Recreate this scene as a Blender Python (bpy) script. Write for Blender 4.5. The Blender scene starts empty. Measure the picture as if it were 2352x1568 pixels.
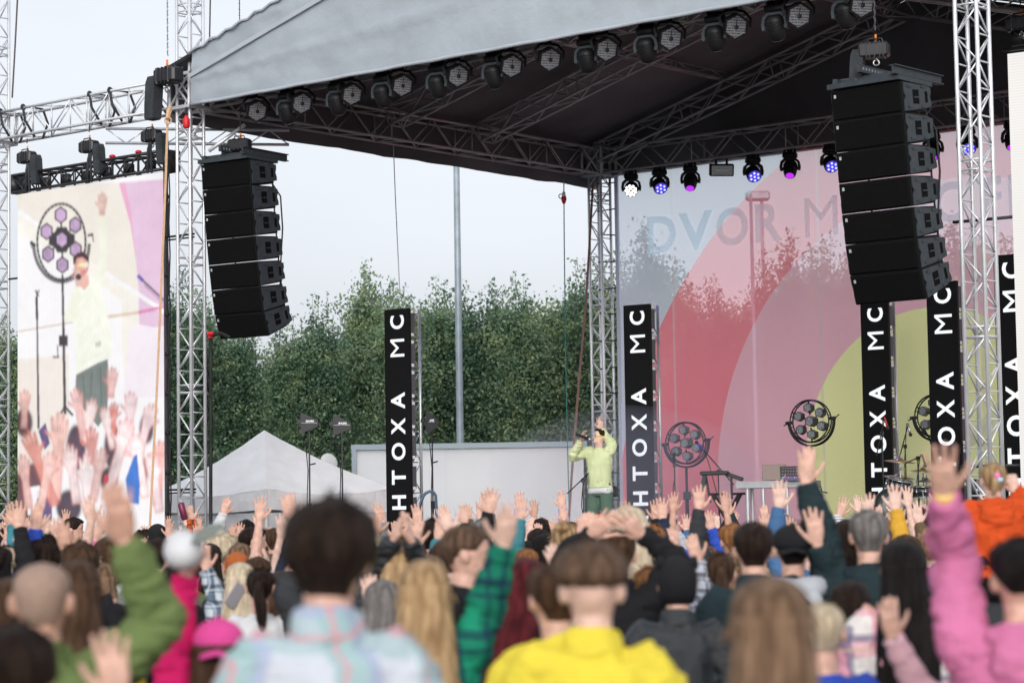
import bpy, bmesh, math, random
import numpy as np
from mathutils import Vector, Matrix, noise as mnoise
SC = bpy.context.scene
COL = SC.collection
PI = math.pi
R_ = math.radians
random.seed(7)
# ------------------------------------------------------------------ camera
CAM_Z, PITCH, ROLL, LENS = 1.75, R_(4.437), R_(-0.89), 85.0
cd = bpy.data.cameras.new('camera')
cam = bpy.data.objects.new('camera', cd)
COL.objects.link(cam)
CM = Matrix.Translation((0, 0, CAM_Z)) @ Matrix.Rotation(PI/2 + PITCH, 4, 'X') @ Matrix.Rotation(ROLL, 4, 'Z')
cam.matrix_world = CM
cd.lens, cd.sensor_width, cd.clip_start, cd.clip_end = LENS, 36.0, 0.3, 2000.0
cd.dof.use_dof = True
cd.dof.focus_distance = 33.0
cd.dof.aperture_fstop = 2.8
SC.camera = cam
# ------------------------------------------------------------------ sky, sun, exposure
SUN_EL, SUN_ROT = R_(15), R_(184)
wd = bpy.data.worlds.new('World')
SC.world = wd
wd.use_nodes = True
nt = wd.node_tree
for n in list(nt.nodes): nt.nodes.remove(n)
sky = nt.nodes.new('ShaderNodeTexSky')
sky.sky_type = 'NISHITA'
sky.sun_disc = False
sky.sun_elevation, sky.sun_rotation = SUN_EL, SUN_ROT
sky.air_density, sky.dust_density, sky.ozone_density = 1.0, 6.0, 1.0
hsv = nt.nodes.new('ShaderNodeHueSaturation')
hsv.inputs['Saturation'].default_value = 0.22
bg = nt.nodes.new('ShaderNodeBackground')
bg.inputs['Strength'].default_value = 0.15
wo = nt.nodes.new('ShaderNodeOutputWorld')
tint = nt.nodes.new('ShaderNodeMix'); tint.data_type = 'RGBA'; tint.inputs[0].default_value = 0.72
tint.inputs[7].default_value = (4.25, 4.48, 4.85, 1)     # the even cloud cover in front of the clear sky
nt.links.new(sky.outputs[0], hsv.inputs['Color'])
nt.links.new(hsv.outputs[0], tint.inputs[6])
wtc = nt.nodes.new('ShaderNodeTexCoord'); wmp = nt.nodes.new('ShaderNodeMapping'); wmp.inputs['Scale'].default_value = (1, 1, 3.5)
wno = nt.nodes.new('ShaderNodeTexNoise'); wno.inputs['Scale'].default_value = 3.2; wno.inputs['Detail'].default_value = 5
wmr = nt.nodes.new('ShaderNodeMapRange'); wmr.inputs[1].default_value = .3; wmr.inputs[2].default_value = .7; wmr.inputs[3].default_value = .94; wmr.inputs[4].default_value = 1.05
wml = nt.nodes.new('ShaderNodeMix'); wml.data_type = 'RGBA'; wml.blend_type = 'MULTIPLY'; wml.inputs[0].default_value = 1.0
nt.links.new(wtc.outputs['Generated'], wmp.inputs['Vector']); nt.links.new(wmp.outputs[0], wno.inputs['Vector']); nt.links.new(wno.outputs['Fac'], wmr.inputs[0])
nt.links.new(tint.outputs[2], wml.inputs[6]); nt.links.new(wmr.outputs[0], wml.inputs[7])
nt.links.new(wml.outputs[2], bg.inputs['Color'])
nt.links.new(bg.outputs[0], wo.inputs['Surface'])
sl = bpy.data.lights.new('sun', 'SUN')
sl.energy, sl.angle, sl.color = 1.5, R_(48), (1.0, 0.97, 0.92)
so = bpy.data.objects.new('sun', sl)
COL.objects.link(so)
sd = Vector((math.sin(SUN_ROT)*math.cos(SUN_EL), math.cos(SUN_ROT)*math.cos(SUN_EL), math.sin(SUN_EL)))
so.rotation_euler = sd.to_track_quat('Z', 'Y').to_euler()
SC.view_settings.view_transform = 'Standard'
SC.view_settings.look = 'None'
SC.view_settings.exposure = 0.56
SC.view_settings.gamma = 1.0
SC.cycles.use_denoising = True
SC.cycles.max_bounces = 8
SC.cycles.transparent_max_bounces = 12
SC.cycles.sample_clamp_indirect = 4.0

# ------------------------------------------------------------------ placing: photo position + distance -> point in the world
FPX = LENS/36.0*2352
_CR = CM.to_3x3()
CAMP = Vector((0, 0, CAM_Z))
def W(x, y, d):
    return CAMP + d*(_CR @ Vector(((x-1176)/FPX, -(y-784)/FPX, -1)))
def S(x, y, d): return W(x*.91875, y*.91875, d)
def proj(p):
    q = _CR.transposed() @ (Vector(p)-CAMP)
    return 1176+FPX*q.x/-q.z, 784-FPX*q.y/-q.z, -q.z
def on_plane(x, y, p0, n):
    d = W(x, y, 1)-CAMP
    return CAMP + d*((Vector(p0)-CAMP).dot(n)/d.dot(n))
_O = W(437, 248, 38)
HB = _O.z                                    # underside of the roof trusses
U = Vector((math.cos(R_(40)), -math.sin(R_(40)), 0))   # along the stage front, to the right and nearer
V = Vector((math.sin(R_(40)), math.cos(R_(40)), 0))    # into the stage
O0 = Vector((_O.x, _O.y, 0))
SW, SD, SZ = 13.9, 10.4, 1.37
def ST(a, b, z): return O0 + U*a + V*b + Vector((0, 0, z))
SYAW = -R_(40)
def a_at(x, b, z):
    lo, hi = -8.0, 20.0
    for _ in range(50):
        m = (lo+hi)/2
        if proj(ST(m, b, z))[0] < x: lo = m
        else: hi = m
    return lo
def b_at(x, a, z):
    lo, hi = -3.0, 14.0
    for _ in range(50):
        m = (lo+hi)/2
        if proj(ST(a, m, z))[0] < x: lo = m
        else: hi = m
    return lo

# ------------------------------------------------------------------ materials
def srgb(r, g, b):
    f = lambda c: (c/255/12.92) if c/255 <= .04045 else ((c/255+.055)/1.055)**2.4
    return (f(r), f(g), f(b))
MATS = {}
def mat(name, col, rough=.6, metal=0.0, var=.0, scale=6.0, bump=0.0, bscale=40.0, emit=None, estr=0.0, spec=.4, coat=0.0, stretch=None, col2=None):
    if name in MATS: return MATS[name]
    m = bpy.data.materials.new(name); m.use_nodes = True
    t = m.node_tree; p = t.nodes['Principled BSDF']
    p.inputs['Base Color'].default_value = (*col, 1)
    p.inputs['Roughness'].default_value = rough
    p.inputs['Metallic'].default_value = metal
    p.inputs['Specular IOR Level'].default_value = spec
    if coat: p.inputs['Coat Weight'].default_value = coat
    if var or bump or col2:
        tc = t.nodes.new('ShaderNodeTexCoord'); mp = t.nodes.new('ShaderNodeMapping')
        if stretch: mp.inputs['Scale'].default_value = stretch
        t.links.new(tc.outputs['Object'], mp.inputs['Vector'])
    if var or col2:
        n = t.nodes.new('ShaderNodeTexNoise'); n.inputs['Scale'].default_value = scale; n.inputs['Detail'].default_value = 5
        t.links.new(mp.outputs[0], n.inputs['Vector'])
        r = t.nodes.new('ShaderNodeValToRGB')
        a = tuple(max(0, c*(1-var)) for c in col); b = col2 or tuple(min(1, c*(1+var)) for c in col)
        r.color_ramp.elements[0].position, r.color_ramp.elements[1].position = .32, .68
        r.color_ramp.elements[0].color = (*a, 1); r.color_ramp.elements[1].color = (*b, 1)
        t.links.new(n.outputs['Fac'], r.inputs[0]); t.links.new(r.outputs[0], p.inputs['Base Color'])
    if bump:
        n2 = t.nodes.new('ShaderNodeTexNoise'); n2.inputs['Scale'].default_value = bscale; n2.inputs['Detail'].default_value = 4
        t.links.new(mp.outputs[0], n2.inputs['Vector'])
        b = t.nodes.new('ShaderNodeBump'); b.inputs['Strength'].default_value = bump; b.inputs['Distance'].default_value = .02
        t.links.new(n2.outputs['Fac'], b.inputs['Height']); t.links.new(b.outputs[0], p.inputs['Normal'])
    if emit:
        p.inputs['Emission Color'].default_value = (*emit, 1); p.inputs['Emission Strength'].default_value = estr
    MATS[name] = m
    return m

# ------------------------------------------------------------------ mesh building
WORLD = {}
def thing(name, label, cat, loc=(0, 0, 0), rotz=0.0, group=None, M=None):
    o = bpy.data.objects.new(name, None); COL.objects.link(o)
    M = M or (Matrix.Translation(loc) @ Matrix.Rotation(rotz, 4, 'Z'))
    o.matrix_world = M; o.empty_display_size = .1
    WORLD[o.name] = M.copy()
    return tag(o, label, cat, group)
def tag(o, label, cat, group=None):
    if label: o['label'] = label
    if cat: o['category'] = cat
    if group: o['group'] = group
    return o
class MB:
    def __init__(s): s.v, s.f, s.m, s.c = [], [], [], 0
    def add(s, vs, fs, m=None):
        k = len(s.v); s.v.extend([Vector(p) for p in vs])
        for f in fs: s.f.append([i+k for i in f]); s.m.append(s.c if m is None else m)
        return s
    def box(s, c, d, R=None, m=None, bev=0):
        c = Vector(c); x, y, z = d[0]/2, d[1]/2, d[2]/2
        if bev:
            rings = []
            b = min(bev, x*.9, y*.9, z*.9)
            for zz, k in ((-z, b), (-z+b, 0), (z-b, 0), (z, b)):
                xx, yy = x-k, y-k
                q = b*.5 if k else b
                pts = [(-xx, -yy+q), (-xx+q, -yy), (xx-q, -yy), (xx, -yy+q), (xx, yy-q), (xx-q, yy), (-xx+q, yy), (-xx, yy-q)]
                rings.append([Vector((p[0], p[1], zz)) for p in pts])
            rings = [[(c+(R @ p if R else p)) for p in r] for r in rings]
            return s.loft(rings, m=m)
        vs = [Vector((i*x, j*y, k*z)) for i in (-1, 1) for j in (-1, 1) for k in (-1, 1)]
        vs = [c+(R @ p if R else p) for p in vs]
        return s.add(vs, [(0, 1, 3, 2), (4, 6, 7, 5), (0, 4, 5, 1), (2, 3, 7, 6), (0, 2, 6, 4), (1, 5, 7, 3)], m)
    def loft(s, rings, cap=True, m=None, closed=True):
        n = len(rings[0]); vs = [p for r in rings for p in r]; fs = []
        for i in range(len(rings)-1):
            for j in range(n if closed else n-1):
                a, b = i*n+j, i*n+(j+1) % n
                fs.append((a, b, b+n, a+n))
        if cap: fs.append(tuple(range(n))[::-1]); fs.append(tuple((len(rings)-1)*n+j for j in range(n)))
        return s.add(vs, fs, m)
    def path(s, pts, r, n=6, cap=True, m=None, flat=None):
        pts = [Vector(p) for p in pts]
        rr = r if hasattr(r, '__len__') else [r]*len(pts)
        rings = []; up = None
        for i, p in enumerate(pts):
            d = (pts[min(i+1, len(pts)-1)]-pts[max(i-1, 0)])
            d = d.normalized() if d.length > 1e-9 else Vector((0, 0, 1))
            if up is None:
                up = Vector((0, 0, 1)) if abs(d.z) < .9 else Vector((0, 1, 0))
            x = up.cross(d)
            if x.length < 1e-6: x = Vector((1, 0, 0)).cross(d)
            x.normalize(); up = d.cross(x).normalized()
            k = flat or 1
            rings.append([p+(x*math.cos(2*PI*j/n)*rr[i]+up*math.sin(2*PI*j/n)*rr[i]*k) for j in range(n)])
        return s.loft(rings, cap, m)
    def tube(s, a, b, r, n=6, r1=None, m=None): return s.path([a, b], [r, r if r1 is None else r1], n, True, m)
    def lathe(s, prof, n=16, M=None, m=None, cap=True):
        rings = []
        for r, z in prof:
            rg = [Vector((r*math.cos(2*PI*j/n), r*math.sin(2*PI*j/n), z)) for j in range(n)]
            rings.append([M @ p for p in rg] if M else rg)
        return s.loft(rings, cap, m)
    def prism(s, poly, M, th, m=None):
        n = len(poly)
        vs = [M @ Vector((p[0], p[1], 0)) for p in poly]+[M @ Vector((p[0], p[1], th)) for p in poly]
        fs = [tuple(range(n))[::-1], tuple(range(n, 2*n))]+[(i, (i+1) % n, (i+1) % n+n, i+n) for i in range(n)]
        return s.add(vs, fs, m)
    def torus(s, R, r, M=None, n=32, k=6, a0=0, a1=2*PI, m=None):
        full = abs(a1-a0) > 6.28
        pts = [Vector((R*math.cos(a0+(a1-a0)*i/n), R*math.sin(a0+(a1-a0)*i/n), 0)) for i in range(n if full else n+1)]
        rings = []
        for p in pts:
            d = p.normalized()
            rings.append([p+d*r*math.cos(2*PI*j/k)+Vector((0, 0, r*math.sin(2*PI*j/k))) for j in range(k)])
        if full: rings.append(rings[0])
        if M: rings = [[M @ p for p in rg] for rg in rings]
        return s.loft(rings, not full, m)
    def ball(s, c, r, n=10, k=7, m=None, R=None):
        c = Vector(c); r = Vector(r) if hasattr(r, '__len__') else Vector((r, r, r))
        rings = []
        for i in range(k+1):
            t = PI*i/k; t = min(max(t, .06), PI-.06)
            rg = [Vector((r.x*math.sin(t)*math.cos(2*PI*j/n), r.y*math.sin(t)*math.sin(2*PI*j/n), -r.z*math.cos(t))) for j in range(n)]
            rings.append([c+(R @ p if R else p) for p in rg])
        return s.loft(rings, True, m)
    def mesh(s, name, mats, smooth=False, M=None, fix=True):
        me = bpy.data.meshes.new(name)
        vs = [M @ p for p in s.v] if M else s.v
        me.from_pydata([tuple(p) for p in vs], [], s.f)
        for x in (mats if isinstance(mats, (list, tuple)) else [mats]): me.materials.append(x)
        me.polygons.foreach_set('material_index', s.m)
        if fix:
            bm = bmesh.new(); bm.from_mesh(me); bmesh.ops.recalc_face_normals(bm, faces=bm.faces); bm.to_mesh(me); bm.free()
        if smooth: me.polygons.foreach_set('use_smooth', [True]*len(me.polygons))
        me.update()
        return me
    def build(s, name, mats, parent=None, smooth=False, local=False, kind=None, fix=True):
        """world-space geometry (or parent-local when local=True) as ONE object"""
        M = None
        if parent is not None and not local: M = WORLD[parent.name].inverted()
        o = bpy.data.objects.new(name, s.mesh(name, mats, smooth, M, fix)); COL.objects.link(o)
        if parent is not None: o.parent = parent; WORLD[o.name] = WORLD[parent.name]
        else: WORLD[o.name] = Matrix.Identity(4)
        if kind: o['kind'] = kind
        return o
def dup(o, M=None, label=None, parent=None):
    c = o.copy(); COL.objects.link(c)
    if parent is not None: c.parent = parent
    if M is not None:
        c.matrix_world = M; WORLD[c.name] = M.copy()
    if label: c['label'] = label
    for ch in list(o.children): dup(ch, None, None, c)
    return c
def text_mesh(body, size, bold=0.0):
    cu = bpy.data.curves.new('lettering', 'FONT'); cu.body = body; cu.size = size; cu.offset = bold
    cu.align_x = 'CENTER'; cu.align_y = 'CENTER'; cu.resolution_u = 4
    o = bpy.data.objects.new('lettering', cu); COL.objects.link(o)
    bpy.context.view_layer.update()
    dg = bpy.context.evaluated_depsgraph_get()
    me = bpy.data.meshes.new_from_object(o.evaluated_get(dg))
    vs = [v.co.copy() for v in me.vertices]; fs = [tuple(p.vertices) for p in me.polygons]
    bpy.data.objects.remove(o); bpy.data.curves.remove(cu); bpy.data.meshes.remove(me)
    if vs:
        cx = (min(v.x for v in vs)+max(v.x for v in vs))/2; cy = (min(v.y for v in vs)+max(v.y for v in vs))/2
        vs = [Vector((v.x-cx, v.y-cy, 0)) for v in vs]
    return vs, fs
def add_text(mb, body, size, M, bold=0.0, w=None, h=None, m=None):
    vs, fs = text_mesh(body, size, bold)
    sx = sy = 1
    if w: sx = w/(max(v.x for v in vs)-min(v.x for v in vs))
    if h: sy = h/(max(v.y for v in vs)-min(v.y for v in vs))
    mb.add([M @ Vector((v.x*sx, v.y*sy, 0)) for v in vs], fs, m)
def frame(o, x, y, z):
    """matrix with the given axes"""
    x, y, z = Vector(x), Vector(y), Vector(z)
    return Matrix(((x.x, y.x, z.x, o[0]), (x.y, y.y, z.y, o[1]), (x.z, y.z, z.z, o[2]), (0, 0, 0, 1)))

ALU = mat('aluminium', (.56, .57, .60), .42, .75, .12, 3.0, .05, 20)
ALU_W = mat('aluminium_bright', (.66, .67, .70), .45, .55, .10, 3.0)
BLACK = mat('black_paint', (.018, .018, .02), .5, 0, .2, 8)
BLACKM = mat('black_metal', (.022, .022, .025), .38, .3, .2, 8)
DARKCLOTH = mat('black_cloth', (.03, .034, .04), .9, 0, .3, 6, .4, 30)
STEEL = mat('steel', (.45, .45, .46), .3, .9)
RUBBER = mat('rubber', (.012, .012, .013), .7)
ORANGE = mat('orange_paint', srgb(220, 120, 40), .5)
RED = mat('red_plastic', srgb(200, 30, 40), .45)
WHITEP = mat('white_plastic', (.78, .78, .78), .5)
def glow(name, col, st, base=(.02, .02, .02)):
    return mat(name, base, .4, emit=col, estr=st)

def truss(root, p0, p1, w, h, up, bay=.5, rc=.025, rl=.012, m=None, m2=None, joints=2.0, n=8, nl=5, flat=False):
    p0, p1 = Vector(p0), Vector(p1); d = (p1-p0); L = d.length; d.normalize()
    side = d.cross(Vector(up)).normalized(); up2 = side.cross(d).normalized()
    off = [side*w/2+up2*h/2, -side*w/2+up2*h/2, -side*w/2-up2*h/2, side*w/2-up2*h/2]
    if flat: off = [up2*h/2, -up2*h/2]
    for q in off:
        MB().tube(p0+q, p1+q, rc, n).build('chord', m or ALU, root, True, True)
    mb = MB(); k = max(1, round(L/bay)); nf = 1 if flat else 4
    for f in range(nf):
        a, b = off[f], off[(f+1) % len(off)]
        for i in range(k):
            t0, t1 = p0+d*(L*i/k), p0+d*(L*(i+1)/k)
            if (i+f) % 2 == 0: mb.tube(t0+a, t1+b, rl, nl)
            else: mb.tube(t0+b, t1+a, rl, nl)
            if f % 2 == 1 and not flat: mb.tube(t0+a, t0+b, rl*.9, nl)
        if joints:
            j = 0.0
            while j <= L+.01:
                for e in (-.06, .06):
                    s_ = min(max(j+e, 0), L)
                    mb.tube(p0+d*s_+a, p0+d*s_+b, rl*1.05, nl)
                j += joints
    mb.build('lattice', m2 or m or ALU, root, True, True)
    return off
# ------------------------------------------------------------------ ground
def struct(name, mb, m, smooth=False): return mb.build(name, m, None, smooth, kind='structure')
g = MB(); g.add([(-500, -100, 0), (500, -100, 0), (500, 900, 0), (-500, 900, 0)], [(0, 1, 2, 3)])
struct('ground', g, mat('asphalt', (.06, .06, .062), .9, 0, .35, 1.5, .5, 60))
# ------------------------------------------------------------------ stage platform
st = thing('stage', 'raised black stage platform with dark skirt under the big roof', 'stage', ST(0, 0, 0), SYAW)
MB().box((SW/2, SD/2-.1, SZ-.03), (SW+.8, SD+1.4, .06)).build('deck', mat('deck_ply', (.035, .035, .037), .7, 0, .4, 2, .2, 20), st, local=True)
MB().box((SW/2, SD/2-.1, (SZ-.065)/2), (SW+.74, SD+1.34, SZ-.065)).build('skirt', DARKCLOTH, st, local=True)
# ------------------------------------------------------------------ towers
TW = .29
def tower(a, b, top, label, extra=None, p=None):
    base = p or ST(a, b, 0)
    t = thing('truss_tower', label, 'truss tower', base, SYAW)
    truss(t, (0, 0, 0), (0, 0, top), TW, TW, (0, 1, 0), .33, .027, .0125, ALU_W, joints=2.0)
    MB().box((0, 0, .03), (.9, .9, .05)).build('base_plate', ALU, t, local=True)
    return t
B2 = b_at(1376, 0, HB)
A3 = a_at(2240, 0, HB-2.0)
t1 = tower(0, 0, 13.2, 'silver lattice tower between the left video screen and the left speaker array', 1)
tb = tower(0, B2, HB+.75, 'silver lattice tower at the far back corner of the stage, behind the singer')
t3 = tower(A3, 0, 12.5, 'silver lattice tower on the right, beside the right speaker array')
A0 = a_at(-8, 0, HB)
t0 = tower(A0, 0, 13.2, 'silver lattice tower cut by the left edge, left of the video screen')
# sleeve blocks, clamps and corner blocks stay with their towers
sb = MB()
for dx in (-.23, .23):
    for dy in (-.23, .23): sb.tube((dx, dy, HB-.02), (dx, dy, HB+.52), .027, 8)
for z in (HB-.02, HB+.5):
    for q in ((-.23, -.23, .23, -.23), (.23, -.23, .23, .23), (.23, .23, -.23, .23), (-.23, .23, -.23, -.23)):
        sb.box(((q[0]+q[2])/2, (q[1]+q[3])/2, z), (abs(q[0]-q[2])+.05, abs(q[1]-q[3])+.05, .05))
for k in (-1, 1):
    sb.tube((-.23, -.23, HB if k > 0 else HB+.5), (.23, -.23, HB+.5 if k > 0 else HB), .016)
    sb.tube((-.23, -.23, HB if k > 0 else HB+.5), (-.23, .23, HB+.5 if k > 0 else HB), .016)
blk = sb.build('sleeve_block', ALU_W, t1, local=True)
for t in (tb, t3, t0):
    c = blk.copy(); COL.objects.link(c); c.parent = t
MB().path([(.2, -.05, HB-.28), (.75, -.1, HB+.35)], .03, 8).build('brace', ALU_W, t3, local=True)
MB().box((0, 0, SZ+.5), (.02, .02, .02)).build('clamp', BLACK, tb, local=True)
# ------------------------------------------------------------------ roof
CANVAS = mat('roof_canvas', (.325, .363, .405), .75, 0, .13, .9, .8, 5.0, spec=.25)
CANVAS2 = mat('roof_canvas_seam', (.36, .395, .435), .75, 0, .06, 2, .2, 10, spec=.25)
LINER = mat('roof_liner', (.115, .110, .118), .9, 0, .25, .6, .3, 6)
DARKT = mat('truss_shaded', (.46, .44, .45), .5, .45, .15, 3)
rf = thing('stage_roof', 'big gabled stage roof of grey canvas with dark underside and lattice trusses', 'stage roof', ST(0, 0, 0), SYAW)
SLOPE, EZ = .27, HB+.58
AL, AR, BF, BB = -.28, SW+.28, -.34, B2+.35
def rake(a): return EZ+SLOPE*(SW/2-abs(a-SW/2)+.28)
A_C = a_at(440, BF, HB+.2)
mb = MB(); NA, NZ = 150, 22
for i in range(NA+1):
    a = A_C+(SW-A_C)*i/NA
    z0, z1 = HB-.03+.02*math.sin(i*1.3), rake(a)
    for j in range(NZ+1):
        z = z0+(z1-z0)*j/NZ
        q = Vector((a*.9, z*1.3, 0))
        d = .022*mnoise.noise(q*.7)+.012*mnoise.noise(Vector((a*1.2+z*.9, z*2.2-a*.5, 3)))+.012*(1-abs(mnoise.noise(Vector((a*1.1+z*1.6, z*2.6-a*.3, 7))))*3)+.010*mnoise.noise(q*5)
        d += .03*math.exp(-((z-z0-.35-.06*a)/.05)**2)+.025*math.exp(-((z-z0-.95-.10*a)/.05)**2)
        mb.v.append(Vector((a, BF-d*min(1, j/3+.2), z)))
for i in range(NA):
    for j in range(NZ):
        k = i*(NZ+1)+j
        mb.f.append([k, k+NZ+1, k+NZ+2, k+1]); mb.m.append(0)
mb.build('front_gable_canvas', CANVAS, rf, True, True)
mb = MB()                                             # pale webbing below the rake, and its rope
for s_ in (-1, 1):
    for i in range(60):
        a0, a1 = [max(A_C, SW/2+s_*(SW/2-.05)*k/60) for k in (i, i+1)]
        for (lo, hi, dy) in ((.33, .40, .06),):
            mb.add([(a0, BF-dy, rake(a0)-hi), (a1, BF-dy, rake(a1)-hi), (a1, BF-dy, rake(a1)-lo), (a0, BF-dy, rake(a0)-lo)], [(0, 1, 2, 3)])
mb.build('seam_strip', CANVAS2, rf, False, True)
mb = MB()
for s_ in (-1, 1):
    mb.path([(SW/2+s_*(SW/2-A_C)*i/40, BF-.05+.012*math.sin(i*2), rake(SW/2+s_*(SW/2-A_C)*i/40)+.0+.02*math.sin(i*3.1)) for i in range(41)], .022, 6)
mb.path([(A_C+(SW-A_C)*i/40, BF-.03, HB-.045+.006*math.sin(i*2)) for i in range(41)], .028, 6)
mb.build('edge_rope', CANVAS2, rf, True, True)
mb = MB(); ml = MB()
for s_ in (-1, 1):
    ae = SW/2+s_*(SW/2+.28)
    for i in range(24):
        for j in range(16):
            q = []
            for ii, jj in ((i, j), (i+1, j), (i+1, j+1), (i, j+1)):
                a = ae+(SW/2-ae)*ii/24; b = BF+(BB-BF)*jj/16
                z = rake(a)+.02-.05*math.sin(PI*(jj % 4)/4)*1.0
                q.append((a, b, z))
            mb.add(q, [(0, 1, 2, 3)])
            ml.add([(p[0], p[1]+(.06 if p[1] < 0 else -.02 if p[1] > 5 and jj == 15 else 0), p[2]-.035) for p in q], [(0, 1, 2, 3)])
mb.build('roof_canvas', CANVAS, rf, True, True)
ml.build('roof_liner', LINER, rf, True, True)
mb = MB()
for a in (AL+.02, AR-.02):
    for j in range(40):
        b0, b1 = BF+.1+(BB-BF-.1)*j/40, BF+.1+(BB-BF-.1)*(j+1)/40
        w = lambda b: .03*mnoise.noise(Vector((b*1.7, a, 0)))
        mb.add([(a+w(b0), b0, HB-.22+w(b0+9)), (a+w(b1), b1, HB-.22+w(b1+9)), (a, b1, EZ+.02), (a, b0, EZ+.02)], [(0, 1, 2, 3)])
mb.build('side_skirt', LINER, rf, True, True)
mb = MB(); n = 60                                     # back gable, closed from the truss up
for i in range(n):
    a0, a1 = AL+(AR-AL)*i/n, AL+(AR-AL)*(i+1)/n
    mb.add([(a0, BB-.05, HB+.02), (a1, BB-.05, HB+.02), (a1, BB-.05, rake(a1)-.04), (a0, BB-.05, rake(a0)-.04)], [(0, 1, 2, 3)])
mb.build('back_gable_canvas', LINER, rf, False, True)
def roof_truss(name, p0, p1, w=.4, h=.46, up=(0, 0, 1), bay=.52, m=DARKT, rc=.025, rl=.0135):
    o = bpy.data.objects.new(name, None); COL.objects.link(o); o.parent = rf; WORLD[o.name] = WORLD[rf.name]
    # one part: chords and lattice in a single mesh
    p0, p1 = Vector(p0), Vector(p1); d = (p1-p0); L = d.length; d.normalize()
    side = d.cross(Vector(up)).normalized(); up2 = side.cross(d).normalized()
    off = [side*w/2+up2*h/2, -side*w/2+up2*h/2, -side*w/2-up2*h/2, side*w/2-up2*h/2]
    bpy.data.objects.remove(o)
    mb = MB(); k = max(1, round(L/bay))
    for q in off: mb.tube(p0+q, p1+q, rc, 8)
    for f in range(4):
        a, b = off[f], off[(f+1) % 4]
        for i in range(k):
            t0, t1_ = p0+d*(L*i/k), p0+d*(L*(i+1)/k)
            if (i+f) % 2 == 0: mb.tube(t0+a, t1_+b, rl, 5)
            else: mb.tube(t0+b, t1_+a, rl, 5)
            if i % 4 == 0: mb.tube(t0+a, t0+b, rl, 5)
    mb.build(name, m, rf, True, True)
zt = HB+.23
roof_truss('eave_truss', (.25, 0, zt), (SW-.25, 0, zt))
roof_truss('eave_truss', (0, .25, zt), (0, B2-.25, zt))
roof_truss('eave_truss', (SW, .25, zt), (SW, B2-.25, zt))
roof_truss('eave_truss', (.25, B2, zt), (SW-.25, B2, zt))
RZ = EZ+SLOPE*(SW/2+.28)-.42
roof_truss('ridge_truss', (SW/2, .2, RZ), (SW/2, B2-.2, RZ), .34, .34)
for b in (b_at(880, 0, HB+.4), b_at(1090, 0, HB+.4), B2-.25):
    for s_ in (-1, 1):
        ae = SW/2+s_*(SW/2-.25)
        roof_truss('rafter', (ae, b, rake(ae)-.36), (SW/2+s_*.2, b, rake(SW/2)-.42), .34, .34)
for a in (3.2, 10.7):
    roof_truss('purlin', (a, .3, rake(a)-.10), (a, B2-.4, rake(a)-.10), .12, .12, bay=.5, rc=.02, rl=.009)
# ------------------------------------------------------------------ the horizontal trusses left of the stage
lt = thing('truss_beam', 'silver box truss spanning from the left edge tower to the roof corner above the video screen', 'truss', ST(0, 0, 0), SYAW)
truss(lt, (A0+.25, 0, zt), (-.25, 0, zt), .4, .46, (0, 0, 1), .5, .025, .0125, ALU_W, joints=2.4)
for a in (-.55, -2.1, -3.8, -1.6, -4.4):
    mb = MB()
    for y in (-.21, .21):
        mb.path([(a-.08, y, zt+.26), (a+.02, y*1.15, zt), (a+.08, y*.4, zt-.27)], .022, 5)
    mb.torus(.04, .02, Matrix.Translation((a-.08, -.2, zt+.24)) @ Matrix.Rotation(PI/2, 4, 'Y'), 10, 5)
    mb.tube((a-.08, -.21, zt+.26), (a-.08, .21, zt+.26), .018, 5)
    mb.build('sling', DARKCLOTH, lt, True, True)
pw = W(243, 312, 38.9); pe = W(664, 316, 38.9)
lad = thing('ladder_truss', 'thin flat silver ladder truss crossing behind the left lattice tower', 'truss', (0, 0, 0))
truss(lad, pw, pe, .2, .235, (0, 0, 1), .33, .024, .010, ALU, joints=0, flat=True)
MB().path([W(480, 347, 37.7), W(562, 287, 37.9)], .03, 8).build('brace', ALU_W, lad, True)
# ------------------------------------------------------------------ banner at the back of the stage
BP = ST(0, B2+.12, 0)
def bpl(x, y):
    p = on_plane(x, y, BP, V)-BP
    return p.dot(U), p.z
def circ(*px):
    (x1, y1), (x2, y2), (x3, y3) = [bpl(*p) for p in px]
    A = np.array([[2*(x2-x1), 2*(y2-y1)], [2*(x3-x1), 2*(y3-y1)]]); bb = np.array([x2**2-x1**2+y2**2-y1**2, x3**2-x1**2+y3**2-y1**2])
    c = np.linalg.solve(A, bb); return c[0], c[1], math.hypot(x1-c[0], y1-c[1])
bm_ = bpy.data.materials.new('banner_mesh_print'); bm_.use_nodes = True
t = bm_.node_tree
for n in list(t.nodes): t.nodes.remove(n)
def N(ty, **k):
    n = t.nodes.new(ty)
    for a, b in k.items(): setattr(n, a, b)
    return n
out = N('ShaderNodeOutputMaterial'); tc = N('ShaderNodeTexCoord'); sep = N('ShaderNodeSeparateXYZ')
t.links.new(tc.outputs['Object'], sep.inputs[0])
def mth(op, a, b=None):
    n = N('ShaderNodeMath', operation=op)
    for i, x in enumerate((a, b)):
        if x is None: continue
        if isinstance(x, (int, float)): n.inputs[i].default_value = x
        else: t.links.new(x, n.inputs[i])
    return n.outputs[0]
def mixc(f, a, b):
    n = N('ShaderNodeMix', data_type='RGBA'); t.links.new(f, n.inputs[0])
    for i, x in ((6, a), (7, b)):
        if isinstance(x, tuple): n.inputs[i].default_value = (*x, 1)
        else: t.links.new(x, n.inputs[i])
    return n.outputs[2]
def inside(c):
    dx, dz = mth('SUBTRACT', sep.outputs['X'], c[0]), mth('SUBTRACT', sep.outputs['Z'], c[1])
    d = mth('SQRT', mth('ADD', mth('MULTIPLY', dx, dx), mth('MULTIPLY', dz, dz)))
    return mth('LESS_THAN', d, c[2])
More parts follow.
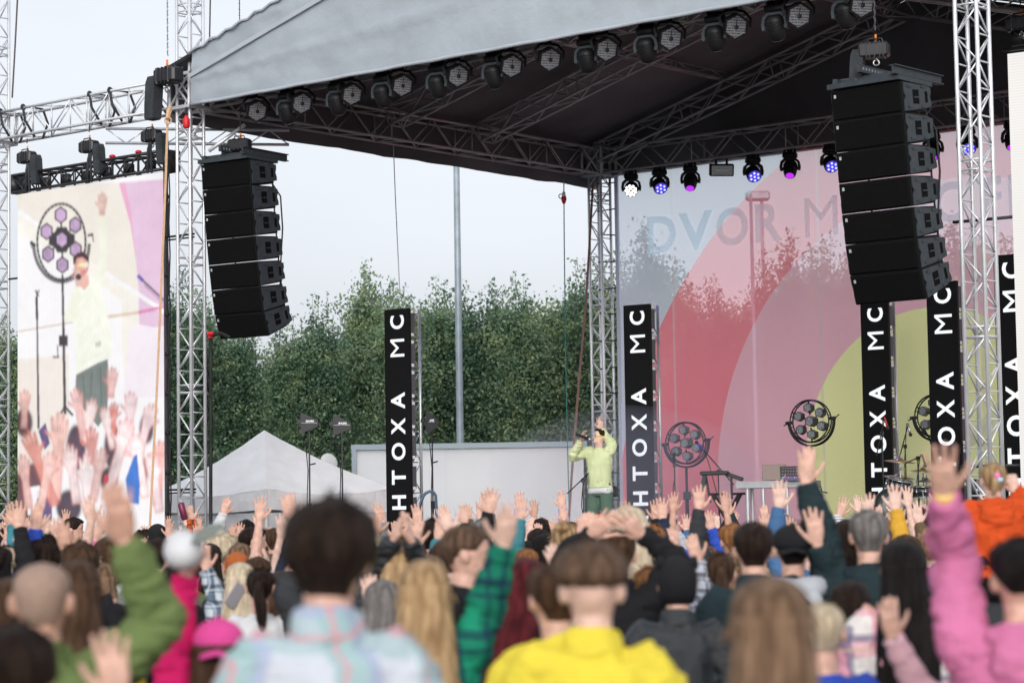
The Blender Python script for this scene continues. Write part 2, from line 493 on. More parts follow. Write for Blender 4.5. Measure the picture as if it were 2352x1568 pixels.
C1 = circ((1500, 790), (1605, 590), (1788, 382))
C2 = circ((1651, 1038), (1681, 870), (1793, 646))
C3 = circ((1871, 931), (1988, 763), (2146, 705))
colr = mixc(inside(C1), (.70, .71, .83), (.97, .27, .34))
colr = mixc(inside(C2), colr, (.93, .50, .60))
colr = mixc(inside(C3), colr, (.95, .92, .46))
# two light diagonal strokes, low on the right, and the sewn seams
for (x0, y0), (x1, y1), w in (((2230, 1010), (2330, 900), .10), ((2050, 1130), (2330, 945), .10)):
    (ax, az), (bx, bz) = bpl(x0, y0), bpl(x1, y1); L = math.hypot(bx-ax, bz-az); nx, nz = -(bz-az)/L, (bx-ax)/L
    d = mth('ABSOLUTE', mth('ADD', mth('MULTIPLY', mth('SUBTRACT', sep.outputs['X'], ax), nx), mth('MULTIPLY', mth('SUBTRACT', sep.outputs['Z'], az), nz)))
    colr = mixc(mth('MULTIPLY', mth('LESS_THAN', d, w), .5), colr, (.62, .62, .50))
sm = mth('LESS_THAN', mth('ABSOLUTE', mth('SUBTRACT', mth('FRACT', mth('DIVIDE', sep.outputs['X'], 3.2)), .5)), .008)
colr = mixc(mth('MULTIPLY', sm, .45), colr, (.75, .60, .62))
wv = N('ShaderNodeTexNoise'); wv.inputs['Scale'].default_value = 140
t.links.new(tc.outputs['Object'], wv.inputs['Vector'])
dif = N('ShaderNodeBsdfDiffuse'); trl = N('ShaderNodeBsdfTranslucent'); tra = N('ShaderNodeBsdfTransparent')
m1 = N('ShaderNodeAddShader')
def scl(c, k):
    n = N('ShaderNodeMix', data_type='RGBA', blend_type='MULTIPLY'); n.inputs[0].default_value = 1; t.links.new(c, n.inputs[6]); n.inputs[7].default_value = (k, k, k, 1); return n.outputs[2]
t.links.new(scl(colr, .95), dif.inputs[0]); t.links.new(scl(colr, .72), trl.inputs[0])
t.links.new(dif.outputs[0], m1.inputs[0]); t.links.new(trl.outputs[0], m1.inputs[1])
m2 = N('ShaderNodeMixShader')
t.links.new(mth('ADD', mth('MULTIPLY', wv.outputs['Fac'], .20), .29), m2.inputs[0])
tra.inputs[0].default_value = (.94, 1, 1, 1); t.links.new(tra.outputs[0], m2.inputs[2]); t.links.new(m1.outputs[0], m2.inputs[1])
t.links.new(m2.outputs[0], out.inputs[0])
LT = bm_.copy(); LT.name = 'banner_print_letters'           # the same mesh cloth, printed blue grey
for n in LT.node_tree.nodes:
    if n.type in ('BSDF_DIFFUSE', 'BSDF_TRANSLUCENT'):
        for l in list(n.inputs[0].links): LT.node_tree.links.remove(l)
        n.inputs[0].default_value = (.50, .58, .62, 1) if n.type == 'BSDF_TRANSLUCENT' else (.58, .68, .73, 1)
bn = thing('stage_backdrop', 'see-through mesh banner in pink, red and yellow behind the stage', 'banner', BP, SYAW)
a0b = bpl(1424, 800)[0]; a1b = SW+.6; zb0, zb1 = SZ-.5, HB+.0
mb = MB(); na, nz = 60, 24
for i in range(na+1):
    for j in range(nz+1):
        a = a0b+(a1b-a0b)*i/na; z = zb0+(zb1-zb0)*j/nz
        mb.v.append(Vector((a, .02*mnoise.noise(Vector((a*1.2, z*.25, 0))), z)))
for i in range(na):
    for j in range(nz):
        k = i*(nz+1)+j; mb.f.append([k, k+nz+1, k+nz+2, k+1]); mb.m.append(0)
mb.build('banner_cloth', bm_, bn, True, True)
mb = MB(); mb.box((a0b-.03, .02, (zb0+zb1)/2), (.09, .02, zb1-zb0)); mb.build('edge_sleeve', mat('banner_edge', (.50, .53, .66), .8), bn, local=True)
mb = MB()
for i in range(14):
    z = SZ+.4+i*.5; mb.tube((a0b-.07, 0, z), (a0b-.45, -.05, z-.02+.03*(i % 3)), .012, 4)
mb.build('lacing', DARKCLOTH, bn, local=True)
mb = MB()
ltr = [('D', 1487, 1557, 520), ('V', 1562, 1640, 510), ('O', 1650, 1722, 495), ('R', 1735, 1803, 480), ('M', 1850, 1930, 463), ('U', 1955, 2020, 440), ('S', 2045, 2090, 420), ('I', 2105, 2120, 410), ('C', 2130, 2190, 400), ('F', 2237, 2278, 370), ('E', 2290, 2335, 350), ('S', 2350, 2400, 340), ('T', 2410, 2460, 330)]
zt_, zb_ = bpl(1520, 538)[1]+.34, 0
(x1_, z1_), (x2_, z2_) = bpl(1520, 538), bpl(1770, 512)
zc = (z1_+z2_)/2
adv = 0
def lett(ch, xl, xr):
    aL, aR = bpl(xl, 520)[0], bpl(xr, 520)[0]
    add_text(mb, ch, .8, frame(((aL+aR)/2, -.045, zc), (1, 0, 0), (0, 0, 1), (0, -1, 0)), .0 if ch == 'M' else .022, aR-aL, .70)
for ch, xl, xr in (('D', 1490, 1556), ('V', 1562, 1640), ('O', 1648, 1722), ('R', 1738, 1800), ('M', 1852, 1928), ('U', 1952, 2020), ('S', 2044, 2098), ('I', 2116, 2132), ('C', 2150, 2218), ('F', 2262, 2306), ('E', 2322, 2372), ('S', 2388, 2440), ('T', 2450, 2510)):
    lett(ch, xl, xr)
mb.build('lettering', LT, bn, local=True, fix=False)
# ------------------------------------------------------------------ text columns
LEDB = mat('led_black', (.007, .007, .008), .6, 0, .3, 60, spec=.12)
LEDW = glow('led_white', (.92, .97, 1.0), .74)
CASE = mat('grey_case', (.09, .09, .10), .6)
def column():
    t = thing('led_column', 'x', 'display column', (0, 0, 0), 0, 'display columns on the stage')
    H, w = 4.0, .5
    MB().box((0, .03, H/2), (w, .06, H)).build('display', LEDB, t, local=True)
    mb = MB()
    for ch, d, ww in (('C', .22, .225), ('M', .64, .29), ('A', 1.50, .27), ('X', 1.92, .27), ('O', 2.33, .285), ('T', 2.75, .235), ('H', 3.155, .235), ('A', 3.56, .27)):
        add_text(mb, ch, .4, frame((0.015, -.004, H-d), (0, 0, 1), (-1, 0, 0), (0, -1, 0)), 0 if ch == 'M' else .010, ww, .285)
    mb.build('lettering', LEDW, t, local=True, fix=False)
    mb = MB()
    for i in range(8):
        mb.box((0, .10, .25+i*.5), (w-.02, .08, .44)); mb.box((w/2-.03, .155, .25+i*.5), (.05, .03, .36)); mb.box((w/2-.012, .11, .45+i*.5), (.02, .06, .05), m=1)
        mb.box((w/2-.012, .11, .07+i*.5), (.02, .06, .05), m=1)
    mb.build('cabinet', [CASE, WHITEP], t, local=True)
    fr = MB()
    for x in (-.15, .15):
        fr.tube((x, .42, 0), (x, .42, H), .025, 8); fr.tube((x, .2, 0), (x, .2, H), .02, 8)
        for i in range(16):
            z = i*H/16
            fr.tube((x, .2, z if i % 2 else z+H/16), (x, .42, z+H/16 if i % 2 else z), .011, 5)
    for i in range(9): fr.tube((-.15, .42, i*H/8), (.15, .42, i*H/8), .011, 5)
    fr.build('support_truss', ALU, t, True, True)
    MB().box((0, .3, .03), (.7, .9, .05)).build('base_plate', BLACKM, t, local=True)
    return t
cl0 = column()
for i, (px, D, lab) in enumerate(((916, 39.3, 'black lettered display column in front of the trees, left of the singer'),
                  (1471, 39.2, 'black lettered display column just right of the singer, at the banner edge'),
                  (2021, 39.3, 'black lettered display column against the yellow of the banner, behind the drum kit'),
                  (2178, 36.2, 'black lettered display column half behind the right lattice tower'),
                  (2340, 32.6, 'tall black lettered display column cut by the right edge of the photo'))):
    p = W(px, 1200, D); M = Matrix.Translation((p.x, p.y, SZ)) @ Matrix.Rotation(SYAW+R_(5), 4, 'Z')
    if i == 0:
        c = cl0; c.matrix_world = M; WORLD[c.name] = M
    else: c = dup(cl0, M)
    c['label'] = lab
# ------------------------------------------------------------------ hoists
def hoist(label, p, chain_top, rot=0, kind=0, drop=.0):
    """chain hoist hanging at p (its hook under the body); the chain runs up"""
    t = thing('chain_hoist', label, 'chain hoist', p, rot, 'chain hoists')
    mb = MB(); mb.box((-.02, 0, 0), (.36, .18, .18), bev=.025); mb.box((-.10, 0, 0), (.03, .185, .195), bev=.01); mb.box((.10, 0, 0), (.03, .185, .195), bev=.01)
    for x in (-.06, 0, .06): mb.box((x, 0, 0), (.012, .19, .19))
    mb.path([(-.09, -.05, .09), (-.08, -.05, .13), (.08, -.05, .13), (.09, -.05, .09)], .010, 5)
    mb.build('motor_body', BLACKM, t, False, True)
    MB().box((0.02, -.087, .0), (.10, .004, .03)).build('badge', mat('grey_badge', (.35, .36, .38), .5), t, local=True)
    b = MB(); s_ = 1 if kind == 0 else -1
    b.loft([[Vector((s_*x0+dx*.085*k, dy*.08*k, z)) for dx, dy in ((-1, -1), (1, -1), (1, 1), (-1, 1))] for x0, z, k in ((.20, .02, .8), (.22, -.05, .9), (.24, -.30, .9), (.25, -.46, .85), (.25, -.48, .7))])
    b.build('chain_bag', DARKCLOTH, t, False, True)
    h = MB(); h.tube((0, 0, .10), (0, 0, .19), .013, 8); h.build('hook_block', ORANGE, t, True, True)
    h = MB(); h.torus(.035, .011, Matrix.Translation((0, 0, -.15)) @ Matrix.Rotation(PI/2, 4, 'X'), 12, 5); h.tube((0, 0, -.12), (0, 0, -.08), .014)
    h.build('hook', STEEL, t, True, True)
    L = chain_top-p[2]; n = max(6, int(L/.05)); ch = MB()
    for i in range(n):
        z = .24+(L-.24)*(i+.5)/n; q = (L-.24)/n*.62
        a = (.016, 0, 0) if i % 2 else (0, .016, 0)
        ch.path([(-a[0], -a[1], z-q), (a[0]*1.0-a[0], 0, z+q)], .0085, 4)
    ch.build('chain', mat('chain_steel', (.12, .12, .13), .4, .8), t, local=True)
    return t
# ------------------------------------------------------------------ video screens
def screen_thing(name, label, aL, aR, zlo, zhi, off=0.0):
    t = thing(name, label, 'video screen', ST(aL, off, 0), SYAW)
    return t
SLa, SRa = a_at(37, -.12, 5.0), a_at(376, -.12, 5.0)
SP = ST(0, -.12, 0); SN = V
def spl(x, y):
    p = on_plane(x, y, SP, SN); return (p-SP).dot(U), p.z
szt = (spl(37, 441)[1]+spl(372, 402)[1])/2
scr = thing('video_screen', 'tall video wall at the left showing the singer and raised hands', 'video screen', SP, SYAW)
SLa, SRa = spl(41, 800)[0], spl(377, 800)[0]
SZB = 1.55
# ------------------------------------------------------------------ picture on the left video wall
def pic(name, col, k=1.0, var=.0, sc=1.5):
    m = bpy.data.materials.new('screen_'+name); m.use_nodes = True
    tr = m.node_tree; p = tr.nodes['Principled BSDF']
    p.inputs['Base Color'].default_value = (.02, .02, .02, 1); p.inputs['Roughness'].default_value = .6; p.inputs['Specular IOR Level'].default_value = .1
    tcn = tr.nodes.new('ShaderNodeTexCoord'); no = tr.nodes.new('ShaderNodeTexNoise'); no.inputs['Scale'].default_value = sc; no.inputs['Detail'].default_value = 3
    tr.links.new(tcn.outputs['Object'], no.inputs['Vector'])
    rp = tr.nodes.new('ShaderNodeValToRGB'); c = srgb(*col)
    rp.color_ramp.elements[0].position, rp.color_ramp.elements[1].position = .35, .65
    rp.color_ramp.elements[0].color = (*[x*(1-var) for x in c], 1); rp.color_ramp.elements[1].color = (*[min(1, x*(1+var)) for x in c], 1)
    tr.links.new(no.outputs['Fac'], rp.inputs[0])
    # rows of light points
    wv = tr.nodes.new('ShaderNodeTexWave'); wv.wave_type = 'BANDS'; wv.bands_direction = 'Z'; wv.inputs['Scale'].default_value = 9
    tr.links.new(tcn.outputs['Object'], wv.inputs['Vector'])
    mr = tr.nodes.new('ShaderNodeMapRange'); mr.inputs[3].default_value = .94*k; mr.inputs[4].default_value = 1.03*k
    tr.links.new(wv.outputs['Fac'], mr.inputs[0])
    tr.links.new(rp.outputs[0], p.inputs['Emission Color']); tr.links.new(mr.outputs[0], p.inputs['Emission Strength'])
    return m
GX, GZ = 220, 352
IMG = np.ones((GZ, GX, 3), np.float32)
_rg = np.random.default_rng(8)
def gblur(a, sg):
    if sg <= 0: return a
    r = max(1, int(sg*2.5)); k = np.exp(-.5*(np.arange(-r, r+1)/sg)**2); k /= k.sum()
    a = np.apply_along_axis(lambda v: np.convolve(np.pad(v, r, mode='edge'), k, 'valid'), 0, a)
    return np.apply_along_axis(lambda v: np.convolve(np.pad(v, r, mode='edge'), k, 'valid'), 1, a)
NOI = gblur(_rg.normal(0, 1, (GZ, GX)), 2.5); NOI /= NOI.std()
NO2 = gblur(_rg.normal(0, 1, (GZ, GX)), 14); NO2 /= NO2.std()
class Pic:
    """paints the picture shown by the wall, cell by cell; coordinates follow the photo and are carried onto the wall plane"""
    def poly(s, pts, key, col, var=.1, sc=1.5, raw=False, soft=.8, rnd=.0, al=1.0):
        q = []
        for p in pts:
            x, z = spl(p[0]*.4806, 441+p[1]*.4806) if not raw else p
            q.append(((x-SLa)/(SRa-SLa)*GX, (szt-z)/(szt-SZB)*GZ))
        q = np.array(q); pad = 8
        x0, x1 = int(max(0, q[:, 0].min()-pad)), int(min(GX, q[:, 0].max()+pad+1)); y0, y1 = int(max(0, q[:, 1].min()-pad)), int(min(GZ, q[:, 1].max()+pad+1))
        if x1-x0 < 2 or y1-y0 < 2: return
        m = np.zeros((y1-y0, x1-x0), np.float32)
        for ox, oy in ((.25, .3), (.75, .2), (.3, .8), (.8, .7)):
            gx, gy = np.meshgrid(np.arange(x0, x1)+ox, np.arange(y0, y1)+oy); inn = np.zeros(gx.shape, bool); n = len(q)
            for i in range(n):
                (ax, ay), (bx, by) = q[i], q[(i+1) % n]
                if ay == by: continue
                c = ((ay > gy) != (by > gy)) & (gx < (bx-ax)*(gy-ay)/(by-ay)+ax); inn ^= c
            m += inn*.25
        al_ = np.clip(gblur(m, soft), 0, 1)*al
        c = np.array(srgb(*col), np.float32)
        sh = 1+var*.30*NOI[y0:y1, x0:x1]+var*.55*NO2[y0:y1, x0:x1]
        C_ = c[None, None]*sh[..., None]
        if rnd:
            e = np.clip(gblur(m, rnd)*1.9-.75, 0, 1)[..., None]; dk = np.array((.80, .48, .46), np.float32) if col[0] > 150 else np.array((.5, .5, .5), np.float32)
            C_ = C_*(dk+(1-dk)*e)
        IMG[y0:y1, x0:x1] = IMG[y0:y1, x0:x1]*(1-al_[..., None])+C_*al_[..., None]
    def ell(s, cx, cy, rx, ry, key, col, a0=0, a1=360, n=28, rot=0, **k):
        pts = []
        for i in range(n):
            a = R_(a0+(a1-a0)*i/(n if a1-a0 == 360 else n-1)); x, y = rx*math.cos(a), ry*math.sin(a)
            c, s_ = math.cos(R_(rot)), math.sin(R_(rot)); pts.append((cx+x*c-y*s_, cy+x*s_+y*c))
        s.poly(pts, key, col, **k)
    def arc(s, cx, cy, rx, ry, w, h, a0, a1, key, col, n=40):
        for i in range(n):
            A, B = R_(a0+(a1-a0)*i/n), R_(a0+(a1-a0)*(i+1)/n)
            s.poly([(cx+rx*math.cos(A), cy+ry*math.sin(A)), (cx+rx*math.cos(B), cy+ry*math.sin(B)), (cx+(rx-w)*math.cos(B), cy+(ry-h)*math.sin(B)), (cx+(rx-w)*math.cos(A), cy+(ry-h)*math.sin(A))], key, col)
    def line(s, x0, y0, x1, y1, w, key, col, w1=None):
        L = math.hypot(x1-x0, y1-y0); nx, ny = -(y1-y0)/L*w/2, (x1-x0)/L*w/2; k = (w1 or w)/w
        s.poly([(x0+nx, y0+ny), (x1+nx*k, y1+ny*k), (x1-nx*k, y1-ny*k), (x0-nx, y0-ny)], key, col)
    def hand(s, cx, cy, sz, ang, key, col, flip=1, arm=1.5):
        pts = [(-.20, .0), (-.26, -arm*.0)]
        out = [(-.20, arm), (-.21, .45), (-.30, .2), (-.55, -.02), (-.62, -.14), (-.52, -.18), (-.33, -.02), (-.33, -.22), (-.40, -.68), (-.33, -.74), (-.26, -.68), (-.19, -.30), (-.18, -.86), (-.10, -.93), (-.03, -.86), (-.01, -.32), (.04, -.82), (.11, -.87), (.17, -.80), (.14, -.28), (.22, -.60), (.29, -.64), (.33, -.57), (.29, -.1), (.24, .25), (.20, .45), (.24, arm)]
        c, q = math.cos(R_(ang)), math.sin(R_(ang))
        s.poly([(cx+sz*(flip*x*c-y*q), cy+sz*(flip*x*q+y*c)) for x, y in out], key, col, .24, 5.0, soft=1.3, rnd=2.8, al=.93)
        for fx, fy0, fy1 in ((-.255, -.3, -.1), (-.10, -.34, -.1), (.02, -.32, -.1), (.15, -.28, -.05)):
            X = lambda x, y: (cx+sz*(flip*x*c-y*q), cy+sz*(flip*x*q+y*c))
            a, b = X(fx, fy0), X(fx*.7, fy1)
            s.line(a[0], a[1], b[0], b[1], max(1.5, sz*.035), key+'_crease', tuple(int(v*.86) for v in col))
P = Pic()
P.poly([(SLa, SZB), (SRa, SZB), (SRa, szt), (SLa, szt)], 'white', (250, 248, 250), .03, .6, raw=True)
P.poly([(60, -40), (570, -40), (640, 200), (665, 400), (665, 640), (500, 380), (300, 240), (75, 70)], 'cream', (243, 236, 226), .03, .8)
P.poly([(60, 90), (180, 165), (500, 380), (662, 480), (668, 640), (700, 900), (590, 900), (580, 520), (300, 300), (75, 200)], 'cream_pale', (247, 243, 234), .04, .8)
P.poly([(570, -40), (800, -60), (800, 640), (740, 650), (665, 636), (663, 470), (650, 330), (625, 160)], 'pink', (231, 198, 224), .05, 1)
P.poly([(570, -40), (600, -40), (628, 110), (650, 330), (625, 160)], 'pink_strong', (238, 178, 208), .05, 1)
P.poly([(620, 640), (668, 636), (740, 652), (800, 640), (800, 980), (590, 980)], 'lilac_white', (249, 238, 247), .04, 1)
P.poly([(78, 800), (330, 775), (335, 1300), (78, 1300)], 'beige', (244, 235, 227), .04, 1)
P.line(70, 66, 185, 160, 12, 'white', (250, 248, 250)); P.line(500, 385, 785, 572, 22, 'white', (250, 248, 250))
P.line(78, 669, 350, 622, 5, 'brown_line', (196, 164, 140)); P.line(495, 600, 662, 576, 14, 'tan_line', (226, 203, 180)); P.line(662, 576, 790, 548, 15, 'magenta_line', (222, 130, 178))
DK = (52, 42, 54)
P.line(300, 395, 312, 1060, 10, 'dark', DK, 14); P.line(178, 470, 186, 1130, 6, 'dark', DK, 11); P.line(168, 470, 190, 500, 5, 'dark', DK); P.line(190, 468, 178, 500, 5, 'dark', DK)
P.line(176, 500, 179, 610, 10, 'dark', DK)
P.arc(295, 243, 140, 195, 15, 20, 2, 178, 'dark', DK); P.arc(295, 240, 120, 188, 10, 13, 0, 360, 'dark', DK)
P.line(148, 240, 170, 260, 16, 'dark', DK); P.line(420, 210, 446, 205, 12, 'dark', DK); P.line(442, 205, 448, 240, 5, 'dark', DK); P.line(150, 240, 153, 270, 4, 'dark', DK)
for hx, hy in ((292, 112), (225, 190), (361, 160), (232, 298), (363, 277), (300, 350)):
    P.line(297, 230, hx, hy, 8, 'dark', DK)
P.ell(297, 230, 50, 72, 'dark', DK, n=6, rot=90)
P.ell(297, 230, 46, 70, 'dark', DK, n=6)
for hx, hy in ((292, 112), (225, 190), (361, 160), (232, 298), (363, 277), (300, 350), (297, 230)):
    P.poly([(hx, hy-42), (hx+29, hy-20), (hx+29, hy+20), (hx, hy+42), (hx-29, hy+20), (hx-29, hy-20)], 'dark', DK)
    P.poly([(hx, hy-34), (hx+23, hy-16), (hx+23, hy+16), (hx, hy+34), (hx-23, hy+16), (hx-23, hy-16)], 'lamp', (190, 160, 196), .35, 22)
P.poly([(283, 686), (325, 684), (326, 735), (284, 737)], 'dark', DK); P.line(276, 730, 279, 788, 5, 'dark', DK); P.line(254, 788, 284, 788, 8, 'dark', DK)
P.line(312, 1025, 350, 1066, 12, 'dark', DK); P.line(312, 1025, 292, 1058, 10, 'dark', DK)
P.line(676, 418, 795, 530, 9, 'dark_violet', (70, 52, 84)); P.line(658, 400, 682, 424, 16, 'blue_mic', (92, 88, 190)); P.line(690, 445, 790, 545, 3, 'dark_violet', (70, 52, 84))
SHIRT, SKIN = (247, 249, 232), (236, 186, 172)
P.poly([(468, 118), (500, 108), (514, 140), (514, 300), (500, 420), (480, 470), (430, 470), (455, 400), (480, 300)], 'shirt_shade', (244, 245, 228), .05, 3, soft=1.2)
P.hand(491, 62, 62, 4, 'skin_pale', (244, 208, 196), 1, .8)
P.poly([(383, 440), (430, 415), (482, 440), (506, 560), (536, 700), (530, 792), (470, 815), (365, 872), (366, 760), (356, 640), (352, 540)], 'shirt', (250, 251, 238), .06, 3, soft=1.2)
P.poly([(384, 490), (382, 600), (350, 615), (312, 618), (307, 600), (328, 540), (345, 478), (352, 450), (378, 452)], 'shirt_shade', (244, 245, 228), .05, 3, soft=1.2)
for a in ((384, 560, 420, 520), (470, 600, 505, 700), (380, 700, 420, 640), (440, 470, 470, 560), (386, 820, 500, 760)): P.line(*a, 4, 'fold', (236, 238, 220))
P.poly([(455, 720), (484, 710), (484, 736), (457, 742)], 'print_grey', (206, 206, 196))
P.poly([(388, 400), (424, 395), (428, 440), (404, 470), (384, 450)], 'skin', SKIN, .1, 6)
P.ell(391, 350, 34, 56, 'skin', SKIN, var=.1, sc=6, rnd=5)
P.poly([(352, 345), (350, 315), (372, 292), (400, 286), (424, 310), (426, 350), (418, 330), (396, 312), (368, 318), (358, 350)], 'hair', (58, 26, 44), .2, 9)
P.poly([(362, 350), (418, 336), (424, 352), (410, 362), (388, 356), (366, 372)], 'glasses', (246, 232, 170), .2, 20)
P.poly([(404, 344), (424, 340), (424, 354), (408, 360)], 'glasses_shine', (214, 234, 246), .1, 20)
P.line(384, 386, 408, 378, 6, 'lips', (196, 84, 84))
P.hand(374, 405, 58, -2, 'skin_pale', (244, 208, 196), 1, .8)
P.ell(376, 407, 14, 15, 'dark', DK)
P.poly([(365, 872), (470, 815), (516, 797), (520, 930), (512, 1060), (470, 1120), (400, 1040), (362, 930)], 'trousers', (118, 128, 124), .14, 4)
for a in ((440, 850, 432, 1000), (480, 830, 486, 1010), (398, 880, 405, 980)): P.line(*a, 5, 'trouser_fold', (92, 102, 100))
# the crowd in the picture
for cx, cy, rx, ry, key, col in ((118, 1100, 40, 70, 'hair_plum', (106, 62, 72)), (365, 1220, 46, 110, 'hair_dark', (84, 54, 78)), (540, 1220, 42, 110, 'hair_dark', (84, 54, 78)), (170, 1370, 60, 80, 'hair_plum', (106, 62, 72)), (330, 1500, 60, 80, 'hair_violet', (66, 44, 66)), (520, 1370, 44, 60, 'hair_violet', (66, 44, 66)), (700, 1130, 34, 70, 'hair_dark', (84, 54, 78)), (675, 1330, 32, 70, 'hair_plum', (106, 62, 72)), (120, 1450, 70, 130, 'hair_plum', (106, 62, 72))):
    P.ell(cx, cy, rx, ry, key, col, var=.35, sc=4, soft=1.6, rnd=6)
P.poly([(130, 1410), (190, 1400), (215, 1440), (180, 1540), (135, 1540)], 'white', (250, 248, 250))
P.poly([(180, 1460), (250, 1450), (250, 1570), (170, 1570)], 'violet_cloth', (92, 74, 132))
P.poly([(185, 1140), (220, 1100), (240, 1200), (215, 1230)], 'violet_cloth', (92, 74, 132))
for cx, cy, sz, an, key, col, fl, arm in (
    (122, 1010, 75, 4, 's1', (240, 190, 180), 1, 1.6), (376, 1010, 85, -8, 's2', (236, 188, 184), 1, 2.2), (536, 905, 78, 6, 's2', (236, 188, 184), 1, 1.0), (542, 1060, 66, 0, 's3', (222, 132, 120), -1, 1.6),
    (436, 1060, 85, 10, 's4', (252, 232, 230), 1, 1.8), (508, 1090, 75, -14, 's4', (252, 232, 230), -1, 1.9), (625, 1030, 88, 4, 's5', (249, 222, 226), 1, 2.6), (440, 1200, 90, 3, 's6', (226, 150, 140), 1, 1.2),
    (705, 1090, 95, 14, 's5', (249, 222, 226), -1, 2.6), (285, 1160, 120, 4, 's1', (240, 190, 180), 1, 2.6), (160, 1230, 110, -22, 's3', (228, 146, 132), -1, 2.6), (590, 1180, 115, 16, 's4', (252, 226, 226), 1, 2.6),
    (420, 1350, 115, 0, 's4', (252, 236, 236), 1, 1.6), (765, 1270, 95, 4, 's6', (230, 166, 158), 1, 2.4), (345, 1290, 100, -6, 's5', (250, 226, 226), 1, 2), (230, 1320, 95, 10, 's1', (244, 200, 190), -1, 2), (660, 1240, 100, -8, 's4', (252, 232, 232), 1, 2.2), (480, 1300, 90, 12, 's2', (240, 196, 190), 1, 2), (730, 1330, 100, -10, 's4', (252, 226, 230), -1, 2), (120, 1330, 90, -6, 's2', (240, 190, 182), 1, 2)):
    P.hand(cx, cy, sz, an, key, col, fl, arm)
P.poly([(600, 1370), (640, 1260), (655, 1250), (668, 1400), (664, 1490), (615, 1480)], 'blue_sleeve', (40, 110, 200), .2, 4)
P.ell(508, 1370, 12, 22, 'red_nail', (214, 44, 66))
pm_ = bpy.data.materials.new('screen_picture'); pm_.use_nodes = True; tr = pm_.node_tree; pb = tr.nodes['Principled BSDF']
pb.inputs['Base Color'].default_value = (.02, .02, .02, 1); pb.inputs['Specular IOR Level'].default_value = .1
at = tr.nodes.new('ShaderNodeAttribute'); at.attribute_name = 'picture'; tr.links.new(at.outputs['Color'], pb.inputs['Emission Color']); pb.inputs['Emission Strength'].default_value = .66
rows = 1+.035*np.sin(np.arange(GZ)*PI)[:, None, None]+.02*np.sin(np.arange(GX)*PI/2)[None, :, None]
wash = np.linspace(.99, .95, GZ)[:, None, None]; IMG = np.clip((1-(1-IMG)*wash)*rows, 0, 1)
gx, gz = np.meshgrid(np.linspace(SLa, SRa, GX), np.linspace(szt, SZB, GZ)); VV = np.stack([gx, np.full_like(gx, -.004), gz], -1).reshape(-1, 3)
ii = (np.arange(GZ-1)[:, None]*GX+np.arange(GX-1)[None]).ravel(); FF = np.stack([ii, ii+GX, ii+GX+1, ii+1], 1)
dm = bpy.data.meshes.new('display'); dm.from_pydata(VV.tolist(), [], FF.tolist()); ca = dm.color_attributes.new('picture', 'FLOAT_COLOR', 'POINT')
ca.data.foreach_set('color', np.concatenate([IMG.reshape(-1, 3), np.ones((GX*GZ, 1))], 1).astype(np.float32).ravel()); dm.materials.append(pm_)
do = bpy.data.objects.new('display', dm); COL.objects.link(do); do.parent = scr
cab = MB(); nX = 5
for i in range(nX):
    for j in range(12):
        x0, x1 = SLa+(SRa-SLa)*i/nX, SLa+(SRa-SLa)*(i+1)/nX; z0, z1 = SZB+(szt-SZB)*j/12, SZB+(szt-SZB)*(j+1)/12
        cab.box(((x0+x1)/2, .045, (z0+z1)/2), (x1-x0-.004, .09, z1-z0-.004))
cab.build('cabinet', CASE, scr, local=True)
hd = MB()
xa, xb = SLa-.12, SRa+.05; zh = szt+.33
for y, z in ((-.02, szt+.04), (.28, szt+.04), (-.02, zh), (.28, zh)): hd.tube((xa, y, z), (xb, y, z), .028, 8)
k = 12
for i in range(k):
    x0, x1 = xa+(xb-xa)*i/k, xa+(xb-xa)*(i+1)/k
    for y in (-.02, .28): hd.tube((x0, y, szt+.04 if i % 2 else zh), (x1, y, zh if i % 2 else szt+.04), .016, 5); hd.tube((x0, y, szt+.04), (x0, y, zh), .012, 5)
    hd.tube((x0, -.02, zh), (x1, .28, zh), .013, 5); hd.tube((x0, .28, szt+.04), (x1, -.02, szt+.04), .013, 5)
for x in (xa, xb): hd.box((x, .13, (szt+zh)/2+.02), (.04, .34, zh-szt))
for i in range(7): hd.box((xa+.25+i*.52, .06, szt+.15), (.20, .10, .16), bev=.02)
hd.build('header_truss', BLACKM, scr, True, True)
for px in (70, 212, 350):
    sg = MB(); a = spl(px, 400)[0]
    for q in (-.05, .05): sg.path([(a+q, -.06, szt), (a+q*.6, -.06, zh+.05), (a, .0, zh+.30)], .022, 5)
    sg.build('sling', DARKCLOTH, scr, True, True)
for i, (x, c) in enumerate(((250, 0), (310, 0))):
    p = spl(x+8, 380)[0]; m_ = MB(); m_.ball((p, .0, zh+.05), (.06, .05, .03)); m_.build('connector', RED, scr, True, True)
cb = MB()
for i in range(3):
    x = SRa+.035+.02*i
    cb.path([(x+.012*math.sin(j*1.7+i*2), .03+.012*i, szt+.2-(szt+.2-SZB)*j/24) for j in range(25)], .012, 5)
for j in range(9): cb.box((SRa+.04, .03, szt-.4-j*.62), (.05, .05, .06))
cb.build('cable', RUBBER, scr, True, True)
for z in (spl(400, 541)[1], spl(400, 1124)[1]): MB().tube((SRa, .05, z), (SRa+.62, .08, z), .018).tube((SRa, .05, z-.05), (SRa+.62, .08, z-.05), .014).box((SRa+.3, .06, z-.025), (.03, .03, .06)).build('tie_bar', BLACKM, scr, False, True)
MB().tube((SLa-.3, .05, spl(20, 640)[1]), (SLa, .05, spl(20, 640)[1]), .018).build('tie_bar', BLACKM, scr, False, True)
for px, lb in ((63, 'leftmost of the three chain hoists holding the video screen'), (206, 'middle of the three chain hoists holding the video screen'), (350, 'chain hoist nearest the silver tower, holding the video screen by its corner')):
    a = spl(px, 360)[0]
    hoist(lb, tuple(ST(a, -.12, zh+.27)), HB-.05, SYAW, 0)
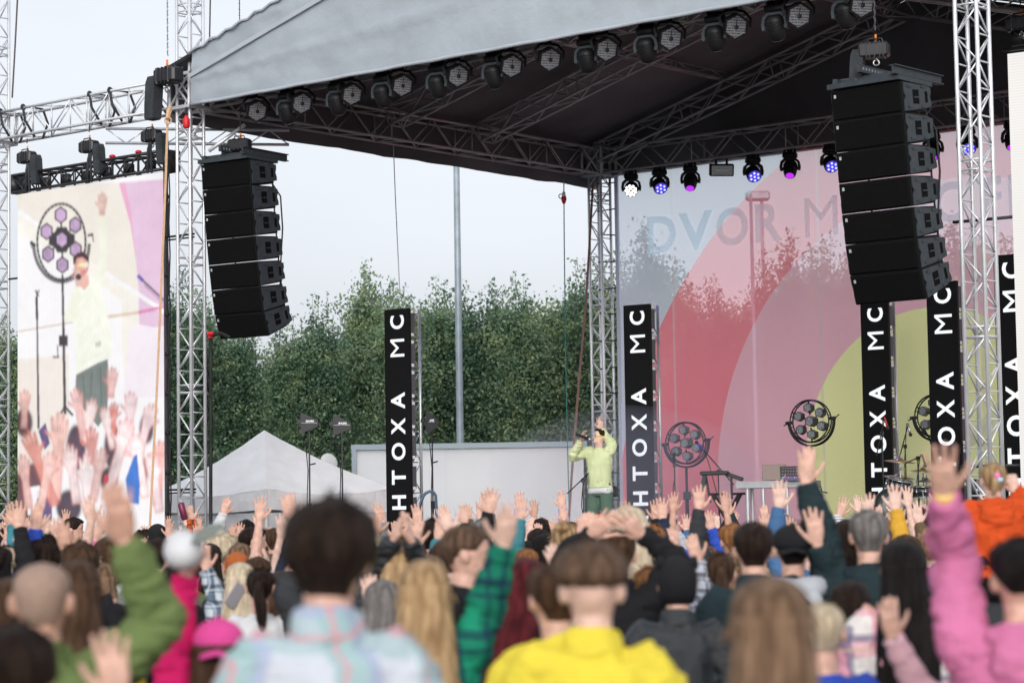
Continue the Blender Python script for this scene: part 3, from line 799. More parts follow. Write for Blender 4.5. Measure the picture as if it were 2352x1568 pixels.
hb_ = hoist('chain hoist with a long black chain bag at the top of the left tower', tuple(ST(a_at(384, -.55, HB+.45), -.55, HB+.42)), 13.0, SYAW+PI, 0); hb_.scale = (1.35, 1.35, 1.35)
# right-hand wall, almost out of the frame
pr = W(2329, 600, 30.4)
sc2 = thing('video_screen', 'bright white video wall cut by the right edge of the photo', 'video screen', (pr.x, pr.y, 0), SYAW+R_(6))
zt2, zb2 = W(2326, 117, 30.4).z, 1.6
MB().box((1.75, .05, (zt2+zb2)/2), (3.5, .1, zt2-zb2)).build('display', [pic('right_wall', (250, 247, 243), .64, .03, .5)], sc2, local=True)
hd = MB()
for y, z in ((-.02, zt2+.05), (.28, zt2+.05), (-.02, zt2+.36), (.28, zt2+.36)): hd.tube((-.05, y, z), (3.5, y, z), .028, 8)
for i in range(10):
    for y in (-.02, .28): hd.tube((i*.35, y, zt2+.05 if i % 2 else zt2+.36), (i*.35+.35, y, zt2+.36 if i % 2 else zt2+.05), .016, 5)
hd.box((.15, .1, zt2+.2), (.2, .2, .2)); hd.build('header_truss', BLACKM, sc2, True, True)
MB().tube((-.85, .1, W(2300, 486, 30).z), (0, .1, W(2300, 486, 30).z), .022).build('tie_bar', BLACKM, sc2, True, True)
b2 = MB().tube((-.85, .1, W(2300, 1067, 30).z), (0, .1, W(2300, 1067, 30).z), .022).build('tie_bar', BLACKM, sc2, True, True)
h2 = W(2346, 55, 30.5); hoist('black chain hoist above the white video wall at the right edge', (h2.x, h2.y, h2.z), 14.0, SYAW, 0)
# ------------------------------------------------------------------ speaker arrays
GRILLE = mat('grille_cloth', (.0045, .0045, .005), .85, 0, .2, 30, .3, 300, spec=.08)
SIDE = mat('speaker_side', (.028, .036, .044), .55, 0, .2, 12, .15, 60)
SIDE2 = mat('speaker_top', (.007, .007, .008), .7, spec=.2)
LABEL = mat('badge_silver', (.40, .42, .42), .4)
def line_array(label, loc, rz, angs, hgt=.362):
    t = thing('line_array', label, 'speaker array', loc, rz, 'hanging speaker arrays')
    w, wb, dep = .98, .86, .62
    p = Vector((0, 0, 0))
    prev_rear = None
    for i, A in enumerate(angs):
        A = R_(A); dn = Vector((0, -math.sin(A), -math.cos(A))); fw = Vector((0, math.cos(A), -math.sin(A)))
        M = frame(p, (1, 0, 0), fw, -dn)          # local x right, y forward, z up; origin at top front edge
        rh = hgt*.85
        f = [(-w/2, 0, 0), (w/2, 0, 0), (w/2, 0, -hgt), (-w/2, 0, -hgt)]
        r = [(-wb/2, -dep, -(hgt-rh)/2), (wb/2, -dep, -(hgt-rh)/2), (wb/2, -dep, -(hgt+rh)/2), (-wb/2, -dep, -(hgt+rh)/2)]
        mid = [(-w/2, -dep*.72, -(hgt-rh)*.36), (w/2, -dep*.72, -(hgt-rh)*.36), (w/2, -dep*.72, -hgt+(hgt-rh)*.36), (-w/2, -dep*.72, -hgt+(hgt-rh)*.36)]
        b = MB(); b.loft([[M @ Vector(q) for q in f], [M @ Vector(q) for q in mid], [M @ Vector(q) for q in r]])
        cb = b.build('cabinet', SIDE2, t, local=True)
        g_ = MB(); gm = M @ Matrix.Translation((0, .012, -hgt/2))
        g_.box((0, 0, 0), (w-.03, .03, hgt-.025), M.to_3x3(), bev=.012); g_.v = [gm @ (M.to_3x3().inverted() @ q) for q in g_.v]
        g_.build('grille', GRILLE, cb, local=True)
        bd = MB(); bd.box((0, 0, 0), (.03, .004, .04)); bd.v = [M @ (q+Vector((w/2-.07, .030, -.07))) for q in bd.v]
        bd.build('badge', LABEL, cb, local=True)
        for s_ in (-1, 1):
            sp = MB()
            def q_(y, z): return M @ Vector((s_*(w/2+.004), y, z))
            out = [(-.02, -.012), (-dep*.72, -.045), (-dep*.98, -.07), (-dep*.98, -hgt*.34), (-dep*.94, -hgt*.5), (-dep*.98, -hgt*.66), (-dep*.98, -hgt+.07), (-dep*.72, -hgt+.045), (-.02, -hgt+.012), (-.02, -hgt*.64), (-.055, -hgt*.5), (-.02, -hgt*.36)]
            k = len(out); xx = Vector((s_*.014, 0, 0))
            vs = [q_(*o_) for o_ in out]+[q_(*o_)+xx for o_ in out]
            sp.add(vs, [tuple(range(k, 2*k))]+[(i_, (i_+1) % k, (i_+1) % k+k, i_+k) for i_ in range(k)])
            for yy in (-.13, -.43):
                for zz in (-.06, -hgt+.06):
                    sp.box(M @ Vector((s_*(w/2+.026), yy, zz)), (.016, .085, .022), M.to_3x3())
            sp.build('side_plate', SIDE, cb, local=True)
            MB().box(M @ Vector((s_*(w/2+.016), -.27, -hgt*.5)), (.010, .13, hgt*.46), M.to_3x3()).build('handle_recess', GRILLE, cb, local=True)
            MB().box(M @ Vector((s_*(w/2+.016), -.50, -hgt*.5)), (.010, .055, hgt*.36), M.to_3x3()).build('handle_recess', GRILLE, cb, local=True)
            hb = MB(); hb.box(M @ Vector((s_*(w/2+.024), -.275, -hgt*.52)), (.012, .10, .014), M.to_3x3()); hb.build('handle', SIDE, cb, local=True)
        rear = M @ Vector((0, -dep*.93, -hgt*.5))
        if prev_rear is not None:
            for s_ in (-.44, .44): MB().tube(prev_rear+Vector((s_, 0, 0)), rear+Vector((s_, 0, 0)), .013, 5).build('rigging_link', BLACKM, t, local=True)
        prev_rear = rear
        p = p+dn*(hgt+.007)
    fl = MB()
    fl.box((0, -.30, .045), (1.0, .74, .06)); fl.box((-.46, -.40, .13), (.02, 1.06, .11)); fl.box((-.46, -.40, .18), (.09, 1.06, .012)); fl.box((-.46, -.40, .08), (.09, 1.06, .012)); fl.box((.40, -.3, .09), (.06, .7, .09)); fl.box((.02, -.12, .10), (.86, .09, .11), bev=.03); fl.box((.3, -.10, .10), (.3, .12, .09), bev=.02)
    fl.box((.06, -.42, .22), (.05, .95, .09))
    for i in range(14): fl.box((.06, -.86+i*.065, .22), (.056, .026, .03), m=1)
    fl.build('flying_frame', [SIDE, mat('frame_hole', (.2, .22, .25), .6)], t, local=True)
    c = MB(); e = p+Vector((0, -.35, .0))
    c.path([(-.42, -.62, -.3), (-.52, -.70, -.5), (-.54, -.72, -1.0), (-.50, -.72, -1.5), (-.46, -.74, -2.0), (-.30, -.80, -2.25)], .014, 6)
    c.build('cable', RUBBER, t, True, True)
    return t
def yaw_to(p, deg):
    """yaw whose +Y faces the camera, turned deg to the left"""
    d = Vector((-p.x, -p.y)); a = math.atan2(d.y, d.x)-PI/2
    return a-R_(deg)
pl_ = W(517, 373, 37.3); prr = W(1988, 199, 28.6)
la = line_array('left hanging line array of seven black speakers beside the silver tower', (pl_.x, pl_.y, pl_.z), yaw_to(pl_, 41), (5, 6, 6, 7, 9, 11, 20), .384)
lb_ = line_array('right hanging line array of seven black speakers, the larger one in front of the banner', (prr.x, prr.y, prr.z), yaw_to(prr, 33), (6, 6.5, 7, 7.5, 9, 12, 19))
for t_, D_, hx, lab in ((pl_, 37.3, (553, 333), 'chain hoist carrying the left speaker array'), (prr, 28.6, (2012, 116), 'chain hoist with clear cover carrying the right speaker array')):
    q = W(hx[0], hx[1], D_+.2); hoist(lab, (q.x, q.y, q.z), 10.2 if D_ > 30 else 12.5, R_(-20), 1)
# ------------------------------------------------------------------ stage lamps
YOKE = mat('yoke_grey', (.032, .04, .046), .5, 0, .2, 8)
HEADM = mat('lamp_black', (.008, .008, .009), .5, spec=.25)
def honey(name, emit=0.0, col=(.42, .42, .46), scale=62):
    m = bpy.data.materials.new(name); m.use_nodes = True; tr = m.node_tree; p = tr.nodes['Principled BSDF']
    tcn = tr.nodes.new('ShaderNodeTexCoord'); vo = tr.nodes.new('ShaderNodeTexVoronoi'); vo.inputs['Scale'].default_value = scale; vo.inputs['Randomness'].default_value = .25
    tr.links.new(tcn.outputs['Object'], vo.inputs['Vector'])
    rp = tr.nodes.new('ShaderNodeValToRGB'); rp.color_ramp.elements[0].position, rp.color_ramp.elements[1].position = .30, .62
    rp.color_ramp.elements[0].color = (*col, 1); rp.color_ramp.elements[1].color = (.03, .03, .035, 1)
    tr.links.new(vo.outputs['Distance'], rp.inputs[0]); tr.links.new(rp.outputs[0], p.inputs['Base Color'])
    p.inputs['Roughness'].default_value = .35; p.inputs['Metallic'].default_value = .25; p.inputs['Coat Weight'].default_value = .3
    return m
HONEY = honey('honeycomb_reflector', col=(.40, .40, .44), scale=70)
def moving_head(style, tilt, loc, rz, label, group):
    """style: 'dark', 'spot', 'wash', 'led'; hangs below loc, lens turned down by tilt from straight down"""
    t = thing('moving_head', label, 'stage lamp', loc, rz, group)
    b = MB(); b.box((0, 0, -.10), (.26, .18, .10), bev=.02); b.box((0, 0, -.03), (.10, .06, .07)); b.box((-.09, 0, -.02), (.04, .08, .06)); b.box((.09, 0, -.02), (.04, .08, .06))
    base = b.build('base', HEADM, t, True, True)
    if style == 'dark': MB().box((.05, -.093, -.10), (.04, .004, .028)).build('panel', mat('lamp_panel', (.30, .34, .36), .4), base, local=True)
    y = MB()
    arc = [(-.155, 0, -.37), (-.165, 0, -.30), (-.15, 0, -.22), (-.09, 0, -.165), (.09, 0, -.165), (.15, 0, -.22), (.165, 0, -.30), (.155, 0, -.37)]
    rings = []
    for i, p in enumerate(arc):
        p = Vector(p); d = (Vector(arc[min(i+1, 7)])-Vector(arc[max(i-1, 0)])).normalized(); nn = Vector((-d.z, 0, d.x))
        wy = .055 if 1 < i < 6 else .045
        rings.append([p+nn*.022+Vector((0, wy, 0)), p+nn*.022-Vector((0, wy, 0)), p-nn*.022-Vector((0, wy, 0)), p-nn*.022+Vector((0, wy, 0))])
    y.loft(rings); y.tube((-.165, 0, -.335), (.165, 0, -.335), .03, 8)
    y.build('yoke', YOKE if style == 'dark' else HEADM, t, local=True)
    Mh = Matrix.Translation((0, 0, -.335)) @ Matrix.Rotation(tilt, 4, 'X')
    h = MB()
    prof = {'wash': [(.04, .125), (.10, .12), (.128, .06), (.135, -.02), (.135, -.10), (.125, -.115)], 'led': [(.05, .10), (.10, .09), (.125, .03), (.13, -.05), (.125, -.085)]}.get(style, [(.05, .155), (.095, .145), (.122, .09), (.125, -.02), (.118, -.09), (.10, -.155), (.086, -.17)])
    h.lathe(prof, 20, Mh)
    for i in range(5): h.torus(.124, .006, Mh @ Matrix.Translation((0, 0, .07-.022*i)), 20, 4)
    hh = h.build('head', HEADM, t, True, True)
    l = MB()
    if style in ('dark', 'spot'):
        l.lathe([(.074, -.172), (.06, -.182), (.03, -.187), (.002, -.188)], 18, Mh)
        l.build('lens', mat('lens_dark', (.02, .02, .03), .1, coat=1) if style == 'dark' else glow('lens_violet', (.36, .02, .62), 1.15), hh, True, True)
    else:
        n = 7 if style == 'wash' else 13
        pts = [(0, 0)]+[(.075*math.cos(k*PI/3+.3), .075*math.sin(k*PI/3+.3)) for k in range(6)] if style == 'wash' else [(.045*math.cos(k*PI/2), .045*math.sin(k*PI/2)) for k in range(4)]+[(.092*math.cos(k*2*PI/9), .092*math.sin(k*2*PI/9)) for k in range(9)]
        zf = -.117 if style == 'wash' else -.087
        for (a, c) in pts:
            r = .031 if style == 'wash' else .027
            l.lathe([(r, zf), (r*.96, zf-.012), (r*.6, zf-.018), (.001, zf-.02)], 12, Mh @ Matrix.Translation((a, c, 0)), m=0)
            if style == 'wash': l.lathe([(r*.55, zf-.0185), (.001, zf-.023)], 10, Mh @ Matrix.Translation((a, c, 0)), m=1)
        l.build('lens', [glow('lens_blue', (.13, .10, .95), 1.2), glow('lens_blue_core', (.50, .62, 1.0), 1.3)] if style == 'wash' else glow('lens_white', (1, .98, .92), 1.6), hh, True, True)
        MB().lathe([(.12, zf-.001), (.001, zf-.002)], 20, Mh).build('face_plate', glow('plate_blue', (.05, .03, .40), .6) if style == 'wash' else HEADM, hh, local=True)
    return t
def hex_lamp(label, loc, rz, pitch, group):
    t = thing('blinder_lamp', label, 'stage lamp', loc, rz, group)
    Mh = Matrix.Translation((0, 0, -.27)) @ Matrix.Rotation(pitch, 4, 'X')
    P6 = lambda r, y: [Mh @ Vector((r*math.cos(PI/6+k*PI/3), y, r*math.sin(PI/6+k*PI/3))) for k in range(6)]
    b = MB(); b.loft([P6(.10, -.20), P6(.145, -.15), P6(.172, -.02), P6(.182, .03), P6(.155, .03), P6(.150, .012)], cap=True)
    bd = b.build('housing', HEADM, t, local=True)
    f = MB(); f.add(P6(.150, .018), [(0, 1, 2, 3, 4, 5)]); f.build('reflector', HONEY, bd, local=True)
    fc = MB(); fc.ball(Mh @ Vector((0, .03, 0)), (.03, .01, .03)); fc.box(Mh @ Vector((0, .022, .05)), (.008, .006, .12), Mh.to_3x3()); fc.build('bulb_clip', HEADM, bd, local=True)
    br = MB(); br.path([(.20, 0, -.27), (.215, -.02, -.15), (.13, -.03, -.06), (0, -.03, -.04), (-.13, -.03, -.06), (-.215, -.02, -.15), (-.20, 0, -.27)], .02, 6); br.box((0, -.02, -.02), (.06, .05, .08))
    br.build('bracket', HEADM, t, local=True)
    return t
FB = .02
def front_yaw(p): return math.atan2(-p.y, -p.x)-PI/2
mh0 = hx0 = None
words_ = ['first', 'second', 'third', 'fourth', 'fifth', 'sixth', 'seventh', 'eighth', 'ninth', 'tenth', 'eleventh', 'twelfth']
for i, x in enumerate((660, 775, 880, 1006, 1135, 1349, 1486, 1644, 1782, 1943)):
    p = ST(a_at(x, -.02, HB-.3), -.02, HB-.0); M = Matrix.Translation(p) @ Matrix.Rotation(SYAW+PI+R_(8), 4, 'Z')
    lab = f'{words_[i]} moving head lamp from the left along the front roof edge'
    if mh0 is None: mh0 = moving_head('dark', R_(-18), p, SYAW+PI+R_(8), lab, 'moving heads along the front roof edge')
    else: dup(mh0, M, lab)
for i, x in enumerate((590, 693, 808, 924, 1052, 1175, 1263, 1393, 1540, 1690, 1835, 1980)):
    p = ST(a_at(x, -.02, HB-.27), -.02, HB+.03); rz = front_yaw(p)+R_(20); M = Matrix.Translation(p) @ Matrix.Rotation(rz, 4, 'Z')
    lab = f'{words_[i]} six-sided blinder lamp from the left along the front roof edge'
    if hx0 is None: hx0 = hex_lamp(lab, p, rz, R_(-24), 'six-sided lamps along the front roof edge')
    else: dup(hx0, M, lab)
protos = {}
for x, y, sty, lab in ((1450, 432, 'led', 'lamp with a bright white face next to the back stage tower'), (1515, 428, 'wash', 'blue lamp of seven cells nearest the white lamp'), (1586, 425, 'spot', 'violet spot lamp between the first blue lamp and the flat strobe'),
                       (1730, 400, 'wash', 'blue lamp of seven cells right of the flat strobe'), (1815, 395, 'spot', 'violet spot lamp between two blue lamps'), (1908, 385, 'wash', 'blue lamp of seven cells partly behind the right speaker array'),
                       (2143, 350, 'spot', 'violet spot lamp just right of the right speaker array'), (2222, 345, 'wash', 'blue lamp of seven cells seen through the right lattice tower'), (2325, 338, 'spot', 'violet spot lamp at the edge of the white video wall')):
    p = ST(a_at(x, B2-.1, HB-.35), B2-.1, HB-.02); rz = front_yaw(p)+R_(14 if sty == 'wash' else -6); M = Matrix.Translation(p) @ Matrix.Rotation(rz, 4, 'Z')
    tl = {'led': 62, 'wash': 52, 'spot': 34}[sty]
    if sty not in protos: protos[sty] = moving_head(sty, R_(tl), p, rz, lab, 'lit lamps along the back truss')
    else: dup(protos[sty], M, lab)
p = ST(a_at(1657, B2-.1, HB-.2), B2-.1, HB-.02); sbx = thing('strobe_lamp', 'flat rectangular strobe lamp hanging among the round lamps of the back truss', 'stage lamp', p, front_yaw(p)+R_(10))
Mx = Matrix.Translation((0, 0, -.2)) @ Matrix.Rotation(R_(-14), 4, 'X')
b = MB(); b.box(Mx @ Vector((0, 0, 0)), (.44, .14, .22), Mx.to_3x3(), bev=.015); b.box((-.1, 0, -.05), (.04, .05, .1)); b.box((.1, 0, -.05), (.04, .05, .1)); b.build('housing', HEADM, sbx, local=True)
b = MB(); b.box(Mx @ Vector((0, .073, 0)), (.38, .006, .17), Mx.to_3x3()); b.build('reflector', mat('strobe_glass', (.30, .34, .35), .2, .3, coat=.6), sbx, local=True)
b = MB(); b.box(Mx @ Vector((0, .08, 0)), (.26, .012, .035), Mx.to_3x3()); b.build('tube', mat('strobe_tube', (.72, .74, .74), .3), sbx, local=True)
# real light from four of the blue lamps
for x in (1515, 1730, 1908):
    p = ST(a_at(x, B2-.1, HB-.35), B2-.3, HB-.5); l = bpy.data.lights.new('blue_beam', 'SPOT'); l.energy = 260; l.color = (.22, .18, 1.0); l.spot_size = R_(42); l.spot_blend = .6; l.shadow_soft_size = .12
    o = bpy.data.objects.new('blue_beam', l); COL.objects.link(o); o.location = p
    tgt = ST(a_at(x, B2-.1, HB)-.3+(2.6 if x > 1800 else 0), 4.2, SZ+.8); o.rotation_euler = (p-tgt).to_track_quat('Z', 'Y').to_euler()
# ------------------------------------------------------------------ trees
def leafmat():
    m = bpy.data.materials.new('leaves'); m.use_nodes = True; tr = m.node_tree
    for n in list(tr.nodes): tr.nodes.remove(n)
    o = tr.nodes.new('ShaderNodeOutputMaterial'); geo = tr.nodes.new('ShaderNodeNewGeometry'); tcn = tr.nodes.new('ShaderNodeTexCoord')
    n1 = tr.nodes.new('ShaderNodeTexNoise'); n1.inputs['Scale'].default_value = 1.7; n1.inputs['Detail'].default_value = 3
    tr.links.new(tcn.outputs['Object'], n1.inputs['Vector'])
    ad = tr.nodes.new('ShaderNodeMath'); ad.operation = 'MULTIPLY_ADD'; ad.inputs[1].default_value = .26; tr.links.new(geo.outputs['Random Per Island'], ad.inputs[0]); tr.links.new(n1.outputs['Fac'], ad.inputs[2])
    rp = tr.nodes.new('ShaderNodeValToRGB'); e = rp.color_ramp.elements; e[0].position, e[1].position = .42, 1.0
    e[0].color = (.034, .085, .056, 1); e[1].color = (.32, .40, .20, 1); k = e.new(.72); k.color = (.13, .225, .135, 1)
    oi = tr.nodes.new('ShaderNodeObjectInfo'); od = tr.nodes.new('ShaderNodeMath'); od.operation = 'MULTIPLY_ADD'; od.inputs[1].default_value = .24; tr.links.new(oi.outputs['Random'], od.inputs[0]); tr.links.new(ad.outputs[0], od.inputs[2])
    tr.links.new(od.outputs[0], rp.inputs[0])
    d = tr.nodes.new('ShaderNodeBsdfPrincipled'); d.inputs['Roughness'].default_value = .45; d.inputs['Specular IOR Level'].default_value = .45
    t2 = tr.nodes.new('ShaderNodeBsdfTranslucent'); mx = tr.nodes.new('ShaderNodeMixShader'); mx.inputs[0].default_value = .3
    tr.links.new(rp.outputs[0], d.inputs['Base Color']); tr.links.new(rp.outputs[0], t2.inputs[0])
    tr.links.new(d.outputs[0], mx.inputs[1]); tr.links.new(t2.outputs[0], mx.inputs[2]); tr.links.new(mx.outputs[0], o.inputs[0])
    return m
LEAF = leafmat()
BARK = mat('bark', (.15, .145, .13), .9, 0, .35, 5, .6, 20)
def tree_meshes(seed, H, rad, nleaf, spires):
    rg = np.random.default_rng(seed)
    tk = MB()
    lean = rg.normal(0, .03, 2)
    tp = [Vector((lean[0]*z+.05*math.sin(z*1.3+seed), lean[1]*z+.05*math.cos(z*1.1), z)) for z in np.linspace(0, H*.93, 12)]
    tk.path(tp, list(np.linspace(.11, .012, 12)), 8)
    cent, wt = [], []
    nb = 120
    for i in range(nb):
        z0 = H*(.06+.80*rg.random()); az = rg.random()*2*PI
        prof = (min(1, .55+z0/H*2.2) if z0 < .25*H else max(.10, 1-((z0/H-.25)/.78))**.62)
        L = rad*prof*(.55+.6*rg.random()); up = .45+.9*(z0/H)
        b0 = tp[min(11, int(z0/(H*.93)*11))].copy(); b0.z = z0
        d = Vector((math.cos(az), math.sin(az), up)).normalized()
        pts = [b0, b0+d*L*.5, b0+d*L+Vector((0, 0, .12*L))]
        tk.path(pts, [.022, .013, .005], 4)
        nC = 5
        for k in range(nC):
            t = .25+.85*k/(nC-1); q = b0+d*L*t+Vector((0, 0, .12*L*t*t)); cent.append(q); wt.append(.13+.13*rg.random())
    for s in range(spires):
        az = rg.random()*2*PI; r = rad*.55*rg.random(); zt = H*(.90+.16*rg.random()); zb = H*.66
        x, y = r*math.cos(az), r*math.sin(az)
        tk.path([(x*.6, y*.6, zb), (x, y, zt)], [.015, .004], 4)
        for k in range(16):
            f = k/15; cent.append(Vector((x*(.6+.4*f), y*(.6+.4*f), zb+(zt-zb)*f))); wt.append(.24*(1-f)**.6+.05)
    cent = np.array([tuple(c) for c in cent]); wt = np.array(wt)*1.05
    pr = wt**1.3*(1.1-.40*np.clip(cent[:, 2]/H, 0, 1)); pr /= pr.sum()
    idx = rg.choice(len(cent), nleaf, p=pr)
    P_ = cent[idx]+rg.normal(0, 1, (nleaf, 3))*wt[idx, None]*np.array([1, 1, .85])
    sz = rg.uniform(.030, .060, nleaf)
    n1 = rg.normal(0, 1, (nleaf, 3)); n1[:, 2] -= .4; n1 /= np.linalg.norm(n1, axis=1)[:, None]
    n2 = np.cross(n1, rg.normal(0, 1, (nleaf, 3))); n2 /= np.linalg.norm(n2, axis=1)[:, None]
    a, b = P_-n1*sz[:, None], P_+n1*sz[:, None]*1.1; c, d = P_+n2*sz[:, None]*.62, P_-n2*sz[:, None]*.62
    V_ = np.stack([a, c, b, d], 1).reshape(-1, 3)
    me = bpy.data.meshes.new('crown'); me.vertices.add(len(V_)); me.vertices.foreach_set('co', V_.astype(np.float32).ravel())
    me.loops.add(len(V_)); me.loops.foreach_set('vertex_index', np.arange(len(V_), dtype=np.int32))
    me.polygons.add(nleaf); me.polygons.foreach_set('loop_start', np.arange(0, len(V_), 4, dtype=np.int32)); me.polygons.foreach_set('loop_total', np.full(nleaf, 4, np.int32))
    me.materials.append(LEAF); me.update(calc_edges=True)
    return me, tk.mesh('trunk', BARK, True)
TM = [tree_meshes(11, 8.0, 1.7, 34000, 6), tree_meshes(23, 8.0, 1.5, 31000, 7), tree_meshes(37, 8.0, 1.9, 36000, 5), tree_meshes(51, 8.0, 1.25, 27000, 9)]
rg = random.Random(5)
tops = [(20, 690), (395, 640), (470, 690), (560, 705), (655, 712), (735, 690), (838, 585), (915, 690), (1000, 655), (1065, 640), (1135, 640), (1185, 650), (1225, 715), (1290, 610), (1345, 605), (1410, 610),
        (1482, 505), (1560, 640), (1660, 620), (1760, 610), (1810, 545), (1885, 520), (1950, 560), (2030, 590), (2110, 560), (2190, 480), (2260, 540), (2330, 520)]
spots = []
zone = lambda x: ('at the left edge' if x < 300 else 'behind the left lattice tower' if x < 520 else 'behind the white tent' if x < 880 else 'between the left column and the light mast' if x < 1050 else 'right of the light mast' if x < 1300 else 'behind the back stage tower' if x < 1440 else 'seen through the red side of the banner' if x < 1800 else 'seen through the pink and yellow banner')
used_labels = set()
ords = ['tall leafy tree', 'slim leafy tree', 'broad leafy tree', 'spiky topped tree', 'low leafy tree', 'dark leafy tree']
def uniq(base, alts):
    for a in alts:
        l = base.format(a)
        if l not in used_labels:
            used_labels.add(l); return l
    k = 0
    raise ValueError(base)
for row, (D0, dy) in enumerate(((55, 0), (60, 70), (65, 80))):
    for i, (x, y) in enumerate(tops):
        if row == 2 and i % 2: continue
        xx = x+(0 if row == 0 else 45 if row == 1 else 20); D = D0+rg.uniform(-1.2, 1.2)
        if 25 < xx < 330: continue
        top = W(xx, y+dy+rg.uniform(-16, 26), D)
        base = Vector((top.x, top.y, 0)); k = rg.randrange(4) if y > 580 else 3
        s_ = top.z/8.3
        lab = uniq('{} '+zone(xx)+', '+('front row' if row == 0 else 'second row' if row == 1 else 'rear row'), ords+[o.replace('tree', 'poplar') for o in ords])
        t = thing('tree', lab, 'tree', base, rg.uniform(0, 6.28), 'trees behind the stage')
        t.scale = (s_*rg.uniform(.9, 1.1), s_*rg.uniform(.9, 1.1), s_)
        for nm, me in (('crown', TM[k][0]), ('trunk', TM[k][1])):
            o = bpy.data.objects.new(nm, me); COL.objects.link(o); o.parent = t
# thicket under the trees (one mass of undergrowth)
rgn = np.random.default_rng(3)
def thicket():
    n = 60000
    x = rgn.uniform(-15, 17, n); y = rgn.uniform(56, 62, n); z = np.abs(rgn.normal(0, 1.3, n)); 
    hmax = 2.6+.9*np.sin(x*1.9)+.5*np.sin(x*4.1+1); z = np.minimum(z, hmax*rgn.random(n)**.35)
    P_ = np.stack([x, y, z], 1); sz = rgn.uniform(.035, .07, n)
    n1 = rgn.normal(0, 1, (n, 3)); n1 /= np.linalg.norm(n1, axis=1)[:, None]; n2 = np.cross(n1, rgn.normal(0, 1, (n, 3))); n2 /= np.linalg.norm(n2, axis=1)[:, None]
    V_ = np.stack([P_-n1*sz[:, None], P_+n2*sz[:, None]*.6, P_+n1*sz[:, None], P_-n2*sz[:, None]*.6], 1).reshape(-1, 3)
    me = bpy.data.meshes.new('undergrowth'); me.from_pydata(V_.tolist(), [], np.arange(4*n).reshape(-1, 4).tolist()); me.materials.append(LEAF)
    o = bpy.data.objects.new('undergrowth', me); COL.objects.link(o); o['kind'] = 'stuff'
thicket()
# ------------------------------------------------------------------ light masts
MAST = mat('galvanised', (.30, .35, .39), .5, .4, .15, 4, .1, 30)
def mast(px, yb, D, r, top, label, head=None, bar=True):
    b = W(px, yb, D); t = thing('light_mast', label, 'light mast', (b.x, b.y, 0))
    MB().lathe([(r*1.15, 0), (r*1.1, 2.5), (r, 4), (r*.7, top)], 12).build('pole', MAST, t, True, True)
    if head:
        h = MB(); h.box((-.1, 0, top+.12), (.62, .3, .24), bev=.05); h.build('lamp_head', MAST, t, local=True)
    elif bar:
        h = MB(); h.box((0, 0, top), (1.6, .3, .2)); h.build('lamp_bar', MAST, t, local=True)
    return t
mast(1057, 1010, 50, .075, 15, 'tall grey light mast standing before the trees and running up behind the roof')
mast(1762, 1000, 62, .06, W(1762, 455, 62).z, 'grey light mast with flat head seen through the banner', True)
mast(1737, 1000, 50, .045, W(1715, 440, 50).z, 'thin mast showing as a dark line through the banner', None, False)
# ------------------------------------------------------------------ white tent
CLOTH = mat('tent_cloth', (.90, .90, .92), .8, 0, .05, 3, .35, 7, spec=.2)
pk = W(607, 988, 44.5); Lf = W(362, 1112, 44.5); Rt = W(905, 1112, 44.5); Fr = W(611, 1122, 42.6)
tz = Fr.z
tent = thing('party_tent', 'white pop-up tent with peaked roof standing left of the stage', 'tent', (pk.x, pk.y, 0))
bk = Vector((pk.x*2-Fr.x, pk.y*2-Fr.y, tz)); Lf.z = Rt.z = tz
crn = [Fr, Rt, bk, Lf]
mb = MB()
for i in range(4):
    a, b = crn[i], crn[(i+1) % 4]; n = 14
    for u_ in range(n):
        for w_ in range(n):
            q = []
            for uu, ww in ((u_, w_), (u_+1, w_), (u_+1, w_+1), (u_, w_+1)):
                f, h = uu/n, ww/n; e = a.lerp(b, f); p = e.lerp(pk, h)
                p.z -= .07*math.sin(PI*h)*(1-.3*math.sin(PI*f))+.10*math.sin(PI*f)*(1-h); p.z += .012*mnoise.noise(p*3)
                q.append(p)
            mb.add(q, [(0, 1, 2, 3)])
mb.build('canopy', CLOTH, tent, True)
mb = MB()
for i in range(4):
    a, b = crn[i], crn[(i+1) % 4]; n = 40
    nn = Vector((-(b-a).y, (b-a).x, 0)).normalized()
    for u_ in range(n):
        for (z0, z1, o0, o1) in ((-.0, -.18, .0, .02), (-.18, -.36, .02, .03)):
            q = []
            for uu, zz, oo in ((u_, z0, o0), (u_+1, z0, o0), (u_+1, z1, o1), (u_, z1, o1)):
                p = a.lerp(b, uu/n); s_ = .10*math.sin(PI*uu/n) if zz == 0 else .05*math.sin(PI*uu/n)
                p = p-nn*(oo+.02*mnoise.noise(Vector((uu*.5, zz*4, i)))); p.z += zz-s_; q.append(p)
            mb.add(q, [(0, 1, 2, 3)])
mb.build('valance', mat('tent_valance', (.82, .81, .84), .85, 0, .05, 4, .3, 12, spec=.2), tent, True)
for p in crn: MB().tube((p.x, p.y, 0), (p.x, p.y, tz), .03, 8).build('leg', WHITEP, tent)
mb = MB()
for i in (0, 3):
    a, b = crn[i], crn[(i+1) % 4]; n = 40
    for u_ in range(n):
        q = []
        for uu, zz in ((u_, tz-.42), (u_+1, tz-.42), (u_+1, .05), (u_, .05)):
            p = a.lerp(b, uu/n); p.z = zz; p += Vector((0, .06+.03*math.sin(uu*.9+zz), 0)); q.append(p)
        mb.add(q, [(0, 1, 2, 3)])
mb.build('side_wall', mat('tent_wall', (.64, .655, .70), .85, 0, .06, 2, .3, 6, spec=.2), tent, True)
ds = W(757, 1060, 47.5); dt = thing('satellite_dish', 'round white device rising behind the right slope of the tent', 'dish', ds)
Md = Matrix.Rotation(R_(35), 4, 'Z') @ Matrix.Rotation(R_(70), 4, 'X')
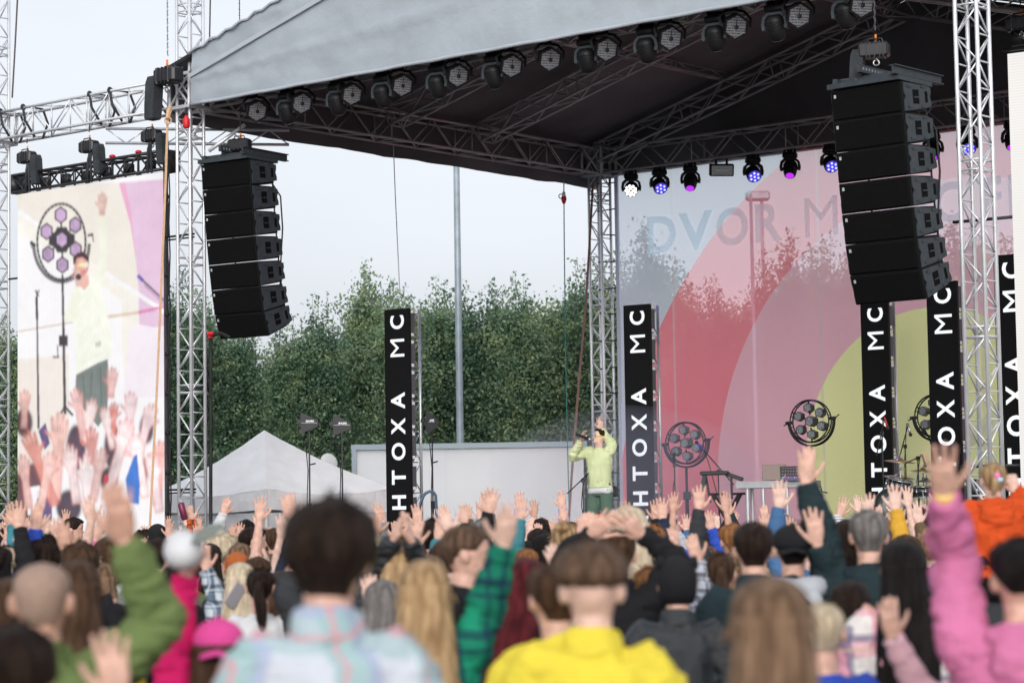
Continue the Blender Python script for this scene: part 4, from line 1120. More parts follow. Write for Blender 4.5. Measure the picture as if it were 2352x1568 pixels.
mb = MB(); mb.lathe([(.001, .05), (.08, .045), (.14, .03), (.18, 0), (.185, -.03), (.165, -.04)], 20, Md); mb.build('shell', WHITEP, dt, True, True)
mb = MB(); mb.lathe([(.14, -.045), (.001, -.05)], 20, Md); mb.build('grille', mat('grey_grille', (.2, .2, .21), .6), dt, local=True)
mb = MB(); mb.tube((0, 0, -.2), (0, 0, -ds.z), .04); mb.build('post', WHITEP, dt, local=True)
# ------------------------------------------------------------------ white hoarding
hl, hr = W(809, 1021, 49.5), W(1345, 1013, 49.5); hz = (hl.z+hr.z)/2
hd_ = thing('site_cabin', 'long low white cabin with grey top rail behind the stage', 'cabin', (hl.x, hl.y, 0), math.atan2(hr.y-hl.y, hr.x-hl.x))
LN = (Vector((hr.x, hr.y))-Vector((hl.x, hl.y))).length
mb = MB(); mb.box((LN/2, .05, hz/2-.06), (LN-.1, .1, hz-.12)); 
mb.box((LN/2, 1.3, hz/2-.05), (LN-.14, 2.4, hz-.14)); mb.build('wall', mat('white_panel', (.90, .91, .94), .6, 0, .03, 1.0, .1, 4), hd_, local=True)
mb = MB(); mb.box((LN/2, -.01, hz-.055), (LN+.04, .16, .11)); mb.box((.04, -.01, hz/2-.055), (.10, .15, hz-.11)); mb.build('rail', mat('rail_grey', (.36, .43, .48), .5, .2), hd_, local=True)
mb = MB()
for i in range(1, 5): mb.box((LN*i/5, -.002, hz/2-.06), (.014, .012, hz-.2))
mb.build('seam', mat('panel_seam', (.85, .86, .89), .6), hd_, local=True)
# ------------------------------------------------------------------ wheel lamps
SMALLH = honey('small_honeycomb', col=(.50, .52, .56), scale=95)
def wheel():
    t = thing('wheel_lamp', 'x', 'stage lamp', (0, 0, 0), 0, 'wheel lamps on the stage')
    R0 = .335
    Mw = Matrix.Rotation(PI/2, 4, 'X')
    r = MB()
    for y in (-.05, .05): r.torus(R0, .013, Matrix.Translation((0, y, 0)) @ Mw, 40, 6)
    for k in range(12):
        a = k*PI/6+.2; r.tube((R0*math.cos(a), -.05, R0*math.sin(a)), (R0*math.cos(a), .05, R0*math.sin(a)), .008, 5)
    for k in range(6):
        a = k*PI/3+PI/2; r.tube((.1*math.cos(a), -.01, .1*math.sin(a)), (R0*math.cos(a), -.02, R0*math.sin(a)), .013, 5)
    r.build('ring', BLACKM, t, True, True)
    y = MB()
    y.torus(R0+.055, .016, Mw, 30, 6, PI, 2*PI); y.torus(R0+.055, .014, Matrix.Translation((0, .06, 0)) @ Mw, 30, 6, PI, 2*PI)
    for s in (-1, 1): y.box((s*(R0+.04), 0, .01), (.10, .08, .05)); y.tube((s*(R0+.08), 0, .0), (s*(R0+.15), .03, .06 if s > 0 else -.02), .010); y.tube((s*(R0+.055), 0, .02), (s*(R0+.055), .06, .02), .012)
    y.build('yoke', BLACKM, t, True, True)
    for k in range(7):
        a = (k-1)*PI/3+PI/2+.06; d = .215 if k else 0; R1 = .078 if k else .085
        c = Vector((d*math.cos(a), 0, d*math.sin(a)))
        P6 = lambda rr, yy: [c+Vector((rr*math.cos(PI/6+q*PI/3), yy, rr*math.sin(PI/6+q*PI/3))) for q in range(6)]
        b = MB(); b.loft([P6(R1*.7, .12 if k else .18), P6(R1*1.05, .07 if k else .13), P6(R1, -.03), P6(R1, -.06), P6(R1*.86, -.06), P6(R1*.84, -.05)])
        h = b.build('lamp_head', BLACKM, t, local=True)
        f = MB(); f.add(P6(R1*.84, -.055), [(0, 1, 2, 3, 4, 5)]); f.build('reflector', SMALLH, h, local=True)
    return t
w0 = wheel()
def wheel_stand(px, D, label, zc):
    p = W(px, 1000, D); t = thing('crank_stand', label, 'lamp stand', (p.x, p.y, SZ), 0, 'crank stands of the wheel lamps')
    H = zc-SZ-.40
    m = MB(); m.tube((0, 0, .12), (0, 0, H), .022, 8); m.tube((0, 0, .12), (0, 0, H*.62), .032, 8); m.build('pole', BLACKM, t, local=True)
    b = MB(); b.box((0, 0, H*.66), (.12, .12, .13), bev=.01); b.build('crank_box', BLACKM, t, local=True)
    c = MB(); c.path([(.06, -.03, H*.66), (.12, -.03, H*.66), (.15, -.03, H*.66-.17), (.24, -.03, H*.66-.19)], .013, 5); c.build('crank', BLACKM, t, local=True)
    for k in range(3):
        a = k*2*PI/3+.4; l = MB(); l.tube((0, 0, .38), (.48*math.cos(a), .48*math.sin(a), .02), .014); l.tube((0, 0, .12), (.24*math.cos(a), .24*math.sin(a), .2), .01); l.build('leg', BLACKM, t, local=True)
for i, (px, py, D, lab) in enumerate(((1575, 1017, 39.4, 'wheel of seven lamps on the red part of the banner, above the keyboard'), (1862, 967, 38.6, 'wheel of seven lamps at the edge of the yellow circle, above the table'), (2149, 955, 38.2, 'wheel of seven lamps half hidden behind the column by the right tower'))):
    p = W(px, py, D); M = Matrix.Translation(p) @ Matrix.Rotation(front_yaw(p)+PI+R_(-24), 4, 'Z') @ Matrix.Rotation(R_(-4), 4, 'Y')
    if i == 0: c = w0; c.matrix_world = M; WORLD[c.name] = M
    else: c = dup(w0, M)
    c['label'] = lab
    wheel_stand(px, D+.0, ('crank stand under the wheel lamp on red', 'crank stand under the wheel lamp behind the laptop table', 'crank stand under the half hidden wheel lamp')[i], p.z)
# ------------------------------------------------------------------ antenna paddles
for px, py, D, fl, lab in ((710, 970, 35.5, 1, 'black arrow-shaped antenna paddle on a stand, leftmost in front of the tent'), (785, 975, 35.0, 1, 'black arrow-shaped antenna paddle on a stand, right of its twin above the tent'), (992, 968, 36.5, 2, 'small black antenna paddle on a stand beside the left column')):
    p = W(px, py, D); t = thing('antenna_stand', lab, 'antenna', (p.x, p.y, 0), R_(8 if fl == 1 else -25), 'antenna paddles beside the stage')
    z = p.z; k = 1.0
    q = [(-.125, .155), (.13, .03), (.13, -.06), (-.125, -.16)] if fl == 1 else [(-.09, .16), (.11, .03), (.11, -.07), (-.06, -.19), (-.10, -.12)]
    mb = MB(); mb.prism([(a, c+z) for a, c in q], Matrix.Rotation(PI/2, 4, 'X'), .016); mb.box((-.15, 0, z+.02), (.06, .05, .05)); pd = mb.build('paddle', BLACK, t, local=True)
    tx = MB(); add_text(tx, 'SHURE', .05, frame((.01, -.0185, z+.02), (1, 0, 0), (0, 0, 1), (0, -1, 0)), .002, .12 if fl == 1 else .075, .028); tx.box((0.0, -.0175, z-.005), (.24 if fl == 1 else .1, .002, .003)); tx.build('lettering', glow('print_white', (.8, .8, .82), 0, (.8, .8, .82)), pd, local=True, fix=False)
    mb = MB(); mb.tube((0, 0, .1), (.0, 0, z-.12), .012, 6); mb.tube((0, 0, .1), (0, 0, z*.62), .018, 6); mb.box((.0, 0, z*.63), (.05, .05, .12)); mb.tube((.0, 0, z-.62), (.09, 0, z-.60), .012); mb.build('pole', BLACKM, t, local=True)
    mb = MB(); mb.path([(-.16, 0, z-.02), (-.15, 0, z-.15), (-.05, .02, z-.35), (-.02, .02, z-.7), (-.04, .02, z-1.2), (-.03, .02, .3)], .008, 5); mb.build('cable', RUBBER, t, True, True)
    for j in range(3):
        a = j*2*PI/3; MB().tube((0, 0, .45), (.4*math.cos(a), .4*math.sin(a), .02), .012).build('leg', BLACKM, t, local=True)
# ------------------------------------------------------------------ microphone stands, table, keyboard, drums
def mic_stand(px, D, ybase_top, label, boom=None, mic=True, mcol=None):
    """upright to the photo point (px, ybase_top); boom = two photo points"""
    p = W(px, ybase_top, D); t = thing('microphone_stand', label, 'microphone stand', (p.x, p.y, SZ), 0, 'microphone stands on the stage')
    z = p.z
    m = MB(); m.tube((p.x, p.y, SZ+.06), (p.x, p.y, z), .010, 6); m.tube((p.x, p.y, SZ+.06), (p.x, p.y, SZ+(z-SZ)*.55), .014, 6); m.box((p.x, p.y, z), (.05, .05, .06)); m.build('pole', BLACKM, t)
    for k in range(3):
        a = k*2*PI/3+.5; MB().tube((p.x, p.y, SZ+.09), (p.x+.32*math.cos(a), p.y+.32*math.sin(a), SZ+.015), .010, 6).build('leg', BLACKM, t)
    e = Vector((p.x, p.y, z+.02)); d = Vector((0, 0, 1))
    if boom:
        a, b = W(*boom[0], D), W(*boom[1], D-.1); MB().tube(a, b, .009, 6).build('boom', BLACKM, t); e = b; d = (b-a).normalized()
        if len(boom) > 2: d = (W(*boom[2], D-.1)-b).normalized()
    if mic:
        m = MB(); m.path([e-d*.02, e+d*.10, e+d*.13], [.012, .017, .020], 8); m.ball(e+d*.155, .028, 10, 7, m=1)
        m.build('microphone', [mcol or BLACKM, mat('mic_mesh', (.05, .05, .055), .5, .5)], t, True)
    c = MB(); c.path([e-d*.02, e-d*.12+Vector((0, 0, -.1)), Vector((p.x-.03, p.y-.03, z-.35)), Vector((p.x+.02, p.y-.03, SZ+.4)), Vector((p.x-.02, p.y-.05, SZ+.02))], .006, 4); c.build('cable', RUBBER, t, True)
    return t
mic_stand(1339, 33.9, 1103, 'empty boom microphone stand just left of the singer', ((1303, 1133), (1352, 1086)), False)
mic_stand(1549, 37.5, 1068, 'straight black microphone stand left of the keyboard', None, True)
mic_stand(1650, 37.3, 1082, 'boom microphone stand with a violet microphone over the keyboard', ((1686, 1113), (1615, 1032)), True, mat('violet_metal', (.12, .06, .45), .4, .3))
mic_stand(2026, 36.3, 995, 'tall overhead microphone stand in front of the lettered column', ((2013, 1046), (2032, 960), (2038, 980)), True, mat('mic_red', (.5, .04, .02), .4))
mic_stand(2079, 36.7, 1025, 'tall overhead microphone stand right of the lettered column', ((2066, 1050), (2086, 975), (2090, 992)), True, STEEL)
mic_stand(2108, 36.2, 1052, 'short boom microphone stand over the snare drum', ((2080, 1063), (2119, 1046), (2125, 1066)), True)
mic_stand(2143, 37.2, 1020, 'microphone stand half hidden by the tower-side column', ((2150, 1060), (2134, 1005), (2128, 995)), True)
# table with laptop and small gear
ta, tb_ = W(1690, 1106, 36.6), W(1874, 1106, 36.3)
tt = thing('table', 'silver aluminium stage table with tubular legs at the centre back', 'table', (ta.x, ta.y, SZ), math.atan2(tb_.y-ta.y, tb_.x-ta.x))
TL = (tb_.xy-ta.xy).length; th_ = ta.z-SZ
mb = MB(); mb.box((TL/2, .3, th_-.05), (TL, .6, .10)); 
for z in (-.015, -.05, -.085): mb.box((TL/2, -.004, th_+z), (TL+.01, .012, .012))
mb.build('tabletop', mat('table_grey', (.30, .31, .33), .45, .4, .12, 4), tt, local=True)
for x in (.16, .40, TL-.45, TL-.12):
    for y in ((.06,) if x in (.40, TL-.45) else (.06, .54)): MB().tube((x, y, 0), (x, y, th_-.10), .028, 8).build('leg', ALU, tt, local=True)
MB().path([(TL*.55, .05, th_+.01), (TL*.53, -.02, th_-.05), (TL*.57, -.03, th_-.3), (TL*.60, -.02, th_-.6), (TL*.66, -.02, th_-.65)], .006, 5).build('cable', WHITEP, tt, True, True)
lp = thing('laptop', 'open brown-grey laptop standing on the silver table', 'laptop', tuple(W(1778, 1103, 36.5)), math.atan2(tb_.y-ta.y, tb_.x-ta.x))
Ml = Matrix.Rotation(R_(-14), 4, 'X'); LB = mat('laptop_lid', (.15, .115, .10), .4, .5)
mb = MB(); mb.box(Ml @ Vector((0, 0, .125)), (.36, .012, .25), Ml.to_3x3(), bev=.005); mb.build('lid', LB, lp, local=True)
mb = MB(); mb.box((0, .14, .01), (.36, .25, .016)); mb.build('base', LB, lp, local=True)
mx_ = W(1815, 1090, 36.5); mt_ = thing('drum_pad', 'tilted black pad controller on a small stand beside the laptop', 'pad controller', tuple(mx_))
Mr = Matrix.Rotation(R_(55), 4, 'X'); mb = MB(); mb.box((0, 0, .03), (.30, .012+.02, .2), Mr.to_3x3() @ Matrix.Rotation(R_(-60), 3, 'X'), bev=.005); mb.build('body', BLACK, mt_, local=True)
mb = MB()
for i in range(7):
    for j in range(4): mb.ball((-.12+i*.04+j*.004, -.018-.002*j+.004, -.035+.045*j), (.012, .006, .010), 8, 5)
mb.build('pads', mat('pad_mauve', (.22, .13, .20), .6), mt_, local=True)
mb = MB(); mb.tube((0, .02, -.02), (0, .02, -(mx_.z-th_-SZ)), .018); mb.box((0, .02, -(mx_.z-th_-SZ)+.01), (.16, .12, .02)); mb.build('stand', BLACKM, mt_, local=True)
px_ = W(1820, 1100, 36.3); pdl = thing('effects_unit', 'low effects unit with coloured lights on the table', 'effects unit', (px_.x, px_.y, ta.z+.002))
mb = MB(); mb.box((0, 0, .02), (.34, .12, .04)); mb.build('body', mat('unit_violet', (.10, .07, .17), .5), pdl, local=True)
mb = MB()
for i in range(11): mb.ball((-.15+i*.03, -.055+.03*(i % 2), .045), .011, 8, 5, m=i % 3)
mb.build('knob', [glow('knob_mint', (.2, .8, .7), .6), glow('knob_violet', (.4, .2, .9), .6), glow('knob_red', (.7, .1, .15), .6)], pdl, local=True)
# keyboard on its cross stand
kb = W(1645, 1086, 36.9); kt = thing('keyboard', 'black keyboard on an X-shaped stand left of the silver table', 'keyboard', (kb.x, kb.y, SZ), R_(-12)); kz = kb.z-SZ
mb = MB(); mb.box((-.02, 0, kz), (.43, .28, .06), bev=.015); mb.box((.28, .02, kz-.06), (.26, .16, .06), Matrix.Rotation(R_(20), 3, 'Y'), bev=.01); mb.box((-.19, -.05, kz-.14), (.06, .10, .26), Matrix.Rotation(R_(12), 3, 'Y')); mb.build('body', BLACK, kt, local=True)
mb = MB()
for s in (-1, 1):
    mb.tube((-.06, s*.18, kz-.32), (.42, s*.18, 0), .022); mb.tube((.36, s*.18, kz-.32), (-.12, s*.18, 0), .022)
mb.tube((-.12, 0, kz-.32), (.10, 0, kz-.32), .02); mb.tube((.22, 0, kz-.32), (.46, 0, kz-.32), .02); mb.tube((.23, 0, kz-.06), (.23, 0, kz-.40), .018); mb.tube((-.16, 0, kz-.03), (-.10, 0, kz-.45), .018)
mb.build('stand', BLACKM, kt, local=True)
# drums
CHROME = mat('chrome', (.62, .63, .66), .16, .95); SHELL = mat('drum_shell', (.02, .022, .026), .18, 0, .2, 6, coat=.6); HEADW = mat('drum_head', (.06, .075, .08), .25, coat=.4); BRASS = mat('brass', (.45, .34, .16), .32, .8, .2, 4)
def drum(name, label, c, r, dp, M3, hoopm=CHROME, head=HEADW, legs=None, lugs=8):
    t = thing(name, label, 'drum', (c.x, c.y, SZ)); M = Matrix.Translation(c) @ M3.to_4x4(); Wi = M
    mb = MB(); mb.lathe([(r, -dp/2), (r, dp/2)], 28, Wi); mb.build('shell', SHELL, t, True)
    mb = MB(); mb.lathe([(r*.985, dp/2+.004), (r*.5, dp/2+.006), (.001, dp/2+.006)], 28, Wi); mb.build('drum_head', head, t, True); mb = MB(); mb.lathe([(r*.985, -dp/2-.004), (.001, -dp/2-.006)], 28, Wi); mb.build('drum_head', head, t, True)
    mb = MB()
    for z in (-dp/2, dp/2): MB().torus(r+.006, .010, Wi @ Matrix.Translation((0, 0, z)), 32, 6).build('hoop', hoopm, t, True)
    mb = MB()
    for k in range(lugs):
        a = k*2*PI/lugs+.2; x, y = (r+.014)*math.cos(a), (r+.014)*math.sin(a)
        mb.tube(Wi @ Vector((x, y, -dp/2)), Wi @ Vector((x, y, dp/2)), .006, 5); mb.tube(Wi @ Vector((x, y, -dp*.22)), Wi @ Vector((x, y, dp*.22)), .014, 6)
    mb.build('tension_rod', CHROME, t, True)
    for k in range(3 if legs is None else legs):
        a = k*2*PI/3+.5; q = Wi @ Vector(((r+.02)*math.cos(a), (r+.02)*math.sin(a), 0)) if legs is None else c+Vector((.25*math.cos(a), .1*math.sin(a), -.05))
        MB().tube(q, (q.x+.02, q.y, SZ), .010).build('leg', CHROME, t)
    return t
Fz = Matrix.Rotation(front_yaw(W(2230, 1150, 36.4))+PI, 3, 'Z')
drum('bass_drum', 'large black bass drum lying on its side at the front of the drum kit', W(2052, 1165, 36.2), .285, .40, Fz @ Matrix.Rotation(PI/2, 3, 'X') @ Matrix.Rotation(R_(0), 3, 'Y'), SHELL, HEADW, 2, 10)
drum('tom_drum', 'tilted black and chrome tom drum above the bass drum', W(2065, 1117, 36.3), .185, .21, Fz @ Matrix.Rotation(R_(14), 3, 'Y') @ Matrix.Rotation(R_(8), 3, 'X'))
drum('snare_drum', 'shallow chrome snare drum right of the bass drum', W(2121, 1128, 36.0), .16, .15, Fz @ Matrix.Rotation(R_(3), 3, 'X'))
drum('floor_tom', 'deep black floor tom seen through the right lattice tower', W(2216, 1128, 36.5), .20, .36, Fz)
def cymbal(px, py, D, r, tilt, label, m=BRASS):
    p = W(px, py, D); t = thing('cymbal_stand', label, 'cymbal', (p.x, p.y, SZ), 0, 'cymbals of the drum kit'); M = Matrix.Translation(p) @ Matrix.Rotation(R_(tilt), 4, 'Y') @ Matrix.Rotation(R_(6), 4, 'X')
    mb = MB(); mb.lathe([(r, -.014), (r*.6, .004), (r*.28, .014), (r*.18, .035), (.012, .05), (.010, .042), (r*.16, .026), (r*.28, .008), (r*.6, -.002), (r, -.017)], 30, M); mb.build('cymbal', m, t, True)
    mb = MB(); mb.tube((p.x, p.y, SZ), p, .011); mb.tube(p, M @ Vector((0, 0, .09)), .006); mb.tube((p.x, p.y, SZ), (p.x, p.y, SZ+(p.z-SZ)*.6), .016); mb.ball((p.x, p.y, p.z-.12), .025); mb.build('pole', CHROME, t)
    for k in range(3):
        a = k*2*PI/3; MB().tube((p.x, p.y, SZ+.3), (p.x+.3*math.cos(a), p.y+.3*math.sin(a), SZ+.01), .010).build('leg', CHROME, t)
cymbal(2067, 1058, 36.5, .235, 5, 'upper crash cymbal lit violet, in front of the lettered column')
cymbal(2064, 1094, 36.9, .25, 6, 'wide lower cymbal lit violet, just over the tom drum')
cymbal(2120, 1080, 37.0, .19, 4, 'small violet cymbal behind the foremost raised hand')
cymbal(2128, 1103, 36.1, .15, 2, 'dark hi-hat cymbals over the snare drum', mat('bronze_dark', (.10, .09, .08), .35, .7))
# small black fixture clamped behind the singer, stair rail, straps, cords, plugs
p = W(1405, 1128, 36.5); bx = thing('monitor_box', 'small black box behind the singer at waist height', 'speaker', tuple(p), R_(-20))
mb = MB(); mb.box((0, 0, 0), (.16, .14, .16), bev=.02); mb.box((-.03, 0, -.12), (.06, .1, .08)); mb.build('body', BLACK, bx, local=True); mb = MB(); mb.tube((-.03, 0, -.15), (-.03, 0, -(p.z-SZ)), .014); mb.box((-.03, 0, -(p.z-SZ)+.015), (.3, .3, .03)); mb.build('stand', BLACKM, bx, local=True)
a, b, c, d = W(948, 1195, 36), W(978, 1132, 36), W(996, 1130, 36), W(1002, 1165, 36)
hr_ = thing('handrail', 'bent blue-grey stair handrail beside the left column', 'handrail', (a.x, a.y, 0))
mb = MB(); mb.path([Vector((a.x-.25, a.y, a.z-.45)), a, b-Vector((.03, 0, .03)), b, b.lerp(c, .5)+Vector((0, 0, .02)), c, c-Vector((-.03, 0, .05)), d, Vector((d.x+.02, d.y, 0))], .022, 8); mb.tube((a.x-.25, a.y, a.z-.45), (a.x-.25, a.y, 0), .022); mb.build('rail', mat('rail_blue', (.06, .10, .16), .4, .3), hr_, True)
def strap(name, label, pts, w, m, cat, r=None):
    P0 = [Vector(q) for q in pts]; t = thing(name, label, cat, tuple(P0[0]))
    mb = MB()
    if r: mb.path(P0, r, 6)
    else:
        rings = []
        for q in P0: rings.append([q+Vector((-w/2, -.004, 0)), q+Vector((w/2, -.004, 0)), q+Vector((w/2, .004, 0)), q+Vector((-w/2, .004, 0))])
        mb.loft(rings)
    return t, mb.build('webbing' if not r else 'line', m, t)
TAN = mat('strap_tan', srgb(196, 160, 128), .8, 0, .1, 20)
t, _ = strap('ratchet_strap', 'tan ratchet strap running from the roof corner down in front of the video screen', [W(385, 272, 37.2), W(381, 400, 37.25), W(372, 620, 37.3), W(360, 900, 37.4), W(346, 1175, 37.5), W(340, 1290, 37.6)], .036, TAN, 'strap')
mb = MB(); mb.torus(.05, .012, Matrix.Translation(W(386, 277, 37.15)) @ Matrix.Rotation(PI/2, 4, 'X'), 12, 5); mb.path([W(384, 275, 37.2), W(388, 256, 37.3), W(392, 246, 37.4)], [.03, .045, .03], 6); mb.build('buckle', TAN, t)
strap('ratchet_strap', 'brown strap leaning beside the back stage tower, left of the singer', [W(1362, 420, 45.2), W(1354, 560, 44.5), W(1346, 690, 43.8), W(1332, 850, 43), W(1316, 1050, 42), W(1306, 1200, 41.5)], .042, mat('strap_brown', srgb(120, 92, 86), .8, 0, .1, 20), 'strap')
strap('cord', 'thin green cord hanging from the roof to the stage, left of the back tower', [W(1295, 410, 44), W(1296, 560, 44), W(1299, 800, 43.6), W(1304, 1040, 43), W(1308, 1200, 42.6)], 0, mat('cord_green', (.02, .16, .15), .6), 'cord', .010)
q = W(1295, 452, 43.9); pg = thing('power_plug', 'red and white power plug hanging on the green cord', 'plug', tuple(q))
mb = MB(); mb.lathe([(.025, .09), (.035, .03), (.04, -.0)], 10); mb.build('cap', WHITEP, pg, True, True); mb = MB(); mb.lathe([(.045, 0), (.05, -.05), (.035, -.1), (.02, -.13)], 10); mb.torus(.04, .01, Matrix.Translation((-.05, 0, .01)) @ Matrix.Rotation(PI/2, 4, 'X'), 10, 5); mb.build('body', RED, pg, True, True)
strap('chain', 'fine chain hanging from the roof above the left lettered column', [W(903, 320, 40), W(908, 450, 40), W(913, 560, 39.8), W(918, 668, 39.6)], 0, mat('chain_grey', (.25, .26, .28), .5, .6), 'chain', .008)
strap('chain', 'dark chain at the top left edge beside the edge tower', [W(43, -60, 39.5), W(35, 100, 39.5), W(28, 225, 39.5)], 0, mat('chain_dark', (.06, .05, .05), .5, .6), 'chain', .014)
strap('chain', 'dark chain falling behind the roof corner right of the left tower', [W(484, -60, 38.6), W(482, 60, 38.6), W(480, 150, 38.6)], 0, MATS['chain_dark'], 'chain', .012)
q = W(428, 283, 37.2); cn = thing('connector', 'small red connector hanging at the corner of the left tower', 'connector', tuple(q)); mb = MB(); mb.lathe([(.02, .12), (.03, .10), (.055, .06), (.055, -.06), (.04, -.08)], 10); mb.build('body', RED, cn, True, True)
mb = MB(); mb.tube((0, 0, .1), (0, 0, .25), .012); mb.build('lead', RUBBER, cn, local=True)
# black cable run down the right leg of the left tower, with its red tape
pts = [W(484, 772+i*36, 37.4+.02*math.sin(i*2)) for i in range(13)]
t, _ = strap('cable', 'thick black cable running down the left tower from the speaker array', [W(528, 775, 37.2), W(508, 765, 37.2), W(494, 768, 37.3)]+pts, 0, RUBBER, 'cable', .028)
mb = MB(); mb.tube(W(484, 776, 37.38), W(484, 762, 37.38), .045, 8); mb.tube(W(476, 766, 37.3), W(490, 766, 37.3), .03, 6); mb.build('tape', RED, t)
# crowd barrier at the far left
q0, q1 = W(-30, 1275, 36), W(60, 1275, 36.5); br_ = thing('crowd_barrier', 'low grey metal crowd barrier at the left edge under the video screen', 'barrier', (q0.x, q0.y, 0), math.atan2(q1.y-q0.y, q1.x-q0.x))
BL = (q1.xy-q0.xy).length; mb = MB()
for z in (.15, 1.25): mb.tube((0, 0, z), (BL, 0, z), .022)
for i in range(9): mb.tube((BL*i/8, 0, .15), (BL*i/8, 0, 1.25), .010)
mb.build('grid', ALU, br_, local=True)
for x in (.1, BL-.1): MB().tube((x, -.25, .02), (x, .25, .02), .02).build('foot', ALU, br_, local=True)
# stage smoke, a faint drift low behind the singer
sm_ = MB(); c = W(1440, 1150, 37.6); sm_.ball(c, (2.3, 1.5, 1.5), 20, 12)
sv = bpy.data.materials.new('smoke'); sv.use_nodes = True; tr = sv.node_tree
for n in list(tr.nodes): tr.nodes.remove(n)
o_ = tr.nodes.new('ShaderNodeOutputMaterial'); pv = tr.nodes.new('ShaderNodeVolumePrincipled'); pv.inputs['Color'].default_value = (.82, .82, 1, 1); pv.inputs['Density'].default_value = .10
tr.links.new(pv.outputs[0], o_.inputs['Volume'])
so_ = sm_.build('smoke', sv, None, True, kind='stuff')
# ------------------------------------------------------------------ people
def lerp(a, b, t): return a+(b-a)*t
def interp(tb, t):
    for (x0, y0), (x1, y1) in zip(tb, tb[1:]):
        if t <= x1: return lerp(y0, y1, max(0, (t-x0)/(x1-x0)))
    return tb[-1][1]
HW_ = [(0, .026), (.08, .040), (.22, .056), (.40, .066), (.55, .073), (.70, .0765), (.82, .072), (.91, .056), (.97, .032), (1, .004)]
HF_ = [(0, .070), (.06, .086), (.14, .090), (.26, .089), (.42, .090), (.52, .086), (.60, .092), (.72, .094), (.82, .086), (.91, .066), (.97, .038), (1, .004)]
HBK = [(0, .010), (.10, .030), (.22, .060), (.35, .082), (.50, .096), (.65, .101), (.78, .096), (.88, .078), (.95, .048), (1, .004)]
def headpt(phi, t, off=0.0):
    c, s = math.cos(phi), math.sin(phi)
    w = interp(HW_, t); y = (interp(HF_, t) if c > 0 else interp(HBK, t))
    p = Vector((math.copysign(abs(s)**.92, s)*w, .012+math.copysign(abs(c)**.92, c)*y, 1.53+.22*t))
    if off:
        cc = Vector((0, .0, 1.53+.22*min(t, .62)))
        d = (p-cc).normalized(); p = p+d*off
    return p
def head_mat(yaw, pitch, tilt=0):
    return Matrix.Translation((0, 0, 1.53)) @ Matrix.Rotation(yaw, 4, 'Z') @ Matrix.Rotation(tilt, 4, 'Y') @ Matrix.Rotation(pitch, 4, 'X') @ Matrix.Translation((0, 0, -1.53))
def hand(mb, wr, d, n, right, curl=.12, spread=1.0, k=1.0, thumb=1.0):
    d = d.normalized(); n = (n-d*n.dot(d)).normalized()
    t = d.cross(n)*(1 if right else -1)
    def P(a, b, c): return wr+(d*a+t*b+n*c)*k
    rings = []
    for a, hw, th, cc in ((-.03, .024, .020, 0), (0, .025, .019, 0), (.022, .034, .019, .002), (.05, .041, .017, .003), (.08, .042, .014, .002), (.098, .038, .011, .001)):
        rings.append([P(a, hw*math.copysign(abs(math.cos(q))**.7, math.cos(q)), cc+th*math.sin(q)) for q in [2*PI*j/12 for j in range(12)]])
    mb.loft(rings)
    for b0, ang, L, r in ((.031, 9, .072, .0092), (.0105, 2, .081, .0096), (-.0105, -4, .075, .0092), (-.031, -13, .058, .0080)):
        aa = R_(ang*spread*max(.25, 1.15-2.6*curl)); dd = Vector((math.cos(aa), math.sin(aa), 0)); cur = Vector((.082, b0*.98, .002)); pts = [cur.copy()]; c_ = 0
        for f in (.46, .32, .26):
            c_ += curl*(1.0 if f > .4 else 1.25); st_ = Vector((dd.x*math.cos(c_), dd.y*math.cos(c_), math.sin(c_)))
            cur = cur+st_*(L*f+(.014 if f > .4 else 0)); pts.append(cur.copy())
        mb.path([P(*p) for p in pts], [r*k*1.05, r*k, r*k*.93, r*k*.74], 7)
    th = [Vector((.010, .022, .004)), Vector((.042, .046+.006*thumb, .012)), Vector((.074, .060+.014*thumb, .018+curl*.02)), Vector((.100, .066+.018*thumb, .022+curl*.04))]
    mb.path([P(*p) for p in th], [.015*k, .0125*k, .0105*k, .008*k], 7)
ARMS = {   # side +1 (right); (elbow, wrist, hand direction, palm normal)
    'down': ((.235, -.03, 1.15), (.245, .07, .91), (0, .12, -1), (-1, .2, 0)),
    'up': ((.285, .10, 1.47), (.235, .21, 1.71), (-.12, .16, 1), (-.45, 1, .1)),
    'high': ((.245, .09, 1.62), (.215, .15, 1.87), (-.03, .08, 1), (0, 1, .1)),
    'wide': ((.36, .06, 1.50), (.40, .16, 1.74), (.12, .10, 1), (-.1, 1, 0)),
    'front': ((.255, .20, 1.40), (.20, .33, 1.62), (-.05, .2, 1), (0, 1, -.2)),
    'clap': ((.27, .22, 1.42), (.08, .34, 1.66), (-.20, .10, 1), (-1, .2, 0)),
    'phone': ((.25, .20, 1.34), (.13, .38, 1.52), (-.25, .3, .9), (-.4, -.6, .2)),
}
SHO = Vector((.178, -.012, 1.425))
def limb(a, b, c, ra, n=4):
    """points and radii along shoulder-elbow-wrist"""
    pts, rr = [], []
    for i in range(n): pts.append(a.lerp(b, i/n)); rr.append(lerp(ra[0], ra[1], i/n))
    for i in range(n+1): pts.append(b.lerp(c, i/n)); rr.append(lerp(ra[1], ra[2], (i/n)**1.0)+(.004*math.sin(PI*min(1, i/n*1.6)) if i else 0))
    return pts, rr
def arm_spec(s, a):
    if isinstance(a, str):
        e, w, d, n = [Vector(q) for q in ARMS[a]]
        for v in (e, w, d, n): v.x *= s
        return e, w, d, n, {'up': .20, 'high': .05, 'wide': .10, 'front': .30, 'clap': .08, 'phone': .7}.get(a, .3)
    return a
